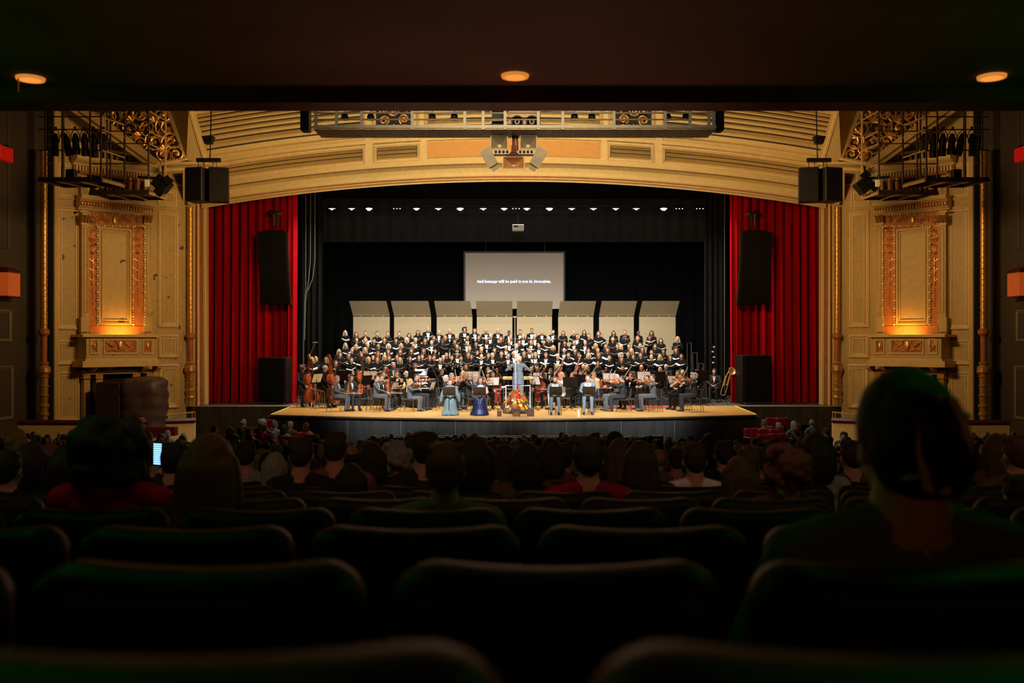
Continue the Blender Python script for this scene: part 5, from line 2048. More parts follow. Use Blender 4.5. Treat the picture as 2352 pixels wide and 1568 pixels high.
def hair_geo(style, vox=.013):
    """hair around a head centred on the origin, facing -Y"""
    if (style, vox) in HAIRS:
        return HAIRS[(style, vox)]
    m = MB()
    r = random.Random(sum(map(ord, style)))
    if style != 'fringe':
        m.ell((0, .018, .026), (.083, .100, .102), 16, 12)
    cut = -.045          # front of the face is opened below the hairline
    if style == 'short':
        m.ell((0, .06, -.01), (.066, .055, .075), 12, 9)
        for i in range(14):
            a = r.uniform(0, 6.28)
            m.ell((.05 * math.cos(a), .02 + .06 * math.sin(a), .095 + r.uniform(-.01, .012)), (.03, .03, .02), 8, 6)
    elif style == 'fringe':
        for k in range(11):
            a = R_(-20) + R_(220) * k / 10
            m.ell((.068 * math.cos(a), .03 + .078 * math.sin(a), -.005), (.022, .022, .042), 8, 6)
    elif style in ('bob', 'widebob'):
        w_ = 1.0 if style == 'bob' else 1.2
        for sg in (-1, 1):
            capmesh(m, (sg * .07 * w_, .02, .02), .04, (sg * .075 * w_, .005, -.11), .036)
        capmesh(m, (0, .06, .0), .075, (0, .062, -.11), .068)
        capmesh(m, (.045, .065, -.02), .05, (.05, .06, -.12), .045)
        capmesh(m, (-.045, .065, -.02), .05, (-.05, .06, -.12), .045)
    elif style in ('long', 'verylong'):
        z1 = -.27 if style == 'long' else -.40
        for sg in (-1, 1):
            capmesh(m, (sg * .068, .02, .02), .038, (sg * .092, .0, -.16), .036)
            capmesh(m, (sg * .092, .0, -.16), .036, (sg * .10, -.03, z1 + .03), .024)
            capmesh(m, (sg * .05, .06, 0), .05, (sg * .075, .085, z1), .04)
        capmesh(m, (0, .065, 0), .07, (0, .10, z1), .045)
        cut = -.04
    elif style in ('curly', 'bigcurly'):
        big = 1.0 if style == 'curly' else 1.35
        n = 60 if style == 'curly' else 110
        lo = -.06 if style == 'curly' else -.13
        for i in range(n):
            a = r.uniform(0, 2 * PI)
            z = r.uniform(lo, .12)
            rad = (.085 + .02 * (1 - abs(z - .03) / .15)) * (1 if z > 0 else 1.0) * (big if z < .06 else 1 + (big - 1) * .6)
            rr = math.sqrt(max(0.04, 1 - ((z - .02) / .16) ** 2)) if z > .02 else 1.0
            m.ell((rad * rr * math.cos(a), .018 + rad * 1.1 * rr * math.sin(a), z), (.032 * big, .032 * big, .03 * big), 8, 6)
        if big > 1:
            m.ell((0, .05, -.03), (.125, .10, .13), 12, 10)
    elif style == 'bun':
        m.ell((0, .06, -.005), (.068, .05, .07), 12, 9)
        m.ell((0, .115, .035), (.045, .045, .045), 12, 9)
    elif style == 'pony':
        m.ell((0, .06, -.005), (.068, .05, .07), 12, 9)
        capmesh(m, (0, .11, .03), .03, (0, .15, -.06), .035)
        capmesh(m, (0, .15, -.06), .035, (0, .14, -.24), .018)
    elif style == 'updo':
        m.ell((0, .05, .0), (.080, .075, .100), 16, 12)
        m.ell((.012, .085, .01), (.060, .036, .085), 14, 10)
        m.ell((.015, .085, .05), (.055, .035, .05), 14, 10)
        m.ell((-.03, .085, -.02), (.05, .04, .07), 14, 10)
    co, fs = weld(m, vox, 1)
    zone = -.13 if style in ('long', 'verylong', 'bob', 'widebob', 'bigcurly') else -.3
    hl = .082 if style in ('short', 'bun', 'pony', 'updo') else .064
    x, y, z = co.T
    k = (y < cut + .02) & (z < hl) & (np.abs(x) < .064) & (z > zone) if style not in ('short', 'bun', 'pony', 'updo', 'fringe') else (y < -.015 + .3 * np.maximum(0, -z - .02) * 1.0 + .0) & (z < hl)
    if style in ('short', 'bun', 'pony', 'updo'):
        k = ((y < -.012) & (z < hl)) | ((z < -.025) & (y < .035))
    if style != 'fringe':
        co[k, 1] = np.where(co[k, 1] < .02, .012, co[k, 1])
        co[k, 0] *= .80
        co[k, 2] = np.where(co[k, 2] < -.06, -.05, co[k, 2]) if style in ('short', 'bun', 'pony', 'updo') else co[k, 2]
    HAIRS[(style, vox)] = (co, fs)
    return HAIRS[(style, vox)]


def hair_mesh(style, colr, vox=.013):
    k = ('hair', style, colr, vox)
    if k not in MESHC:
        base = ('hair', style, vox)
        if base not in MESHC:
            co, fs = hair_geo(style, vox)
            me = bpy.data.meshes.new('hair')
            me.from_pydata([tuple(v) for v in co], [], fs)
            me.materials.append(HAIRM['dark'])
            me.polygons.foreach_set('use_smooth', [True] * len(fs))
            MESHC[base] = me
        me = MESHC[base].copy()
        me.materials[0] = HAIRM[colr]
        MESHC[k] = me
    return MESHC[k]


def small(name, build):
    if name not in MESHC:
        MESHC[name] = build()
    return MESHC[name]


def beard_mesh(colr):
    def f():
        m = MB()
        m.ell((0, -.045, -.075), (.05, .05, .04), 12, 8)
        m.ell((0, -.07, -.095), (.03, .028, .035), 10, 7)
        for sg in (-1, 1):
            m.ell((sg * .055, -.01, -.05), (.016, .03, .04), 8, 6)
        co, fs = weld(m, .012, 1)
        q = MB()
        q.add([tuple(v) for v in co], fs)
        return q.mesh('beard', HAIRM[colr], True)
    return small(('beard', colr), f)


HEADS = {'choir_man': ((0, -.025, 1.585), .12, 0), 'choir_woman': ((0, -.025, 1.585), .12, 0), 'conductor': ((0, -.03, 1.61), .1, 0), 'bass_player': ((0, -.08, 1.45), .25, .3)}
NP_ = [0]


def head_of(kind):
    if kind.startswith('aud'):
        return (0, .045, 1.105), .08, 0
    return HEADS.get(kind, ((0, -.035, 1.175), .10, 0))


def person(kind, loc, yaw, scale, hair, hc, skin, cloth, label, group, beard=None, glasses=False, vox=.013, hscale=1.0):
    """yaw 0 faces the camera, +90 degrees faces +X"""
    o = put('person', body_mesh(kind, skin, cloth), None, loc, (0, 0, R_(yaw)))
    o.scale = (scale, scale, scale)
    tag(o, label, 'person', group)
    hp, tl, tn = head_of(kind)
    if hair:
        h = put('hair', hair_mesh(hair, hc, vox), o, hp, (tl, 0, tn))
        if hscale != 1.0:
            h.scale = (hscale,) * 3
    if beard:
        put('beard', beard_mesh(beard), o, hp, (tl, 0, tn))
    if glasses:
        def f():
            m = MB()
            for sg in (-1, 1):
                m.tube([(sg * .033 + .022 * math.cos(a), -.098, .006 + .018 * math.sin(a)) for a in [2 * PI * j / 10 for j in range(11)]], .003, 4)
                m.tube([(sg * .055, -.098, .01), (sg * .078, .0, .01)], .003, 4)
            return m.mesh('glasses', EBONY)
        put('glasses', small('glasses', f), o, hp, (tl, 0, tn))
    return o
# ================================================================ furniture and instruments of the stage (prototypes)
def chair_proto():
    t = thing('stage_chair', 'black stacking chair', 'chair', (0, 0, 0))
    m = MB()
    m.cbox((-.22, -.24, .425), (.22, .20, .47), .015)
    m.build('seat', mat('black_vinyl', (.02, .02, .021), .4), t)
    m = MB()
    m.cbox((-.21, .20, .58), (.21, .235, .86), .012, M=Matrix.Translation((0, .02, 0)) @ Matrix.Rotation(R_(-4), 4, 'X'))
    m.build('backrest', mat('black_vinyl', (.02, .02, .021), .4), t)
    for sg in (-1, 1):
        m = MB()
        m.tube([(sg * .21, -.22, .43), (sg * .24, -.27, .0)], .012, 5)
        m.build('leg', mat('grey_chair_tube', (.14, .13, .11), .35, metal=.6), t)
        m = MB()
        m.tube([(sg * .21, .28, .86), (sg * .21, .20, .43), (sg * .24, .30, .0)], .012, 5)
        m.build('leg', mat('grey_chair_tube', (.14, .13, .11), .35, metal=.6), t)
    return note_kids(t)


def stand_proto():
    t = thing('music_stand', 'black music stand', 'music stand', (0, 0, 0))
    m = MB()
    M = Matrix.Translation((0, 0, 1.02)) @ Matrix.Rotation(R_(-22), 4, 'X')
    m.cbox((-.26, -.008, -.17), (.26, .008, .17), .005, M=M)
    m.cbox((-.26, .0, -.18), (.26, .05, -.165), .004, M=M)
    m.build('desk', mat('stand_desk_dark', (.014, .009, .006), .85, spec=.1), t)
    m = MB()
    m.tube([(0, -.01, .12), (0, -.01, 1.0)], .013, 6)
    m.build('pole', BLACK, t)
    m = MB()
    for k in range(3):
        a = 2 * PI * k / 3 + .5
        m.tube([(0, -.01, .16), (.14 * math.cos(a), .14 * math.sin(a), .05), (.27 * math.cos(a), .27 * math.sin(a), .008)], .009, 5)
    m.build('tripod_base', BLACK, t)
    return note_kids(t)


def fiddle(name, label, cat, L, var, endpin=0, depth=.16):
    """violin-family instrument: long axis +Z from the tail, belly towards -Y, overall length L"""
    t = thing(name, label, cat, (0, 0, 0))
    bl = L * .60
    w0 = bl * .58
    prof = ((0, .30), (.03, .62), (.12, .92), (.22, 1.0), (.33, .86), (.42, .66), (.50, .60), (.58, .68), (.66, .80), (.78, .82), (.90, .66), (.97, .40), (1.0, .12))
    m = MB()
    hw = [(f * bl, w * w0 / 2) for f, w in prof]
    outline = [(-x, z) for z, x in hw] + [(x, z) for z, x in reversed(hw)]
    d = bl * depth
    rings = []
    for y, s_ in ((-d * .75, .55), (-d * .55, .92), (-d * .45, 1.0), (d * .45, 1.0), (d * .55, .92), (d * .7, .55)):
        rings.append([(x * s_, y, bl * .5 + (z - bl * .5) * (s_ if s_ < 1 else 1)) for x, z in outline])
    m.loft(rings)
    m.build('body', var, t, smooth=False)
    m = MB()
    m.loft([[(-.07 * w0 * .9, -d * .8, bl * .45), (.07 * w0 * .9, -d * .8, bl * .45), (.07 * w0 * .9, -d * .95, bl * .45), (-.07 * w0 * .9, -d * .95, bl * .45)],
            [(-.05 * w0, -d * .55, L * .88), (.05 * w0, -d * .55, L * .88), (.05 * w0, -d * .75, L * .88), (-.05 * w0, -d * .75, L * .88)]])
    m.loft([[(-.10 * w0, -d * .75, bl * .05), (.10 * w0, -d * .75, bl * .05), (.05 * w0, -d * .9, bl * .25), (-.05 * w0, -d * .9, bl * .25)], [(-.10 * w0, -d * .78, bl * .05), (.10 * w0, -d * .78, bl * .05), (.05 * w0, -d * .95, bl * .25), (-.05 * w0, -d * .95, bl * .25)]])
    m.build('fingerboard', EBONY, t)
    m = MB()
    m.loft([[(-.055 * w0, -d * .5, bl * .96), (.055 * w0, -d * .5, bl * .96), (.055 * w0, d * .4, bl * .96), (-.055 * w0, d * .4, bl * .96)],
            [(-.045 * w0, -d * .55, L * .88), (.045 * w0, -d * .55, L * .88), (.045 * w0, -d * .1, L * .88), (-.045 * w0, -d * .1, L * .88)],
            [(-.045 * w0, -d * .3, L * .96), (.045 * w0, -d * .3, L * .96), (.045 * w0, d * .15, L * .96), (-.045 * w0, d * .15, L * .96)]])
    m.lathe([(.0, -.06 * w0), (.09 * w0, -.06 * w0), (.09 * w0, .06 * w0), (0, .06 * w0)], 10, M=Matrix.Translation((0, -d * .05, L * .965)) @ Matrix.Rotation(PI / 2, 4, 'Y'))
    nk_ = m.build('neck', var, t)
    m = MB()
    for k in range(4):
        sg = 1 if k % 2 else -1
        m.tube([(0, -d * .25, L * (.89 + .018 * k)), (sg * w0 * .16, -d * .25, L * (.89 + .018 * k))], w0 * .02, 5)
    stuff(m.build('pegs', EBONY, nk_))
    m = MB()
    m.box((-.13 * w0, -d * 1.15, bl * .40), (.13 * w0, -d * .7, bl * .42))
    m.build('bridge', mat('pale_maple', (.6, .42, .2), .5), t)
    if endpin:
        m = MB()
        m.tube([(0, 0, .02), (0, 0, -endpin)], .008, 5)
        m.build('endpin', STEEL, t)
    return note_kids(t)


def bow_proto():
    t = thing('bow', 'string bow', 'bow', (0, 0, 0))
    m = MB()
    m.tube([(0, 0, 0), (0, .012, .35), (0, .0, .72)], [.006, .005, .004], 5)
    m.build('stick', mat('bow_wood', (.22, .07, .02), .3), t)
    m = MB()
    m.box((-.006, -.03, .03), (.006, -.022, .71))
    m.build('bow_hair', BOWW, t)
    m = MB()
    m.cbox((-.008, -.034, .02), (.008, -.004, .07), .003)
    m.cbox((-.005, -.032, .70), (.005, .0, .72), .002)
    m.build('frog', EBONY, t)
    return note_kids(t)


def folder_proto():
    t = thing('music_folder', 'open black music folder', 'folder', (0, 0, 0))
    for sg in (-1, 1):
        M = Matrix.Rotation(sg * R_(-20), 4, 'Y')
        m = MB()
        a, b = sorted((0, sg * .235))
        m.cbox((a, -.155, -.006), (b, .155, .0), .002, M=M)
        m.build('cover', mat('black_folder_board', (.012, .012, .012), .5), t)
        m = MB()
        a, b = sorted((sg * .006, sg * .225))
        m.box((a, -.145, .0015), (b, .15, .008))
        mm_ = m.mesh('page', PAPER)
        mm_.transform(M)
        put('page', mm_, t)
    return note_kids(t)


HIDE_PROTOS = []
CHAIR, STAND, BOW, FOLDER = chair_proto(), stand_proto(), bow_proto(), folder_proto()
VIOLIN = fiddle('violin', 'violin', 'violin', .60, VARN)
CELLO = fiddle('cello', 'cello', 'cello', 1.22, VARNR, .22)
BASS = fiddle('double_bass', 'double bass', 'double bass', 1.85, mat('orange_brown_varnish', (.34, .075, .02), .25, var=.2, scale=8, grain=(3, 3, .6)), .16, .2)
HIDE_PROTOS = [CHAIR, STAND, BOW, FOLDER, VIOLIN, CELLO, BASS]


def place(proto, M, label, group=None):
    r = dup(proto, (0, 0, 0), None, label, group)
    r.matrix_world = M
    l, q, s_ = M.decompose()
    r.location, r.rotation_euler, r.scale = l, q.to_euler(), s_
    return r


def pm(o):
    return Matrix.Translation(o.location) @ Matrix.Rotation(o.rotation_euler[2], 4, 'Z') @ Matrix.Scale(o.scale[0], 4)


def orient(p, zdir, ydir=(0, 1, 0)):
    """matrix with origin p, local +Z along zdir and +Y near ydir"""
    z = V3(zdir).normalized()
    x = V3(ydir).cross(z).normalized()
    y = z.cross(x)
    return Matrix.Translation(p) @ Matrix((x, y, z)).transposed().to_4x4()


# ---------------------------------------------------------------- choir risers
TIER = [(42.0 + .75 * i, .20 + .235 * i) for i in range(7)]
t = thing('choir_risers', 'black stepped risers under the choir', 'riser', (0, 44.3, STG))
for i, (y, h) in enumerate(TIER):
    hw = 8.5 - .12 * i
    m = MB()
    m.cbox((-hw, y - .36 - 44.3, 0), (hw, y + (.40 if i == 6 else .39) - 44.3, h), .015)
    m.build('tier', mat('riser_black', (.016, .016, .016), .6), t)
# guard rails at the trombone end of the risers
t = thing('guard_rail', 'black stepped guard rail at the trombone end of the choir risers', 'railing', (8.5, 44.3, STG))
for i in range(0, 7, 2):
    y, h = TIER[i]
    m = MB()
    x = .12 - .0 * i
    m.tube([(x, y - 44.3, 0), (x, y - 44.3, h + 1.0), (x, y - 44.3 + 1.1, h + 1.0), (x, y - 44.3 + 1.1, 0)], .025, 6)
    m.build('rail', mat('rail_grey', (.05, .05, .05), .4), t)
t = thing('riser_block', 'low black platform under the wind players', 'platform', (0, 40.7, STG))
m = MB()
m.cbox((-6.6, -.85, 0), (6.9, .9, .30), .02)
m.build('deck', mat('riser_black', (.016, .016, .016), .6), t)

# ---------------------------------------------------------------- choir
# head positions read row by row: (x, y in the crop, crop index, sex, hair, colour, skin)
CROP = {1: (660, 740), 2: (860, 740), 3: (1060, 740), 4: (1260, 740), 5: (1460, 740)}
CH = """1 865 155 f long white 0|1 1035 185 f long brown 0|1 1170 170 f pony brown 0|1 1345 175 f bun dark 0|1 1500 175 f bun dark 1
1 1035 265 f pony brown 0|1 1170 270 f long blonde 0|1 1300 285 f pony brown 1|1 1455 265 f bob brown 0|1 870 345 f long grey 0|1 1030 365 f bob blonde 0
1 1205 345 f short white 0|1 1365 355 f bun dark 2|1 1515 355 f widebob white 0|1 770 440 f long blonde 0|1 970 420 f pony brown 0|1 1165 415 f verylong blonde 0
1 785 485 f long brown 0|1 915 495 f bob brown 0|1 1110 510 f long brown 0|1 1510 445 f long brown 0|1 1360 475 f long auburn 2|1 960 570 f pony brown 0
1 1210 560 f bob blonde 0|1 1290 540 f short blonde 0|1 1355 560 f bob auburn 0|1 1460 520 f long blonde 0|1 1525 535 f long auburn 0
1 365 560 f long blonde 0|1 428 545 f bob blonde 0|1 575 550 f long dark 0|1 620 560 f long blonde 0|1 725 610 f bob auburn 0
2 375 175 f bun dark 0|2 520 200 f long dark 1|2 655 150 f verylong brown 0|2 803 100 m short grey 0 b|2 970 150 m fringe white 0|2 1130 130 m fringe dark 1
2 1350 110 m curly black 1|2 1505 125 m short dark 1|2 320 275 f long dark 1|2 485 265 f bob white 0|2 620 270 m short white 0|2 760 275 f long brown 0
2 890 235 f long brown 1|2 1060 225 f bob red 0|2 1235 215 f short blonde 1|2 1400 235 m fringe dark 2|2 400 350 f bob blonde 1|2 590 345 f bun dark 1
2 860 310 m short white 0|2 1020 290 f bob black 3|2 1205 295 f short dark 2|2 1385 305 m short dark 1|2 1525 330 f bob black 2|2 205 440 f long brown 1
2 385 440 f verylong brown 0|2 555 430 f long brown 0|2 740 430 f long brown 1|2 910 440 f bun black 2|2 1240 370 m fringe grey 2|2 1425 400 f short blonde 0
2 340 520 f long brown 0|2 385 570 f long blonde 0|2 530 545 f bob brown 0|2 670 530 f long dark 0|2 715 520 f pony brown 0|2 830 530 f bob auburn 1
2 895 530 f short dark 1|2 985 570 m fringe white 1|2 1035 535 f short white 0|2 1080 490 f pony dark 1|2 1160 535 m short brown 0|2 1240 480 m short dark 2
2 1300 545 m short brown 2|2 1410 490 f bob brown 1|2 1455 520 f bob black 2
3 370 130 m fringe black 2|3 545 125 m fringe grey 1|3 712 160 m short black 3|3 880 145 m short dark 1|3 1053 125 m short auburn 2|3 1205 150 m short grey 1
3 1375 145 m short dark 0 b|3 1525 160 f long auburn 1|3 260 230 f bob brown 1|3 435 205 m fringe grey 0|3 590 250 f bob brown 1|3 738 230 m short grey 1
3 925 215 m fringe grey 1|3 1100 210 m fringe white 0|3 1310 250 f bob grey 0|3 375 280 m fringe black 3|3 560 290 m short brown 1|3 715 300 m fringe red 1
3 870 300 f bob dark 1|3 1045 300 m short red 1|3 1235 300 f short dark 1|3 300 410 f short white 0|3 495 420 f bob dark 0|3 665 380 m fringe white 0
3 830 360 m short white 0|3 1015 420 m short brown 1|3 1160 360 m fringe black 2|3 1375 380 f widebob blonde 0|3 300 515 m fringe white 0|3 240 460 f bob brown 1
3 405 500 m short brown 1|3 465 500 m short white 0|3 600 470 f short dark 0|3 700 500 m short brown 0|3 785 470 m fringe grey 0|3 940 470 f long brown 0
3 1065 490 m short dark 1|3 1110 490 m short grey 0|3 1270 490 m short brown 1|3 1445 515 m short white 0 b
4 380 155 f bun blonde 0|4 535 150 f long dark 0|4 750 170 f bob brown 0|4 975 160 f verylong black 1|4 1145 150 m short red 0|4 430 210 m short dark 1
4 605 205 f short auburn 0|4 785 200 m short red 0 b|4 965 255 f pony auburn 0|4 1140 225 f bun black 3|4 240 310 f long dark 2|4 385 300 m short brown 0
4 550 310 m short white 0|4 705 350 f bob blonde 1|4 860 360 f long brown 1|4 1035 360 f pony brown 1|4 1085 375 f bob blonde 0|4 1205 360 f pony brown 1
4 1370 350 f pony brown 0|4 235 425 m fringe white 1|4 400 430 f bob brown 0|4 595 430 f bob auburn 1|4 740 420 f pony brown 0|4 890 420 f verylong brown 0
4 1245 430 f long blonde 0|4 1410 420 f pony blonde 0|4 455 490 f bob dark 2|4 600 500 f bob white 0|4 755 490 f bob auburn 1|4 910 530 f pony dark 0
4 1085 500 f curly white 0|4 1195 480 f bun dark 1|4 1270 520 f long brown 0|4 1385 490 f pony dark 0|4 1095 560 f bob auburn 1|4 300 495 f bun dark 1
4 740 625 f long brown 1
5 40 160 f bun black 3|5 240 165 f verylong black 2|5 30 240 f pony auburn 0|5 210 230 f long dark 2|5 375 275 f long dark 0|5 630 250 f long blonde 0
5 65 345 f pony brown 0|5 290 360 f long brown 0|5 100 410 f bob black 1|5 235 450 f bun dark 1|5 420 440 f long black 2|5 610 420 f long brown 0
5 75 490 f long dark 0|5 240 530 f short white 0|5 365 520 f long blonde 0|5 520 530 f long dark 1|5 690 510 f bob dark 1"""
HWORD = {'long': 'long %s hair', 'verylong': 'very long %s hair', 'bob': '%s bobbed hair', 'widebob': 'full %s bobbed hair', 'short': 'short %s hair', 'fringe': 'balding %s hair',
         'curly': 'curly %s hair', 'bigcurly': 'big curly %s hair', 'bun': 'a %s hair bun', 'pony': '%s hair tied back', 'updo': '%s hair pinned up'}
choir = []
for e in CH.replace('\n', '|').split('|'):
    f = e.split()
    ox, oy = CROP[int(f[0])]
    px, py = ox + int(f[1]) / 6.533, oy + int(f[2]) / 6.533
    best = None
    for i, (y, h) in enumerate(TIER):
        z = 4 + (784 - py) / FPX * y
        d = abs(z - (STG + h + 1.585))
        if best is None or d < best[0]:
            best = (d, i, z, y, h)
    choir.append([best[1], px, py, f[3], f[4], f[5], int(f[6]), len(f) > 7, best[2], best[3], best[4]])
choir.sort(key=lambda c: (c[0], c[1]))
cnt = {}
FROW = ['front row', 'second row', 'third row', 'fourth row', 'fifth row', 'sixth row', 'top row']
rc = random.Random(11)
for (ti, px, py, sex, hs, hc, sk, bd, z, y, h) in choir:
    n = cnt.get(ti, 0)
    cnt[ti] = n + 1
    sc = max(.86, min(1.12, (z - STG - h) / 1.585))
    x = (px - 1180) / FPX * y
    who = 'woman' if sex == 'f' else 'man'
    lab = '%schoir %s with %s in black, %s from left in the %s' % ('bearded ' if bd else '', who, HWORD[hs] % hc, ordw(n), FROW[ti])
    yaw = -x * 2.2 + rc.uniform(-10, 10)
    o = person('choir_man' if sex == 'm' else 'choir_woman', (x, y + rc.uniform(-.06, .06), STG + h), yaw, sc, hs, hc, sk, 'black', lab, 'choir on the risers', beard=hc if bd else None)
    M = pm(o) @ Matrix.Translation((0, -.37, 1.185)) @ Matrix.Rotation(R_(rc.uniform(-16, 12)), 4, 'X') @ Matrix.Rotation(R_(rc.uniform(-8, 8)), 4, 'Y') @ Matrix.Scale(.92, 4)
    place(FOLDER, M, 'music folder of the choir %s with %s, %s from left, %s' % (who, HWORD[hs].replace(' hair', '') % hc, ordw(n), FROW[ti]), 'choir folders')

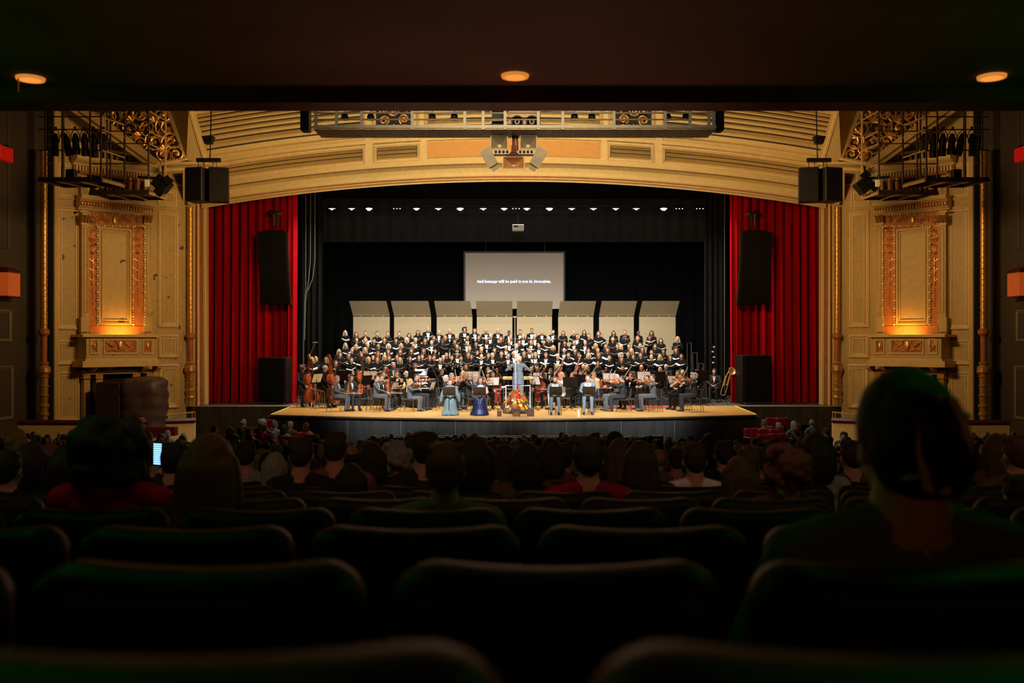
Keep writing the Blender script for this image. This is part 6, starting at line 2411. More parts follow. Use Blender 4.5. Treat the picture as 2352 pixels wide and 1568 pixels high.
# ---------------------------------------------------------------- orchestra
# (px, py of the head centre, Y, pose, yaw, hair, colour, skin, clothes, label, instrument, extras)
ORCH = [
    (693, 845, 39.4, 'bass_player', 50, 'curly', 'auburn', 0, 'navy', 'string bass player with curly auburn hair on a wooden stool, nearest the red curtain', 'bass'),
    (743, 845.6, 38.9, 'bass_player', 75, 'fringe', 'grey', 0, 'black', 'bald string bass player in a black suit seen from the side', 'bass'),
    (772.5, 870, 36.9, 'sit_violin_rest', 80, 'short', 'grey', 1, 'greysuit', 'grey-haired violinist in a grey suit at the organ-side end of the front desk', 'violin_rest'),
    (806, 867, 37.3, 'sit_violin_rest', 35, 'curly', 'brown', 0, 'charcoal', 'curly brown-haired young man in charcoal with a violin upright on his knee', 'violin_rest'),
    (789, 843, 40.6, 'sit_lap', 35, 'short', 'black', 3, 'black', 'dark-skinned man in black sitting behind the grey-haired violinist', None),
    (806, 845, 40.2, 'sit_lap', 120, 'short', 'grey', 0, 'charcoal', 'grey-haired man in charcoal turned away behind the curly-haired violinist', None),
    (822, 838, 41.2, 'sit_cello', 25, 'short', 'dark', 2, 'black', 'bearded dark-haired man in black with the third string bass', 'bass_b'),
    (863.6, 868.6, 36.9, 'sit_cello', 80, 'short', 'dark', 0, 'greysuit', 'dark-haired violist in a light grey suit in front of the cello', 'violin_rest'),
    (874, 868, 37.7, 'sit_violin_rest', 70, 'short', 'brown', 0, 'charcoal', 'brown-haired violist sharing the second front desk', None),
    (879, 860, 38.7, 'sit_cello', 50, 'short', 'brown', 0, 'charcoal', 'brown-haired cellist with an orange cello behind the second front desk', 'cello'),
    (885, 847, 40.3, 'sit_wind_woman', 20, 'bun', 'dark', 1, 'black', 'dark-haired woman in black above the orange cello', 'flute'),
    (903.6, 833, 41.4, 'sit_lap', 10, 'short', 'white', 1, 'charcoal', 'white-haired man in charcoal below the choir front row', None),
    (909.7, 856, 39.5, 'sit_wind', 40, 'short', 'dark', 1, 'black', 'dark-haired horn player in black behind the orange cello', 'horn'),
    (932, 858, 39.5, 'sit_wind', 45, 'fringe', 'white', 0, 'black', 'bald wind player in black beside the horn player', 'horn'),
    (941, 876, 36.9, 'sit_violin_up_woman', 78, 'verylong', 'blonde', 0, 'greysuit', 'violist with very long pale blonde hair in grey on the front desk', 'violin'),
    (955, 866, 37.6, 'sit_violin_up', 62, 'short', 'dark', 0, 'charcoal', 'dark-haired violist beside the woman with pale blonde hair', 'violin'),
    (955, 852, 40.3, 'sit_lap', 20, 'fringe', 'red', 1, 'black', 'bald man in black beside the lit pages of the keyboard', None),
    (953, 841, 41.4, 'sit_lap', 15, 'short', 'auburn', 2, 'black', 'auburn-haired wind player in black half hidden behind a bald man', None),
    (1013, 856, 39.9, 'sit_lap', 60, 'short', 'dark', 1, 'black', 'dark-haired keyboard player in black beside the white-haired violinist', None),
    (1023, 868.6, 37.3, 'sit_violin_up', 80, 'short', 'white', 0, 'charcoal', 'white-haired violinist in charcoal behind the woman in the pale teal shawl', 'violin'),
    (1036, 864, 38.1, 'sit_violin_up', 60, 'short', 'grey', 0, 'greysuit', 'grey-haired violinist just behind the white-haired one', 'violin'),
    (1063.6, 858, 39.5, 'sit_wind_woman', 0, 'bob', 'blonde', 0, 'black', 'woman with blonde fringe playing flute between the two front women', 'flute'),
    (1070, 844, 40.9, 'sit_wind_woman', 5, 'long', 'brown', 1, 'black', 'woman with long brown hair behind the blonde flautist', 'clarinet'),
    (1077, 864, 38.0, 'sit_violin_up', 62, 'short', 'grey', 0, 'charcoal', 'bespectacled grey-haired violinist beside the blonde flautist', 'violin'),
    (1090, 870, 37.1, 'sit_violin_up', 95, 'short', 'grey', 0, 'greysuit', 'concertmaster with short grey hair behind the woman in the sequinned gown', 'violin'),
    (1121, 849, 40.4, 'sit_wind_woman', 0, 'long', 'brown', 0, 'black', 'woman with long brown hair above the red cello', 'clarinet'),
    (1131, 861, 38.3, 'sit_cello', 25, 'bob', 'dark', 0, 'black', 'bespectacled woman cellist with a red cello near the podium', 'cello_red'),
    (1221, 849, 40.3, 'sit_wind', -10, 'short', 'grey', 1, 'black', 'bespectacled grey-haired wind player over the conductor\'s elbow', 'clarinet'),
    (1234, 846, 41.1, 'sit_wind', -10, 'short', 'brown', 1, 'black', 'brown-haired wind player behind the bespectacled one by the conductor', 'clarinet'),
    (1247, 859, 38.7, 'sit_cello', -28, 'long', 'brown', 1, 'black', 'woman cellist with long brown hair and a dark red cello right of the podium', 'cello_red'),
    (1265, 852, 39.9, 'sit_cello', -30, 'short', 'dark', 2, 'black', 'dark-haired man in black behind the bearded soloist', None),
    (1279, 842.6, 41.5, 'sit_wind_woman', -12, 'bob', 'blonde', 0, 'black', 'blonde wind player at the back beside a red bassoon', 'clarinet'),
    (1288, 846, 41.0, 'sit_wind', -12, 'short', 'brown', 1, 'black', 'brown-haired bassoonist with a slanted red bassoon', 'bassoon'),
    (1291, 862, 37.8, 'sit_violin_up_woman', -60, 'long', 'blonde', 0, 'white', 'woman with long blonde hair in a white top between the two men soloists', 'violin'),
    (1315, 862, 39.0, 'sit_violin_up_woman', -25, 'bob', 'brown', 0, 'black', 'brown-haired woman violinist behind the music stand between the men soloists', 'violin'),
    (1326, 844, 41.1, 'sit_wind_woman', -15, 'long', 'auburn', 1, 'black', 'auburn-haired bassoonist at the back of the winds', 'bassoon'),
    (1340, 842, 41.5, 'sit_wind', -12, 'fringe', 'grey', 1, 'black', 'bald wind player at the back beside a blonde woman', None),
    (1347.5, 845, 41.1, 'sit_wind_woman', -15, 'bob', 'blonde', 0, 'black', 'blonde bobbed wind player beside the bald one', 'clarinet'),
    (1334, 855, 39.7, 'sit_violin_up_woman', -15, 'bob', 'black', 1, 'black', 'woman with a black fringe behind the soloist in the white shirt', 'violin'),
    (1366, 858, 39.2, 'sit_violin_up_woman', -40, 'bun', 'dark', 0, 'white', 'dark-haired woman in white beside the soloist with the white shirt', 'violin'),
    (1371, 876, 37.9, 'sit_violin_up_woman', -150, 'verylong', 'blonde', 0, 'charcoal', 'woman with long golden hair seen from behind, by the empty chair', None),
    (1387, 853, 39.7, 'sit_cello', -20, 'short', 'brown', 1, 'black', 'brown-haired cellist with a bright orange cello neck', 'cello'),
    (1418, 867, 37.2, 'sit_violin_up', -80, 'short', 'white', 1, 'greysuit', 'white-haired violinist playing on the trombone side of the apron', 'violin'),
    (1431, 870, 36.8, 'sit_violin_up_woman', -95, 'bun', 'dark', 0, 'charcoal', 'violinist with dark hair in a bun on the trombone side of the apron', 'violin'),
    (1453, 861, 38.1, 'sit_violin_up', -60, 'curly', 'brown', 0, 'black', 'curly-haired violist in black leaning over his viola', 'violin'),
    (1431, 845.6, 41.1, 'sit_wind', -20, 'short', 'dark', 1, 'black', 'dark-haired trumpet player at the back on the trombone side', 'clarinet'),
    (1474, 844, 40.5, 'sit_lap', -30, 'fringe', 'dark', 1, 'charcoal', 'big bald man in charcoal behind a tall black stand', None),
    (1489, 868.6, 37.7, 'sit_violin_up', -75, 'short', 'dark', 0, 'charcoal', 'dark-haired violinist beside the man in the light grey suit', 'violin'),
    (1500.6, 867, 36.9, 'sit_violin_up', -85, 'short', 'brown', 0, 'greysuit', 'brown-haired violinist in a light grey suit seen from the side', 'violin'),
    (1516.6, 850, 40.1, 'sit_lap', -30, 'short', 'white', 1, 'black', 'white-haired brass player in black', 'horn'),
    (1530, 842.5, 41.3, 'sit_lap', -25, 'fringe', 'grey', 0, 'charcoal', 'bald bespectacled brass player behind the white-haired one', None),
    (1557, 850, 39.9, 'sit_lap', -20, 'short', 'dark', 1, 'charcoal', 'dark-haired man in charcoal with hands folded in his lap', None),
    (1568, 842, 41.2, 'sit_lap', -25, 'fringe', 'grey', 0, 'charcoal', 'bald brass player behind the man with folded hands', None),
    (1565.6, 865.5, 37.8, 'sit_violin_up_woman_bare', -60, 'bun', 'dark', 0, 'black', 'bare-armed violinist in black with dark hair tied up', 'violin'),
    (1595, 864, 36.8, 'sit_violin_up', -90, 'curly', 'white', 0, 'charcoal', 'violinist with a mane of curly white hair at the trombone-side end', 'violin'),
    (1600, 842.5, 41.2, 'sit_lap', -15, 'short', 'dark', 1, 'black', 'bespectacled man in black beside the microphone stand', None),
    (1641, 850, 42.6, 'sit_lap', -18, 'short', 'dark', 1, 'charcoal', 'trombonist sitting with folded hands beside his trombone', None),
]


def tubeinst(nm, label, cat, parts):
    t = thing(nm, label, cat)
    for pn, m_, pts, r in parts:
        q = MB()
        q.tube(pts, r, 8)
        q.build(pn, m_, t, smooth=True)
    return note_kids(t)


FLUTE = tubeinst('flute', 'flute', 'flute', (('tube', STEEL, [(0, 0, 0), (0, 0, .66)], .011), ('keys', STEEL, [(.012, 0, .15), (.012, 0, .5)], .007)))
CLAR = tubeinst('clarinet', 'clarinet', 'clarinet', (('tube', EBONY, [(0, 0, 0), (0, 0, .55), (0, 0, .62)], [.014, .014, .03]), ('mouthpiece', EBONY, [(0, 0, -.06), (0, 0, 0)], [.006, .012]), ('keys', STEEL, [(.015, 0, .1), (.015, 0, .5)], .006)))
BASSOON = tubeinst('bassoon', 'bassoon', 'bassoon', (('long_joint', VARNR, [(0, 0, 0), (0, 0, 1.30)], [.035, .025]), ('wing_joint', VARNR, [(.05, 0, .05), (.05, 0, .8)], .022), ('bell_ring', WHITEP, [(0, 0, 1.29), (0, 0, 1.34)], .034), ('bocal', STEEL, [(.05, 0, .8), (.05, .1, .9), (.05, .22, .88)], .006)))
HORN_I = tubeinst('french_horn', 'horn', 'horn', (('coil', BRASS, [(.14 * math.cos(a), 0, .14 * math.sin(a)) for a in [2 * PI * k / 16 for k in range(17)]], .018), ('bell', BRASS, [(.10, .03, -.10), (.0, .06, -.16), (-.14, .10, -.14), (-.22, .14, -.10)], [.02, .03, .07, .15]), ('leadpipe', BRASS, [(-.05, 0, .14), (-.1, -.1, .2), (-.1, .12, .26)], .008)))
HIDE_PROTOS += [FLUTE, CLAR, BASSOON, HORN_I]
INSTLAB = {'violin': 'violin', 'cello': 'cello'}
rc = random.Random(5)
for i, e in enumerate(ORCH):
    px, py, Y, pose, yaw, hs, hc, sk, cl, lab, ins = e
    z = 4 + (784 - py) / FPX * Y
    hz = 1.45 if pose == 'bass_player' else 1.175
    base = STG + (.30 if 39.85 < Y < 41.6 and abs((px - 1180) / FPX * Y) < 6.6 else 0)
    sc = (z - base) / hz
    sc = max(.94, min(1.14, sc))
    x = (px - 1180) / FPX * Y
    yr = R_(yaw)
    glasses = 'spectacled' in lab
    o = person(pose, (x, Y, base), yaw, sc, hs, hc, sk, cl, lab, None, beard='dark' if 'bearded' in lab else None, glasses=glasses)
    short = lab.split(' with ')[0].split(' in ')[0]
    M = pm(o)
    if pose == 'bass_player':
        t = thing('wooden_stool', 'tall wooden stool under the ' + lab.split(' string')[0] + (' string bass player' if i == 0 else ' string bass player'), 'stool', (x, Y, base), yr) if i else thing('wooden_stool', 'tall wooden stool under the string bass player nearest the red curtain', 'stool', (x, Y, base), yr)
        if i:
            t['label'] = 'tall stool under the bald string bass player'
        q = MB()
        q.lathe([(.0, .66), (.17, .66), (.17, .70), (0, .70)], 14)
        q.build('seat', mat('stool_wood', (.35, .16, .05), .4), t)
        for k in range(4):
            a = PI / 4 + k * PI / 2
            q = MB()
            q.tube([(.11 * math.cos(a), .11 * math.sin(a), .66), (.2 * math.cos(a), .2 * math.sin(a), 0)], .018, 6)
            q.build('leg', mat('stool_wood', (.35, .16, .05), .4), t)
        place(BASS, M @ orient((.10, -.44, .17), (.10, .22, 1), (0, 1, 0)), ('orange-brown string bass nearest the red curtain' if i == 0 else 'dark orange string bass held by the bald player'))
        place(BOW, M @ orient((-.10, -.52, .78), (.75, -.25, -.25), (0, 0, 1)), 'pale bow of the ' + ('string bass player nearest the red curtain' if i == 0 else 'bald string bass player'))
    else:
        place(CHAIR, Matrix.Translation((x, Y, base)) @ Matrix.Rotation(yr, 4, 'Z') @ Matrix.Translation((0, .02, 0)), 'black chair under the ' + ' '.join(lab.split()[:11]), None)
    if ins == 'violin':
        place(VIOLIN, M @ orient((.03, -.12, 1.055), (.30, -.80, .06), (-.35, .1, -1)), 'violin played by the ' + ' '.join(lab.split()[:10]))
        place(BOW, M @ orient((-.08, -.45, .93), (.38, .18, .55), (.0, 1, .2)), 'bow of the ' + ' '.join(lab.split()[:11]))
    elif ins == 'violin_rest':
        place(VIOLIN, M @ orient((.17, -.40, .60), (.05, -.02, 1), (0, 1, 0)), 'violin resting upright on the knee of the ' + ' '.join(lab.split()[:8]))
        place(BOW, M @ orient((-.12, -.30, .69), (.1, -.9, -.02), (0, 0, 1)), 'lowered bow of the ' + ' '.join(lab.split()[:10]))
    elif ins in ('cello', 'cello_red'):
        place(CELLO, M @ orient((.02, -.40, .24), (.08, .25, 1), (0, 1, -.2)), 'cello of the ' + ' '.join(lab.split()[:10]))
        place(BOW, M @ orient((-.22, -.52, .72), (.75, -.12, .0), (0, 0, 1)), 'bow of the ' + ' '.join(lab.split()[:11]))
    elif ins == 'bass_b':
        place(BASS, M @ orient((.18, -.40, .17), (-.05, .22, 1), (0, 1, 0)), 'brown string bass with a pale neck among the back desks')
    elif ins == 'flute':
        place(FLUTE, M @ orient((.1, -.17, 1.11), (-.85, -.35, -.12)), 'silver flute of the ' + ' '.join(lab.split()[:9]))
    elif ins == 'clarinet':
        place(CLAR, M @ orient((0, -.16, 1.08), (0, -.55, -.75)), 'black reed instrument of the ' + ' '.join(lab.split()[:10]))
    elif ins == 'bassoon':
        place(BASSOON, M @ orient((-.28, -.32, .42), (.38, .1, 1)), 'slanted dark red bassoon of the ' + ' '.join(lab.split()[:9]))
    elif ins == 'horn':
        place(HORN_I, M @ orient((-.06, -.32, .88), (0, 0, 1)), 'brass horn of the ' + ' '.join(lab.split()[:10]))

# ---------------------------------------------------------------- soloists and conductor
SEQ = mat('blue_sequins', (0.016, 0.024, 0.085), .45, metal=.4, var=.9, scale=60)
CLOTHM['sequins'] = SEQ
SOLO = [(1034, 878, 35.25, 'sit_gown_shawl', 4, 'bun', 'dark', 0, 'teal', 'soloist in a pale teal shawl and grey skirt seated behind a music stand'),
        (1104, 873, 35.25, 'sit_gown', -3, 'long', 'brown', 0, 'sequins', 'soloist in a pale top and blue sequinned gown seated behind a music stand'),
        (1275, 871.6, 35.5, 'sit_lap_tux', -3, 'short', 'dark', 0, 'bluesuit', 'bearded soloist in a light suit with open white shirt, nearer the podium'),
        (1350, 868.6, 35.6, 'sit_lap_tux', -4, 'short', 'brown', 0, 'bluesuit', 'clean-shaven soloist in a light suit beside the empty folding chair')]
SOLOW = ['the woman in the teal shawl', 'the woman in the sequinned gown', 'the bearded soloist', 'the clean-shaven soloist']
for i, (px, py, Y, pose, yaw, hs, hc, sk, cl, lab) in enumerate(SOLO):
    z = 4 + (784 - py) / FPX * Y
    x = (px - 1180) / FPX * Y
    sc = (z - STG) / 1.175
    o = person(pose, (x, Y, STG), yaw, sc, hs, hc, sk, cl, lab, None, beard='dark' if 'bearded' in lab else None)
    if i == 0:
        def shawl():
            m = MB()
            m.ell((0, -.02, .92), (.22, .15, .17), 16, 10)
            for sg in (-1, 1):
                capmesh(m, (sg * .19, -.02, .95), .085, (sg * .29, -.08, .66), .085)
                capmesh(m, (sg * .29, -.08, .66), .085, (sg * .33, -.10, .50), .05)
            co, fs = weld(m, .02, 2)
            q = MB()
            q.add([tuple(v) for v in co], fs)
            return q.mesh('shawl', CLOTHM['teal'], True)
        put('shawl', shawl(), o)
    if i == 1:
        def topm():
            m = MB()
            m.ell((0, -.02, .84), (.182, .146, .19), 16, 10)
            m.ell((0, -.015, .66), (.172, .142, .14), 16, 10)
            co, fs = weld(m, .02, 2)
            q = MB()
            q.add([tuple(v) for v in co], fs)
            return q.mesh('pale_top', mat('lavender_satin', (.62, .62, .74), .4), True)
        put('pale_top', topm(), o)
    place(CHAIR, Matrix.Translation((x, Y + .02, STG)) @ Matrix.Rotation(R_(yaw), 4, 'Z'), 'chair under ' + SOLOW[i])
    s_ = place(STAND, Matrix.Translation((x + (.0 if i != 1 else -.02), Y - .62, STG - .02)) @ Matrix.Rotation(PI, 4, 'Z') @ Matrix.Scale(.90, 4), 'low music stand in front of ' + SOLOW[i])
# empty chair beside the fourth soloist
c = P(1372, 945, 36.6)
place(CHAIR, Matrix.Translation((c.x, 36.7, STG)) @ Matrix.Rotation(R_(25), 4, 'Z'), 'empty black chair beside the clean-shaven soloist')
c = P(1228, 945, 36.0)
# conductor on a podium
YC = 36.1
pz = .22
t = thing('conductor_podium', 'black carpeted podium with white tubular guard rail', 'podium', ((1189 - 1180) / FPX * YC, YC, STG))
m = MB()
m.cbox((-.55, -.5, 0), (.55, .55, pz), .02)
m.build('platform', mat('podium_black', (.02, .02, .02), .6), t)
m = MB()
m.tube([(-.44, -.46, pz), (-.44, -.46, 1.04), (.46, -.46, 1.04), (.46, -.46, pz)], .022, 8)
m.build('guard_rail', WHITEP, t)
m = MB()
m.tube([(-.60, -.46, .98), (-.44, -.46, 1.0)], .03, 6)
m.build('rail_bracket', WHITEP, t)
zc = 4 + (784 - 824) / FPX * YC
person('conductor', ((1190 - 1180) / FPX * YC, YC + .05, STG + pz), 180, (zc - STG - pz) / 1.61, 'curly', 'white', 1, 'bluesuit', 'conductor in a light blue-grey suit seen from behind on the podium', None)
t = thing('score_desk', 'conductor\'s wide score desk with yellow-lit wooden lip', 'music stand', ((1189 - 1180) / FPX * 36.95, 36.95, STG))
m = MB()
m.cbox((-.62, -.02, 1.18), (.62, .42, 1.21), .008, M=Matrix.Rotation(R_(0), 4, 'X'))
m.build('desk', BLACK, t)
for sg in (-1, 1):
    m = MB()
    a, b = sorted((sg * .20, sg * .57))
    m.tube([(a, -.05, 1.27), (a + .02, -.05, 1.27), (b - .02, -.05, 1.27), (b, -.05, 1.27)], [.04, .065, .065, .04], 10)
    m.build('lip', mat('yellow_wood_lip', (.75, .50, .12), .4), t)
m = MB()
m.tube([(0, .2, 0), (0, .2, 1.18)], .03, 8)
m.lathe([(.25, 0), (.25, .02), (.04, .06)], 12, (0, .2, 0))
m.build('post', BLACK, t)

# ---------------------------------------------------------------- music stands over the orchestra
STS = [(728, 868, 38.2, 60), (842, 872, 38.0, 60), (905, 886, 37.2, 75), (955, 858, 39.0, 20), (993, 886, 36.9, 75), (1060, 885, 36.9, 75), (1132, 875, 37.6, 15), (1150, 868, 38.6, 0), (1228, 873, 37.4, -40), (1310, 876, 37.0, -10), (1240, 865, 38.9, 0), (1334, 870, 38.8, 0),
       (1400, 866, 38.9, -20), (1436, 858, 39.4, -10), (1480, 862, 39.2, -10), (1512, 864, 39.0, -20), (1545, 872, 38.4, -60), (1612, 860, 40.0, 0), (850, 855, 40.0, 10), (790, 855, 40.0, 10), (1085, 860, 39.6, 0)]
for i, (px, py, Y, yaw) in enumerate(STS):
    c = P(px, py, Y)
    sc = max(.85, min(1.25, (c.z - STG) / 1.02))
    s_ = place(STAND, Matrix.Translation((c.x, Y, STG)) @ Matrix.Rotation(R_(yaw) + PI, 4, 'Z') @ Matrix.Scale(sc, 4), '%s black music stand among the players, counted from the string basses' % ordw(sorted(STS).index((px, py, Y, yaw))))
    if i % 2 == 0:
        q = MB()
        M = s_.matrix_basis @ Matrix.Translation((0, 0, 1.02)) @ Matrix.Rotation(R_(-22), 4, 'X')
        q.box((-.22, .009, -.15), (-.005, .013, .15))
        q.box((.005, .009, -.15), (.22, .013, .15))
        me = q.mesh('sheet_music', PAPER)
        o = put('sheet_music', me)
        o.matrix_world = M
        tag(o, 'open white sheet music on the %s music stand from the string basses' % ordw(sorted(STS).index((px, py, Y, yaw))), 'sheet music')

# ---------------------------------------------------------------- keyboard with lit pages
c = P(972, 905, 39.2)
t = thing('keyboard_instrument', 'black upright keyboard instrument with brightly lit pages', 'keyboard', (c.x, 39.2, STG))
m = MB()
m.cbox((-.55, -.3, 0), (.55, .3, 1.05), .02)
m.cbox((-.5, -.55, .68), (.5, -.3, .78), .01)
m.build('cabinet', mat('piano_black', (.012, .012, .012), .2), t)
m = MB()
m.box((-.45, -.54, .78), (.45, -.40, .80))
m.build('keys', WHITEP, t)
m = MB()
m.cbox((-.30, -.18, 1.30), (.12, -.16, 1.55), .004)
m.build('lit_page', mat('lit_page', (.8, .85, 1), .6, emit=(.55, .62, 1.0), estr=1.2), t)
m = MB()
m.cbox((-.36, -.2, 1.22), (.20, .1, 1.25), .004)
m.build('page_rest', WHITEP, t)
m = MB()
m.tube([(-.1, -.1, 1.05), (-.1, -.1, 1.24)], .02, 6)
m.build('stem', BLACK, t)

# ---------------------------------------------------------------- flower arrangement
YF = 34.35
t = thing('flower_arrangement', 'big orange, yellow and red flower arrangement in a brown basket before the podium', 'flowers', ((1186 - 1180) / FPX * YF, YF, STG))
m = MB()
m.lathe([(.0, 0), (.13, 0), (.15, .14), (.17, .17), (.14, .17), (0, .15)], 14)
m.build('basket', mat('brown_wicker', (.16, .07, .02), .6, var=.3, scale=40), t)
FC = [('orange_petal', (.75, .16, .015)), ('yellow_petal', (.85, .55, .08)), ('cream_petal', (.85, .75, .45)), ('red_petal', (.45, .02, .015)), ('lime_petal', (.45, .60, .06)), ('rust_petal', (.35, .07, .015))]
FM = [mat(a, b, .6) for a, b in FC]


def blossom(r):
    m = MB()
    for ring, (n, rr, zz, tl) in enumerate(((9, r, 0, .25), (7, r * .68, r * .14, .6), (5, r * .38, r * .24, 1.0))):
        for k in range(n):
            a = 2 * PI * (k + .5 * ring) / n
            ca, sa = math.cos(a), math.sin(a)
            w_ = rr * .38
            m.add([(0, 0, zz), (ca * rr * .6 - sa * w_, sa * rr * .6 + ca * w_, zz + tl * rr * .4), (ca * rr, sa * rr, zz + tl * rr * .6), (ca * rr * .6 + sa * w_, sa * rr * .6 - ca * w_, zz + tl * rr * .4), (ca * rr * .5, sa * rr * .5, zz + tl * rr * .2 - .008)],
                  [(0, 1, 2, 3), (0, 3, 4), (3, 2, 4), (2, 1, 4), (1, 0, 4)])
    m.ell((0, 0, r * .25), (r * .25, r * .25, r * .2), 8, 5)
    return m


BL = [blossom(.065).mesh('blossom', FM[k]) for k in range(6)]
rf = random.Random(9)
for i in range(115):
    f = rf.random()
    zz = .20 + .72 * f
    rad = (.50 * (1 - f) ** .6 + .06) * rf.uniform(.6, 1.0)
    a = rf.uniform(0, 2 * PI)
    d = V3((math.cos(a), math.sin(a) * .75, .35 + f))
    o = put('blossom', BL[rf.choice((0, 0, 0, 1, 1, 2, 3, 3, 4, 5, 5))], t, (rad * math.cos(a), rad * .7 * math.sin(a), zz))
    o.rotation_euler = d.to_track_quat('Z', 'Y').to_euler()
    s_ = rf.uniform(.8, 1.45)
    o.scale = (s_, s_, s_)
m = MB()
for i in range(150):
    f = rf.random()
    a = rf.uniform(0, 2 * PI)
    rad = (.52 * (1 - f) ** .6 + .05) * rf.uniform(.5, 1.08)
    c = V3((rad * math.cos(a), rad * .7 * math.sin(a), .16 + .78 * f))
    d = V3((math.cos(a), math.sin(a), rf.uniform(-.2, .8))).normalized()
    sd = d.cross(V3((0, 0, 1))).normalized() * .022
    m.add([tuple(c), tuple(c + d * .045 + sd), tuple(c + d * .09), tuple(c + d * .045 - sd), tuple(c + d * .045 + V3((0, 0, .012)))], [(0, 1, 4), (1, 2, 4), (2, 3, 4), (3, 0, 4)])
stuff(m.build('foliage', mat('flower_leaf', (.09, .14, .03), .5, var=.3), t))
for k in range(5):
    q = MB()
    a = rf.uniform(-.6, .6)
    q.tube([(0, 0, .6), (.1 * a, 0, .85), (.25 * a, 0, 1.08)], [.006, .02, .006], 5)
    q.build('flower_spike', FM[3], t)
m = MB()
m.cbox((-.30, -.18, 0), (-.14, .06, .20), .01)
tag(m.build('small_box', mat('dark_wood_box', (.08, .03, .03), .5), loc=((1166 - 1180) / FPX * YF - .08, YF + .1, STG)), 'small dark box behind the flower basket, string side', 'box')
m = MB()
m.cbox((.16, -.18, 0), (.42, .06, .28), .01)
tag(m.build('small_box', mat('dark_wood_box', (.08, .03, .03), .5), loc=((1200 - 1180) / FPX * YF, YF + .15, STG)), 'small dark box behind the flower basket, cello side', 'box')
m = MB()
m.lathe([(.035, 0), (.036, .17), (.015, .21), (.016, .24), (0, .24)], 10)
tag(m.build('water_bottle', mat('clear_bottle', (.85, .88, .9), .15), loc=P(1329, 958, 34.3)), 'water bottle standing on the apron edge before the clean-shaven soloist', 'bottle')
bpy.data.objects['water_bottle'].location.z = STG

# ---------------------------------------------------------------- microphones
def mic_stand(label, base, pts, r=.016, m_=None, bar=None):
    t = thing('microphone_stand', label, 'microphone', base)
    q = MB()
    q.tube([V3(p) - V3(base) for p in pts], r, 6)
    q.build('pole', m_ or STEEL, t)
    q = MB()
    for k in range(3):
        a = 2 * PI * k / 3 + .3
        q.tube([(0, 0, .12), (.32 * math.cos(a), .32 * math.sin(a), .012)], .012, 5)
    q.build('tripod', BLACK, t)
    e, d = V3(pts[-1]) - V3(base), (V3(pts[-1]) - V3(pts[-2])).normalized()
    q = MB()
    if bar:
        q.tube([e - V3((bar, 0, 0)), e + V3((bar, 0, 0))], .025, 6)
    else:
        q.tube([e, e + d * .05, e + d * .2], [.015, .028, .028], 8)
    q.build('microphone', m_ or STEEL, t)
    return t


mic_stand('tall white microphone mast with a crossbar, in front of the conductor', (P(1186, 0, 35.3).x, 35.3, STG), [(P(1186, 0, 35.3).x, 35.3, STG + .02), P(1183, 800, 35.3), P(1182.5, 727, 35.3)], .017, mat('pale_mast', (.34, .34, .33), .4), .07)
mic_stand('boom microphone above the string basses', (P(708, 0, 41).x, 41, STG), [(P(708, 0, 41).x, 41, STG + .05), P(710, 820, 41), P(724, 786, 41)], .014, None, .11)
mic_stand('boom microphone leaning over the keyboard', (P(1010, 0, 38).x, 38.2, STG), [(P(1010, 0, 38).x, 38.2, STG + .05), P(1006, 872, 38), P(992, 842, 38), P(984, 846, 38)], .012)
mic_stand('boom microphone slanting beside the red cello', (P(1156, 0, 37).x, 37, STG), [(P(1156, 0, 37).x, 37, STG + .05), P(1158, 872, 37), P(1136, 847, 37), P(1130, 850, 37)], .012)
mic_stand('boom microphone slanting on the cello side of the podium', (P(1222, 0, 37).x, 37, STG), [(P(1222, 0, 37).x, 37, STG + .05), P(1222, 876, 37), P(1238, 852, 37), P(1240, 848, 37)], .012)
mic_stand('boom microphone beside the seated trombonist', (P(1624, 0, 40.6).x, 40.6, STG), [(P(1624, 0, 40.6).x, 40.6, STG + .05), P(1622, 872, 40.6), P(1616, 854, 40.6)], .012)
t = thing('spare_mast', 'tall dark mast with metal clamps behind the trombonist', 'mast', (P(1642, 0, 43.6).x, 43.6, STG))
o = t.location.copy()
m = MB()
m.tube([(0, 0, .02), P(1640, 800, 43.6) - o], .02, 6)
m.build('mast', BLACK, t)
for py, dx in ((797, 0), (808, -.06), (820, 0), (833, -.04)):
    m = MB()
    m.ell(P(1641, py, 43.6) - o + V3((dx, 0, 0)), (.09, .05, .05), 8, 6)
    m.build('clamp', STEEL, t)
m = MB()
for k in range(3):
    a = 2 * PI * k / 3
    m.tube([(0, 0, 1.2), (.45 * math.cos(a), .45 * math.sin(a), .01)], .014, 5)
m.build('tripod', BLACK, t)
# trombone upright on its stand
YB = 41.4
c0, c1 = P(1660, 905, YB), P(1676, 850, YB)
ax = (c1 - c0)
t = thing('trombone', 'brass trombone propped slanting on a black stand', 'trombone', (c0.x, YB, c0.z))
o = V3((c0.x, YB, c0.z))
u = ax.normalized()
v = V3((u.z, 0, -u.x))
L = ax.length
m = MB()
for d in (-.10, .10):
    m.tube([v * d + u * .05, v * d + u * (L * .75)], .018, 6)
m.tube([v * .10 * math.cos(a) + u * (.05 + .10 * math.sin(a)) for a in [PI + PI * k / 8 for k in range(9)]], .018, 6)
m.tube([v * -.10 + u * .45, v * .10 + u * .45], .015, 6)
m.build('slide', BRASS, t)
m = MB()
m.tube([v * -.06 + u * .35, v * -.06 + u * (L * .8), v * .0 + u * (L + .02), v * .10 + u * (L * .98), v * .12 + u * (L * .8)], .022, 6)
m.tube([v * .06 + u * .4, v * .06 + u * (L * .9)], .02, 6)
m.build('tubing', BRASS, t)
m = MB()
bc = u * (L * 1.0) + v * .12
M = orient(bc, (.35, -.9, .35))
m.lathe([(.05, -.22), (.08, -.1), (.13, -.03), (.18, 0), (.17, 0), (.07, -.1), (.04, -.2)], 16, M=M)
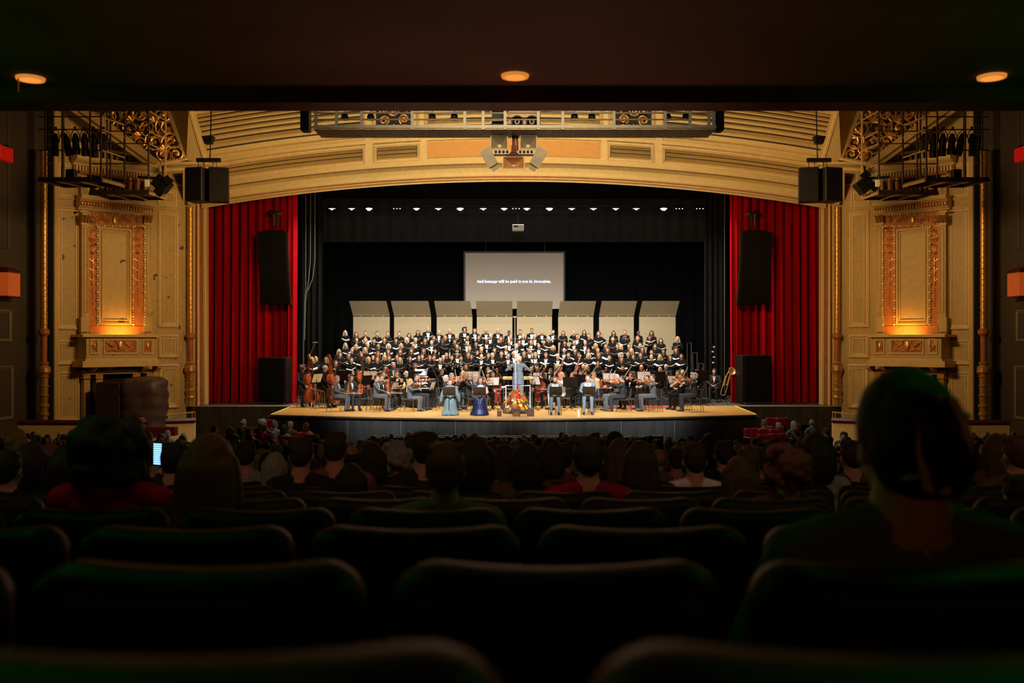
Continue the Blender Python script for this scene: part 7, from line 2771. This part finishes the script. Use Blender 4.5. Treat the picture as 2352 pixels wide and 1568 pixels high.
m.build('bell', BRASS, t, smooth=True)
t = thing('trombone_stand', 'black tripod stand under the trombone', 'stand', (c0.x + .14, YB + .05, STG))
m = MB()
m.tube([(0, 0, .1), (0, 0, .62)], .014, 6)
m.build('post', BLACK, t)
m = MB()
for k in range(3):
    a = 2 * PI * k / 3 + .5
    m.tube([(0, 0, .25), (.34 * math.cos(a), .34 * math.sin(a), .01)], .013, 5)
m.build('tripod', BLACK, t)
m = MB()
a, b = P(1392, 0, 38.9).x, P(1548, 0, 38.9).x
m.cbox((a, 38.35, STG + .002), (b, 39.75, STG + .03), .006)
tag(m.build('stage_rug', mat('brick_red_rug', (.30, .05, .02), .8)), 'brick red rug under the players on the trombone side', 'rug')
# ================================================================ the audience and the seats
def seat_proto():
    t = thing('theatre_seat', 'theatre seat', 'seat', (0, 0, 0))
    W, H0, H1 = .255, .36, .90

    def outline(ins):
        pts = []
        w_, b_, rr = W - ins, H0 + ins, .075
        q = [(-w_ + rr * (1 - math.cos(a)), rr * (1 - math.sin(a))) for a in [PI / 2 * k / 6 for k in range(7)]]
        tp = q + [(-w_ + rr + (2 * w_ - 2 * rr) * k / 8, 0) for k in range(1, 8)] + [(-x, d) for x, d in reversed(q)]
        for x, d in tp:                                    # top edge: sagging middle, raised rounded corners
            pts.append((x, H1 - .022 * (1 - (x / w_) ** 2) - ins - d))
        pts += [(w_, .65), (w_ * .96, b_), (-w_ * .96, b_), (-w_, .65)]
        return pts
    m = MB()
    rings = []
    for y, ins in ((.055, .05), (.062, .02), (.05, .003), (.02, 0), (-.02, .004), (-.045, .02), (-.05, .05)):
        rings.append([(x, y + .09 * (z - .36), z) for x, z in outline(ins)])
    m.loft(rings)
    m.build('backrest', SEATSHELL, t, smooth=True)
    m = MB()
    m.cbox((-.235, -.44, .36), (.235, .03, .46), .03)
    m.build('seat_cushion', SEATVEL, t)
    for sg in (-1, 1):
        m = MB()
        m.cbox((sg * .275 - .025, -.36, .60), (sg * .275 + .025, .06, .635), .01)
        m.build('armrest', mat('armrest_wood', (.06, .03, .015), .4), t)
        m = MB()
        m.cbox((sg * .275 - .018, -.25, 0), (sg * .275 + .018, .05, .60), .01)
        m.build('standard', BLACK, t)
    return note_kids(t)


SEAT = seat_proto()
HIDE_PROTOS.append(SEAT)
# variant with bright red backs for the lit seats by the pit
RED_ME = {}


def seat(x, Y, yaw, label, group, red=False, zf=None, sc=1.0):
    o = dup(SEAT, (x, Y, flz(Y) if zf is None else zf), R_(yaw) + PI, label, group)
    return o


# rows of seats nearest the camera: yaw 180 = back to the camera
seat_rows = []
for r_, (Y, pxs, pit) in enumerate(((.60, 1265 - 1008, 2016), (1.41, 427, 858), (2.24, 410, 537))):
    xs_ = []
    for j in range(-4, 6):
        x = (pxs + j * pit - 1180) / FPX * Y
        if abs(x) < .56 * Y + .35:
            xs_.append(x)
    seat_rows.append((Y, xs_))
for j in range(3, 8):
    Y = .62 + .83 * j
    off = .275 * (j % 2)
    seat_rows.append((Y, [off + .55 * i - .02 for i in range(-9, 10) if abs(off + .55 * i) < .56 * Y + .3]))
RW = [w_ + ' row from the camera' for w_ in ORD[:8]]
for r_, (Y, xs_) in enumerate(seat_rows):
    for i, x in enumerate(xs_):
        seat(x, Y, 180, zf=flz(Y) + (.024 if r_ == 0 else .002), label='dark seat back, %s from left in the %s' % (ordw(i), RW[r_]), group='theatre seats near the camera')
# empty seats before the stage
pxs = [868 + 33.6 * i for i in range(20)]
for i, px in enumerate(pxs):
    Y = 31.3
    o = seat((px - 1180) / FPX * Y, Y, 180, 'empty seat in the first row below the stage, %s from left' % ordw(i), 'empty seats below the stage')
for i, px in enumerate([878 + 34.6 * i for i in range(18)]):
    Y = 30.3
    o = seat((px - 1180) / FPX * Y, Y, 180, 'empty seat in the second row below the stage, %s from left' % ordw(i), 'empty seats below the stage')

# ---------------------------------------------------------------- audience members
# (centre px, head-top px, Y, pose, hair, colour, skin, clothes, label, hair scale)
NEAR = [
    (2076, 857, 1.74, 'aud_fore', 'updo', 'black', 1, 'greygreen', 'woman with dark pinned-up hair and a claw clip, the largest dark head in view', 1.10),
    (252, 970, 3.95, 'aud_wide_near', 'bigcurly', 'black', 1, 'red', 'person with big dark curly hair and a red top', 0.95),
    (480, 1002, 3.75, 'aud_near', 'verylong', 'auburn', 1, 'darkc', 'woman with long straight hair rimmed red, beside the glowing phone', 1.25),
    (74, 1017, 5.5, 'aud_near', 'bob', 'black', 1, 'darkc', 'dark bobbed head in front of an auburn-haired woman, near the house wall', 1),
    (113, 1022, 5.9, 'aud_near', 'long', 'auburn', 1, 'brownc', 'woman with long auburn hair lit orange, near the house wall', 1),
    (15, 1034, 5.1, 'aud_near', 'short', 'black', 1, 'darkc', 'dark short-haired head at the edge of the view beside the house wall', 1),
    (153, 1022, 5.3, 'aud_near', 'bob', 'black', 1, 'darkc', 'round dark head just beside the big curly hair', 1.05),
    (398, 1018, 5.9, 'aud_phone_near', 'short', 'black', 1, 'darkc', 'dark short-haired person holding a glowing phone', 1),
    (566, 1014, 7.6, 'aud_near', 'short', 'dark', 1, 'greycoat', 'dark-haired person in a grey coat behind the long-haired woman', 1),
    (630, 1040, 6.9, 'aud_near', 'bob', 'grey', 1, 'greycoat', 'grey-haired person in a pale ribbed coat', 1),
    (692, 1004, 6.2, 'aud_near', 'short', 'dark', 1, 'darkc', 'dark head with a white collar lit behind it', 1),
    (771, 992, 6.3, 'aud_wide_near', 'short', 'dark', 1, 'dustyrose', 'tall short-haired man with protruding ears in a dusty rose shirt', .97),
    (806, 1066, 5.4, 'aud_near', 'bob', 'black', 1, 'greygreen', 'low dark head in front of the man in the dusty rose shirt', 1),
    (855, 1017, 6.6, 'aud_near', 'bob', 'dark', 1, 'darkc', 'dark bobbed head between two taller heads, wearing glasses', 1),
    (913, 1020, 7.0, 'aud_near', 'curly', 'grey', 1, 'greycoat', 'person in a fluffy grey coat and hair', 1.1),
    (976, 992, 6.0, 'aud_near', 'short', 'black', 1, 'darkc', 'tall dark round head in front of the stage front', 1),
    (1022, 1017, 3.75, 'aud_wide_near', 'short', 'auburn', 2, 'greygreen', 'broad cropped reddish head with a dark vest, before the stage front', 1.05),
    (1089, 1003, 5.0, 'aud_near', 'bob', 'black', 1, 'brownc', 'dark oval head beside the broad cropped reddish head', 1.05),
    (1119, 1026, 7.4, 'aud_near', 'bob', 'dark', 1, 'brownc', 'small dark head tucked behind the dark oval head', 1),
    (1159, 1021, 7.2, 'aud_near', 'long', 'dark', 1, 'brownc', 'woman with smooth dark hair parted in the middle', .95),
    (1211, 1018, 5.7, 'aud_wide_near', 'bob', 'black', 1, 'brownc', 'black round head with a white paper mask strap at the ear', 1.05),
    (1265, 1008, 6.8, 'aud_near', 'bob', 'dark', 1, 'brownc', 'dark haired head between the round black head and the maroon shirt', 1),
    (1294, 1018, 7.2, 'aud_near', 'short', 'dark', 1, 'darkc', 'dark head with lit ears beside the person in maroon', 1),
    (1351, 1004, 5.0, 'aud_wide_near', 'short', 'dark', 1, 'maroon', 'large person in a maroon shirt', 1.05),
    (1423, 1008, 6.9, 'aud_near', 'long', 'brown', 1, 'darkc', 'woman with long brown hair beside the person in maroon', 1),
    (1472, 1013, 5.8, 'aud_near', 'long', 'dark', 1, 'darkc', 'woman with rim-lit dark hair and dark top beside the white collared shirt', 1),
    (1553, 1030, 8.4, 'aud_near', 'short', 'dark', 1, 'dustyrose', 'small dark head next to the man in the white collared shirt', 1),
    (1596, 1018, 6.0, 'aud_wide_near', 'short', 'dark', 1, 'white', 'short-haired man in a crumpled white collared shirt', 1),
    (1632, 996, 9.8, 'aud_near', 'bob', 'black', 1, 'darkc', 'dark round head standing out before the stage front, above the white shirt', 1.1),
    (1663, 1013, 7.7, 'aud_near', 'short', 'dark', 1, 'darkc', 'dark oval head with a lit ear on the wheelchair side', 1),
    (1698, 1051, 5.3, 'aud_near', 'bob', 'brown', 1, 'brownc', 'low brown head in front, on the wheelchair side', 1.05),
    (1719, 1026, 6.6, 'aud_near', 'short', 'brown', 1, 'brownc', 'brown head above and behind the low brown head', 1.05),
    (1760, 1030, 7.2, 'aud_near', 'short', 'dark', 1, 'brownc', 'dark head behind the tousled curly head', 1),
    (1810, 1029, 4.7, 'aud_near', 'curly', 'auburn', 1, 'brownc', 'tousled curly reddish head near the large dark head', 1.05),
    (1872, 998, 6.2, 'aud_near', 'widebob', 'black', 1, 'greycoat', 'person with wide dark bobbed hair and a grey collar', 1.15),
    (1955, 1012, 6.6, 'aud_near', 'short', 'dark', 1, 'brownc', 'dark head close beside the large foreground head', 1),
    (2222, 1020, 6.8, 'aud_near', 'long', 'brown', 1, 'brownc', 'brown long hair just beyond the largest dark head', 1),
    (2288, 998, 6.6, 'aud_near', 'long', 'brown', 1, 'brownc', 'woman with lit brown hair near the far house wall', 1),
    (2334, 1002, 5.8, 'aud_wide_near', 'short', 'brown', 1, 'brownc', 'short-haired head at the edge of view by the far house wall', 1),
    (2342, 1092, 4.4, 'aud_wide_near', 'short', 'black', 1, 'black', 'black hunched figure in the corner by the far house wall', 1),
]
SHOULDER_OK = True
NEARX = []
for e in NEAR:
    px, pt, Y, pose, hs, hc, sk, cl, lab, hsc = e
    zt = 4 + (784 - pt) / FPX * Y
    f = flz(Y)
    sc = (zt - f) / (1.225 + .10 * (hsc - 1))
    sc = max(.86, min(1.12, sc))
    x = (px - 1180) / FPX * Y
    zf = zt - sc * (1.225 + .10 * (hsc - 1))
    o = person(pose, (x, Y + .06, zf), 180 + (4 if px > 1900 else 0), sc, hs, hc, sk, cl, lab, None, vox=.011, hscale=hsc)
    NEARX.append((x, Y))
    if px == 2076:
        CL = mat('olive_claw_clip', (.55, .45, .20), .3)
        for sg, nm in ((-1, 'claw_clip_half'), (1, 'claw_clip_half')):
            m = MB()
            m.loft([[(sg * .012 + sg * .03 * math.sin(PI * f_) + dx, .112 + .010 * math.sin(PI * f_) + dy, .085 - .17 * f_) for dx, dy in ((-.008, -.004), (.008, -.004), (.008, .008), (-.008, .008))] for f_ in [k / 10 for k in range(11)]])
            for k in range(5):
                z = .06 - .03 * k
                m.tube([(sg * .035, .120, z), (sg * .050, .112, z - .004), (sg * .054, .095, z - .008)], .005, 5)
            me = m.mesh(nm, CL)
            put(nm, me, o, (-.012, .045, 1.105), (.08, R_(-8), 0))
    if 'glowing phone' in lab and px == 398:
        t = thing('phone', 'glowing blue-white phone held up beside the dark short-haired person', 'phone', P(363.5, 1070, 6.2))
        M = Matrix.Rotation(R_(-25), 4, 'Z')
        m = MB()
        m.cbox((-.038, -.004, 0), (.038, .006, .15), .003, M=M)
        m.build('case', BLACK, t)
        m = MB()
        for k in range(9):
            m.box((-.034, -.0065, .012 + .014 * k), (.034, -.0045, .020 + .014 * k))
        m.box((-.034, -.0065, .138), (.034, -.0045, .145))
        me = m.mesh('screen', mat('phone_screen', (.3, .5, 1), .3, emit=(.25, .55, 1.0), estr=2.5))
        me.transform(M)
        put('screen', me, t)
    if 'paper mask' in lab:
        m = MB()
        m.add([(0, 0, 0), (.05, -.02, .0), (.055, -.02, .06), (.0, 0, .07), (.02, .01, .03)], [(0, 1, 4), (1, 2, 4), (2, 3, 4), (3, 0, 4)])
        put('mask', m.mesh('mask', PAPER), o, (-.105, .03, 1.03))

# explicit lit people at the ends of the front rows
LIT = [
    (562, 961, 29.6, 'fringe', 'white', 0, 'green', 'bald white-bearded man in a green jacket on the organ side near the stage'),
    (605, 962, 29.0, 'curly', 'white', 0, 'maroon', 'white curly-haired person before a red seat near the stage'),
    (611, 974, 27.0, 'short', 'brown', 1, 'maroon', 'person in a dark red shirt near the stage on the organ side'),
    (634, 966, 28.6, 'short', 'grey', 0, 'lightblue', 'grey-haired person in a pale blue shirt near the stage'),
    (655, 975, 27.4, 'bob', 'brown', 1, 'lightblue', 'brown-haired person in a pale shirt near the stage'),
    (670, 967, 28.6, 'short', 'white', 0, 'olive', 'white-haired person in an olive yellow top near the stage'),
    (706, 970, 28.8, 'long', 'auburn', 0, 'peach', 'auburn-haired woman in a peach top at the pit rail'),
    (575, 981, 26.6, 'short', 'brown', 1, 'peach', 'brown-haired person in a pale pink shirt near the stage'),
    (496, 976, 26.0, 'short', 'brown', 1, 'red', 'person in a bright red jacket on the organ side'),
    (532, 980, 26.0, 'bob', 'brown', 1, 'maroon', 'brown-haired person beside the one in the bright red jacket'),
    (541, 994, 24.0, 'curly', 'grey', 0, 'darkc', 'grey curly-haired person below the white-bearded man'),
    (576, 996, 22.0, 'short', 'dark', 1, 'brownc', 'dark-haired person below the one in pale pink'),
    (1752, 963, 29.5, 'short', 'grey', 1, 'greycoat', 'grey-haired man in a grey coat in a red seat, wheelchair side'),
    (1785, 970, 28.8, 'short', 'white', 1, 'darkc', 'white-haired small person next to the man in the grey coat'),
    (1820, 966, 29.3, 'bob', 'white', 1, 'greycoat', 'white-haired woman beside the folded wheelchair'),
    (1831, 972, 28.8, 'short', 'auburn', 1, 'brownc', 'auburn-haired person beside the white-haired woman'),
    (1862, 962, 29.5, 'fringe', 'grey', 1, 'greycoat', 'bald man in a mottled grey shirt by the wheelchair handles'),
    (1895, 982, 27.0, 'short', 'auburn', 1, 'brownc', 'auburn-haired person near the wheelchair-side box parapet'),
    (1826, 984, 26.4, 'short', 'auburn', 1, 'brownc', 'small auburn head below the white-haired woman'),
    (1851, 996, 24.0, 'short', 'blonde', 1, 'brownc', 'blond head lit yellow below the bald man'),
]
for px, pt, Y, hs, hc, sk, cl, lab in LIT:
    zt = 4 + (784 - pt) / FPX * Y
    x = (px - 1180) / FPX * Y
    o = person('aud', (x, Y, zt - 1.225), 180 + (-25 if px < 1180 else 25), 1.0, hs, hc, sk, cl, lab, None, beard='white' if 'white-bearded' in lab else None)
    NEARX.append((x, Y))
# risen floor pieces under the lit people at both ends (the dished floor rises to the sides)
for sg in (-1, 1):
    m = MB()
    a, b = sorted((sg * 5.0, sg * 11.5))
    zz = [min(4 + (784 - e[1]) / FPX * e[2] - 1.225 for e in LIT if (e[0] < 1180) == (sg < 0))]
    m.loft([[(a, 21, -.3), (b, 21, -.3), (b, 33, -.3), (a, 33, -.3)], [(a, 21, flz(21) - .1), (b, 21, flz(21) - .1), (b, 33, flz(29) + .05), (a, 33, flz(29) + .05)]])
    struct(m.build('floor_side_' + ('left' if sg < 0 else 'right'), CARPET))
# bright red seats beside them
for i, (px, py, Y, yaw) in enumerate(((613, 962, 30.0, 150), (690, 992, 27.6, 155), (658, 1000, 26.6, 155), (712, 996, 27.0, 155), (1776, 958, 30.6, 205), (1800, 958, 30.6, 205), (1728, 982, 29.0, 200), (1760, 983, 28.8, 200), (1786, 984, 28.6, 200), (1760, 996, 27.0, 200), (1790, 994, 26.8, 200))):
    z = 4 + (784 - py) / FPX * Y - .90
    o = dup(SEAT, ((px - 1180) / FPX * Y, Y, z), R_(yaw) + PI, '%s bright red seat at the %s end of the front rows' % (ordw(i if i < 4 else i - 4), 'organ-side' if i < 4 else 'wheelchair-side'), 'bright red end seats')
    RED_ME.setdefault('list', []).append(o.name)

# far audience: rows between the near heads and the stage
ra = random.Random(21)
far = []
for j in range(9, 36):
    Y = .62 + .83 * j
    off = .275 * (j % 2)
    lim = min(.545 * Y, 15.5)
    i = -30
    for i in range(-30, 31):
        x = off + .55 * i + ra.uniform(-.05, .05)
        if abs(x) > lim:
            continue
        px = 1180 + x * FPX / Y
        if Y > 24.5 and (430 < px < 860 or 1500 < px < 1935):
            continue
        if Y > 28.6 and 850 < px < 1520:
            continue
        if Y > 27.5 and abs(x) > 9.5 and ra.random() < .3:
            continue
        if ra.random() < .12:
            continue
        if any(abs(x - a) < .4 and abs(Y - b) < .5 for a, b in NEARX):
            continue
        far.append((Y, x))
# the largest of them are individuals, the rest one crowd
n_ind = 300 - len([o for o in bpy.data.objects if o.name.startswith('person') and o.type == 'MESH'])
HS = ['short', 'short', 'short', 'bob', 'bob', 'long', 'curly', 'fringe', 'bun', 'pony', 'widebob']
HC = ['dark', 'dark', 'brown', 'brown', 'grey', 'grey', 'white', 'white', 'blonde', 'auburn', 'black']
CC = ['darkc', 'darkc', 'brownc', 'dustyrose', 'maroon', 'greycoat', 'lightblue', 'navy', 'olive', 'white', 'charcoal', 'red']
rowc = {}
crowd = []
for k, (Y, x) in enumerate(far):
    hs, hc, cl, sk = ra.choice(HS), ra.choice(HC), ra.choice(CC), ra.choice((0, 1, 1, 2))
    sc = ra.uniform(.93, 1.06)
    if k < n_ind:
        row = round((Y - .62) / .83)
        n = rowc.get(row, 0)
        rowc[row] = n + 1
        person('aud', (x, Y, flz(Y)), 180 + ra.uniform(-12, 12), sc, hs, hc, sk, cl, 'audience member with %s, %s from left in the %s audience row' % (HWORD[hs] % hc, ordw(n), ordw(row)), 'audience in the rows')
    else:
        crowd.append((x, Y, hs, hc, cl, sk, sc))
# crowd: heads, hair and shoulders joined into one object
groups = {}
va, fa, ma = [], [], []
mats_ = []


def slot(m):
    if m not in mats_:
        mats_.append(m)
    return mats_.index(m)


mb = MB()
for x, Y, hs, hc, cl, sk, sc in crowd:
    zf = flz(Y) - .15
    yaw = ra.uniform(-.2, .2)
    T = lambda a, b, c: (x + sc * (a * math.cos(yaw) - b * math.sin(yaw)), Y - sc * (a * math.sin(yaw) + b * math.cos(yaw)), zf + sc * c)
    c1, c2, c3 = slot(CLOTHM[cl]), slot(SKINS[sk]), slot(HAIRM[hc])
    tf = mb.tf
    mb.tf = T
    mb.loft([[(rx * math.cos(t_), cy + ry * math.sin(t_), z) for t_ in [2 * PI * q / 10 for q in range(10)]] for z, rx, ry, cy in ((.45, .17, .13, -.02), (.7, .19, .13, .03), (.88, .235, .12, .06), (.95, .20, .10, .065), (.985, .08, .07, .07))], c1)
    mb.loft([[(.052 * math.cos(t_), .06 + .052 * math.sin(t_), z) for t_ in [2 * PI * q / 8 for q in range(8)]] for z in (.97, 1.06)], c2)
    mb.ell((0, .04, 1.11), (.075, .092, .11), 9, 7, c2)
    for sg in (-1, 1):
        mb.ell((sg * .077, .05, 1.09), (.014, .02, .032), 6, 4, c2)
    if hs == 'fringe':
        mb.ell((0, .075, 1.09), (.08, .075, .05), 9, 6, c3)
    elif hs in ('long', 'bob', 'widebob', 'pony'):
        mb.ell((0, .062, 1.125), (.086, .098, .105), 10, 7, c3)
        lo = .86 if hs == 'long' else 1.0
        mb.loft([[(rx * math.cos(t_), .085 + .06 * math.sin(t_), z) for t_ in [2 * PI * q / 9 for q in range(9)]] for z, rx in ((1.14, .085), (1.05, .09), (lo, .085), (lo - .02, .05))], c3)
    else:
        mb.ell((0, .062, 1.13), (.083, .097, .10), 10, 7, c3)
        mb.ell((0, .09, 1.07), (.065, .06, .06), 8, 6, c3)
    mb.tf = tf
if crowd:
    me = mb.mesh('audience_crowd', mats_, True)
    o = put('audience_crowd', me)
    stuff(tag(o, 'far rows of the seated audience before the stage, heads and shoulders', 'audience'))
# rows of seat backs between the people
mb = MB()
for j in range(8, 36):
    Y = .62 + .83 * j
    lim = min(.56 * Y, 15.5)
    z = flz(Y) - .12
    for i in range(-31, 32):
        x = .275 * (j % 2) + .55 * i
        px = 1180 + x * FPX / Y
        if abs(x) > lim or (Y > 28.5):
            continue
        mb.loft([[(x - .25, Y + .06, z + .3), (x + .25, Y + .06, z + .3), (x + .25, Y - .02, z + .3), (x - .25, Y - .02, z + .3)], [(x - .25, Y + .02, z + .8), (x + .25, Y + .02, z + .8), (x + .25, Y - .06, z + .8), (x - .25, Y - .06, z + .8)],
                 [(x - .2, Y + .01, z + .87), (x + .2, Y + .01, z + .87), (x + .2, Y - .06, z + .87), (x - .2, Y - .06, z + .87)]])
stuff(tag(mb.build('seat_rows', SEATSHELL), 'joined far rows of dark seat backs among the audience', 'seats'))

# ---------------------------------------------------------------- wheelchairs parked by the box
def wheelchair(label, X, Y, z, yaw):
    t = thing('wheelchair', label, 'wheelchair', (X, Y, z), R_(yaw))
    m = MB()
    m.cbox((-.22, .18, .5), (.22, .21, .92), .01)
    m.build('backrest', SEATRED if 'red' in label else BLACK, t)
    m = MB()
    m.cbox((-.22, -.22, .45), (.22, .2, .49), .01)
    m.build('seat', SEATRED if 'red' in label else BLACK, t)
    for sg in (-1, 1):
        m = MB()
        m.tube([(sg * .27, .12 + .30 * math.cos(a), .31 + .30 * math.sin(a)) for a in [2 * PI * k / 18 for k in range(19)]], .018, 5)
        m.build('wheel', STEEL, t)
        m = MB()
        m.tube([(sg * .24, .2, .3), (sg * .24, .2, .95), (sg * .24, .34, .98)], .016, 6)
        m.build('push_handle', STEEL, t)
        m = MB()
        m.tube([(sg * .24, .2, .68), (sg * .24, -.2, .68), (sg * .24, -.24, .45), (sg * .24, -.4, .12)], .014, 6)
        m.build('side_frame', STEEL, t)
        m = MB()
        m.tube([(sg * .22, -.32 + .07 * math.cos(a), .08 + .07 * math.sin(a)) for a in [2 * PI * k / 10 for k in range(11)]], .012, 4)
        m.build('castor', BLACK, t)
    return t


c = P(1852, 990, 31.6)
wheelchair('black wheelchair with shiny handles parked before the wheelchair-side box', c.x, 31.6, .35, 180)
c = P(1800, 990, 32.0)
wheelchair('folded wheelchair with bright red back beside the pit wall', c.x, 32.2, .35, 170)
# ================================================================ last: drop the prototypes, brighten the end seats
RED_MESH = {}
kids = {}
for o in bpy.data.objects:
    if o.parent:
        kids.setdefault(o.parent.name, []).append(o)
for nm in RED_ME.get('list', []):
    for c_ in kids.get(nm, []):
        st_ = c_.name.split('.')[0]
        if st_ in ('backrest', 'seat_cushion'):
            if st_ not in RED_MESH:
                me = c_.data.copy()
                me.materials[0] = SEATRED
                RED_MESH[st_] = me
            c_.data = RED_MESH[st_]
for p in HIDE_PROTOS:
    for c_ in kids.get(p.name, []):
        bpy.data.objects.remove(c_)
    bpy.data.objects.remove(p)
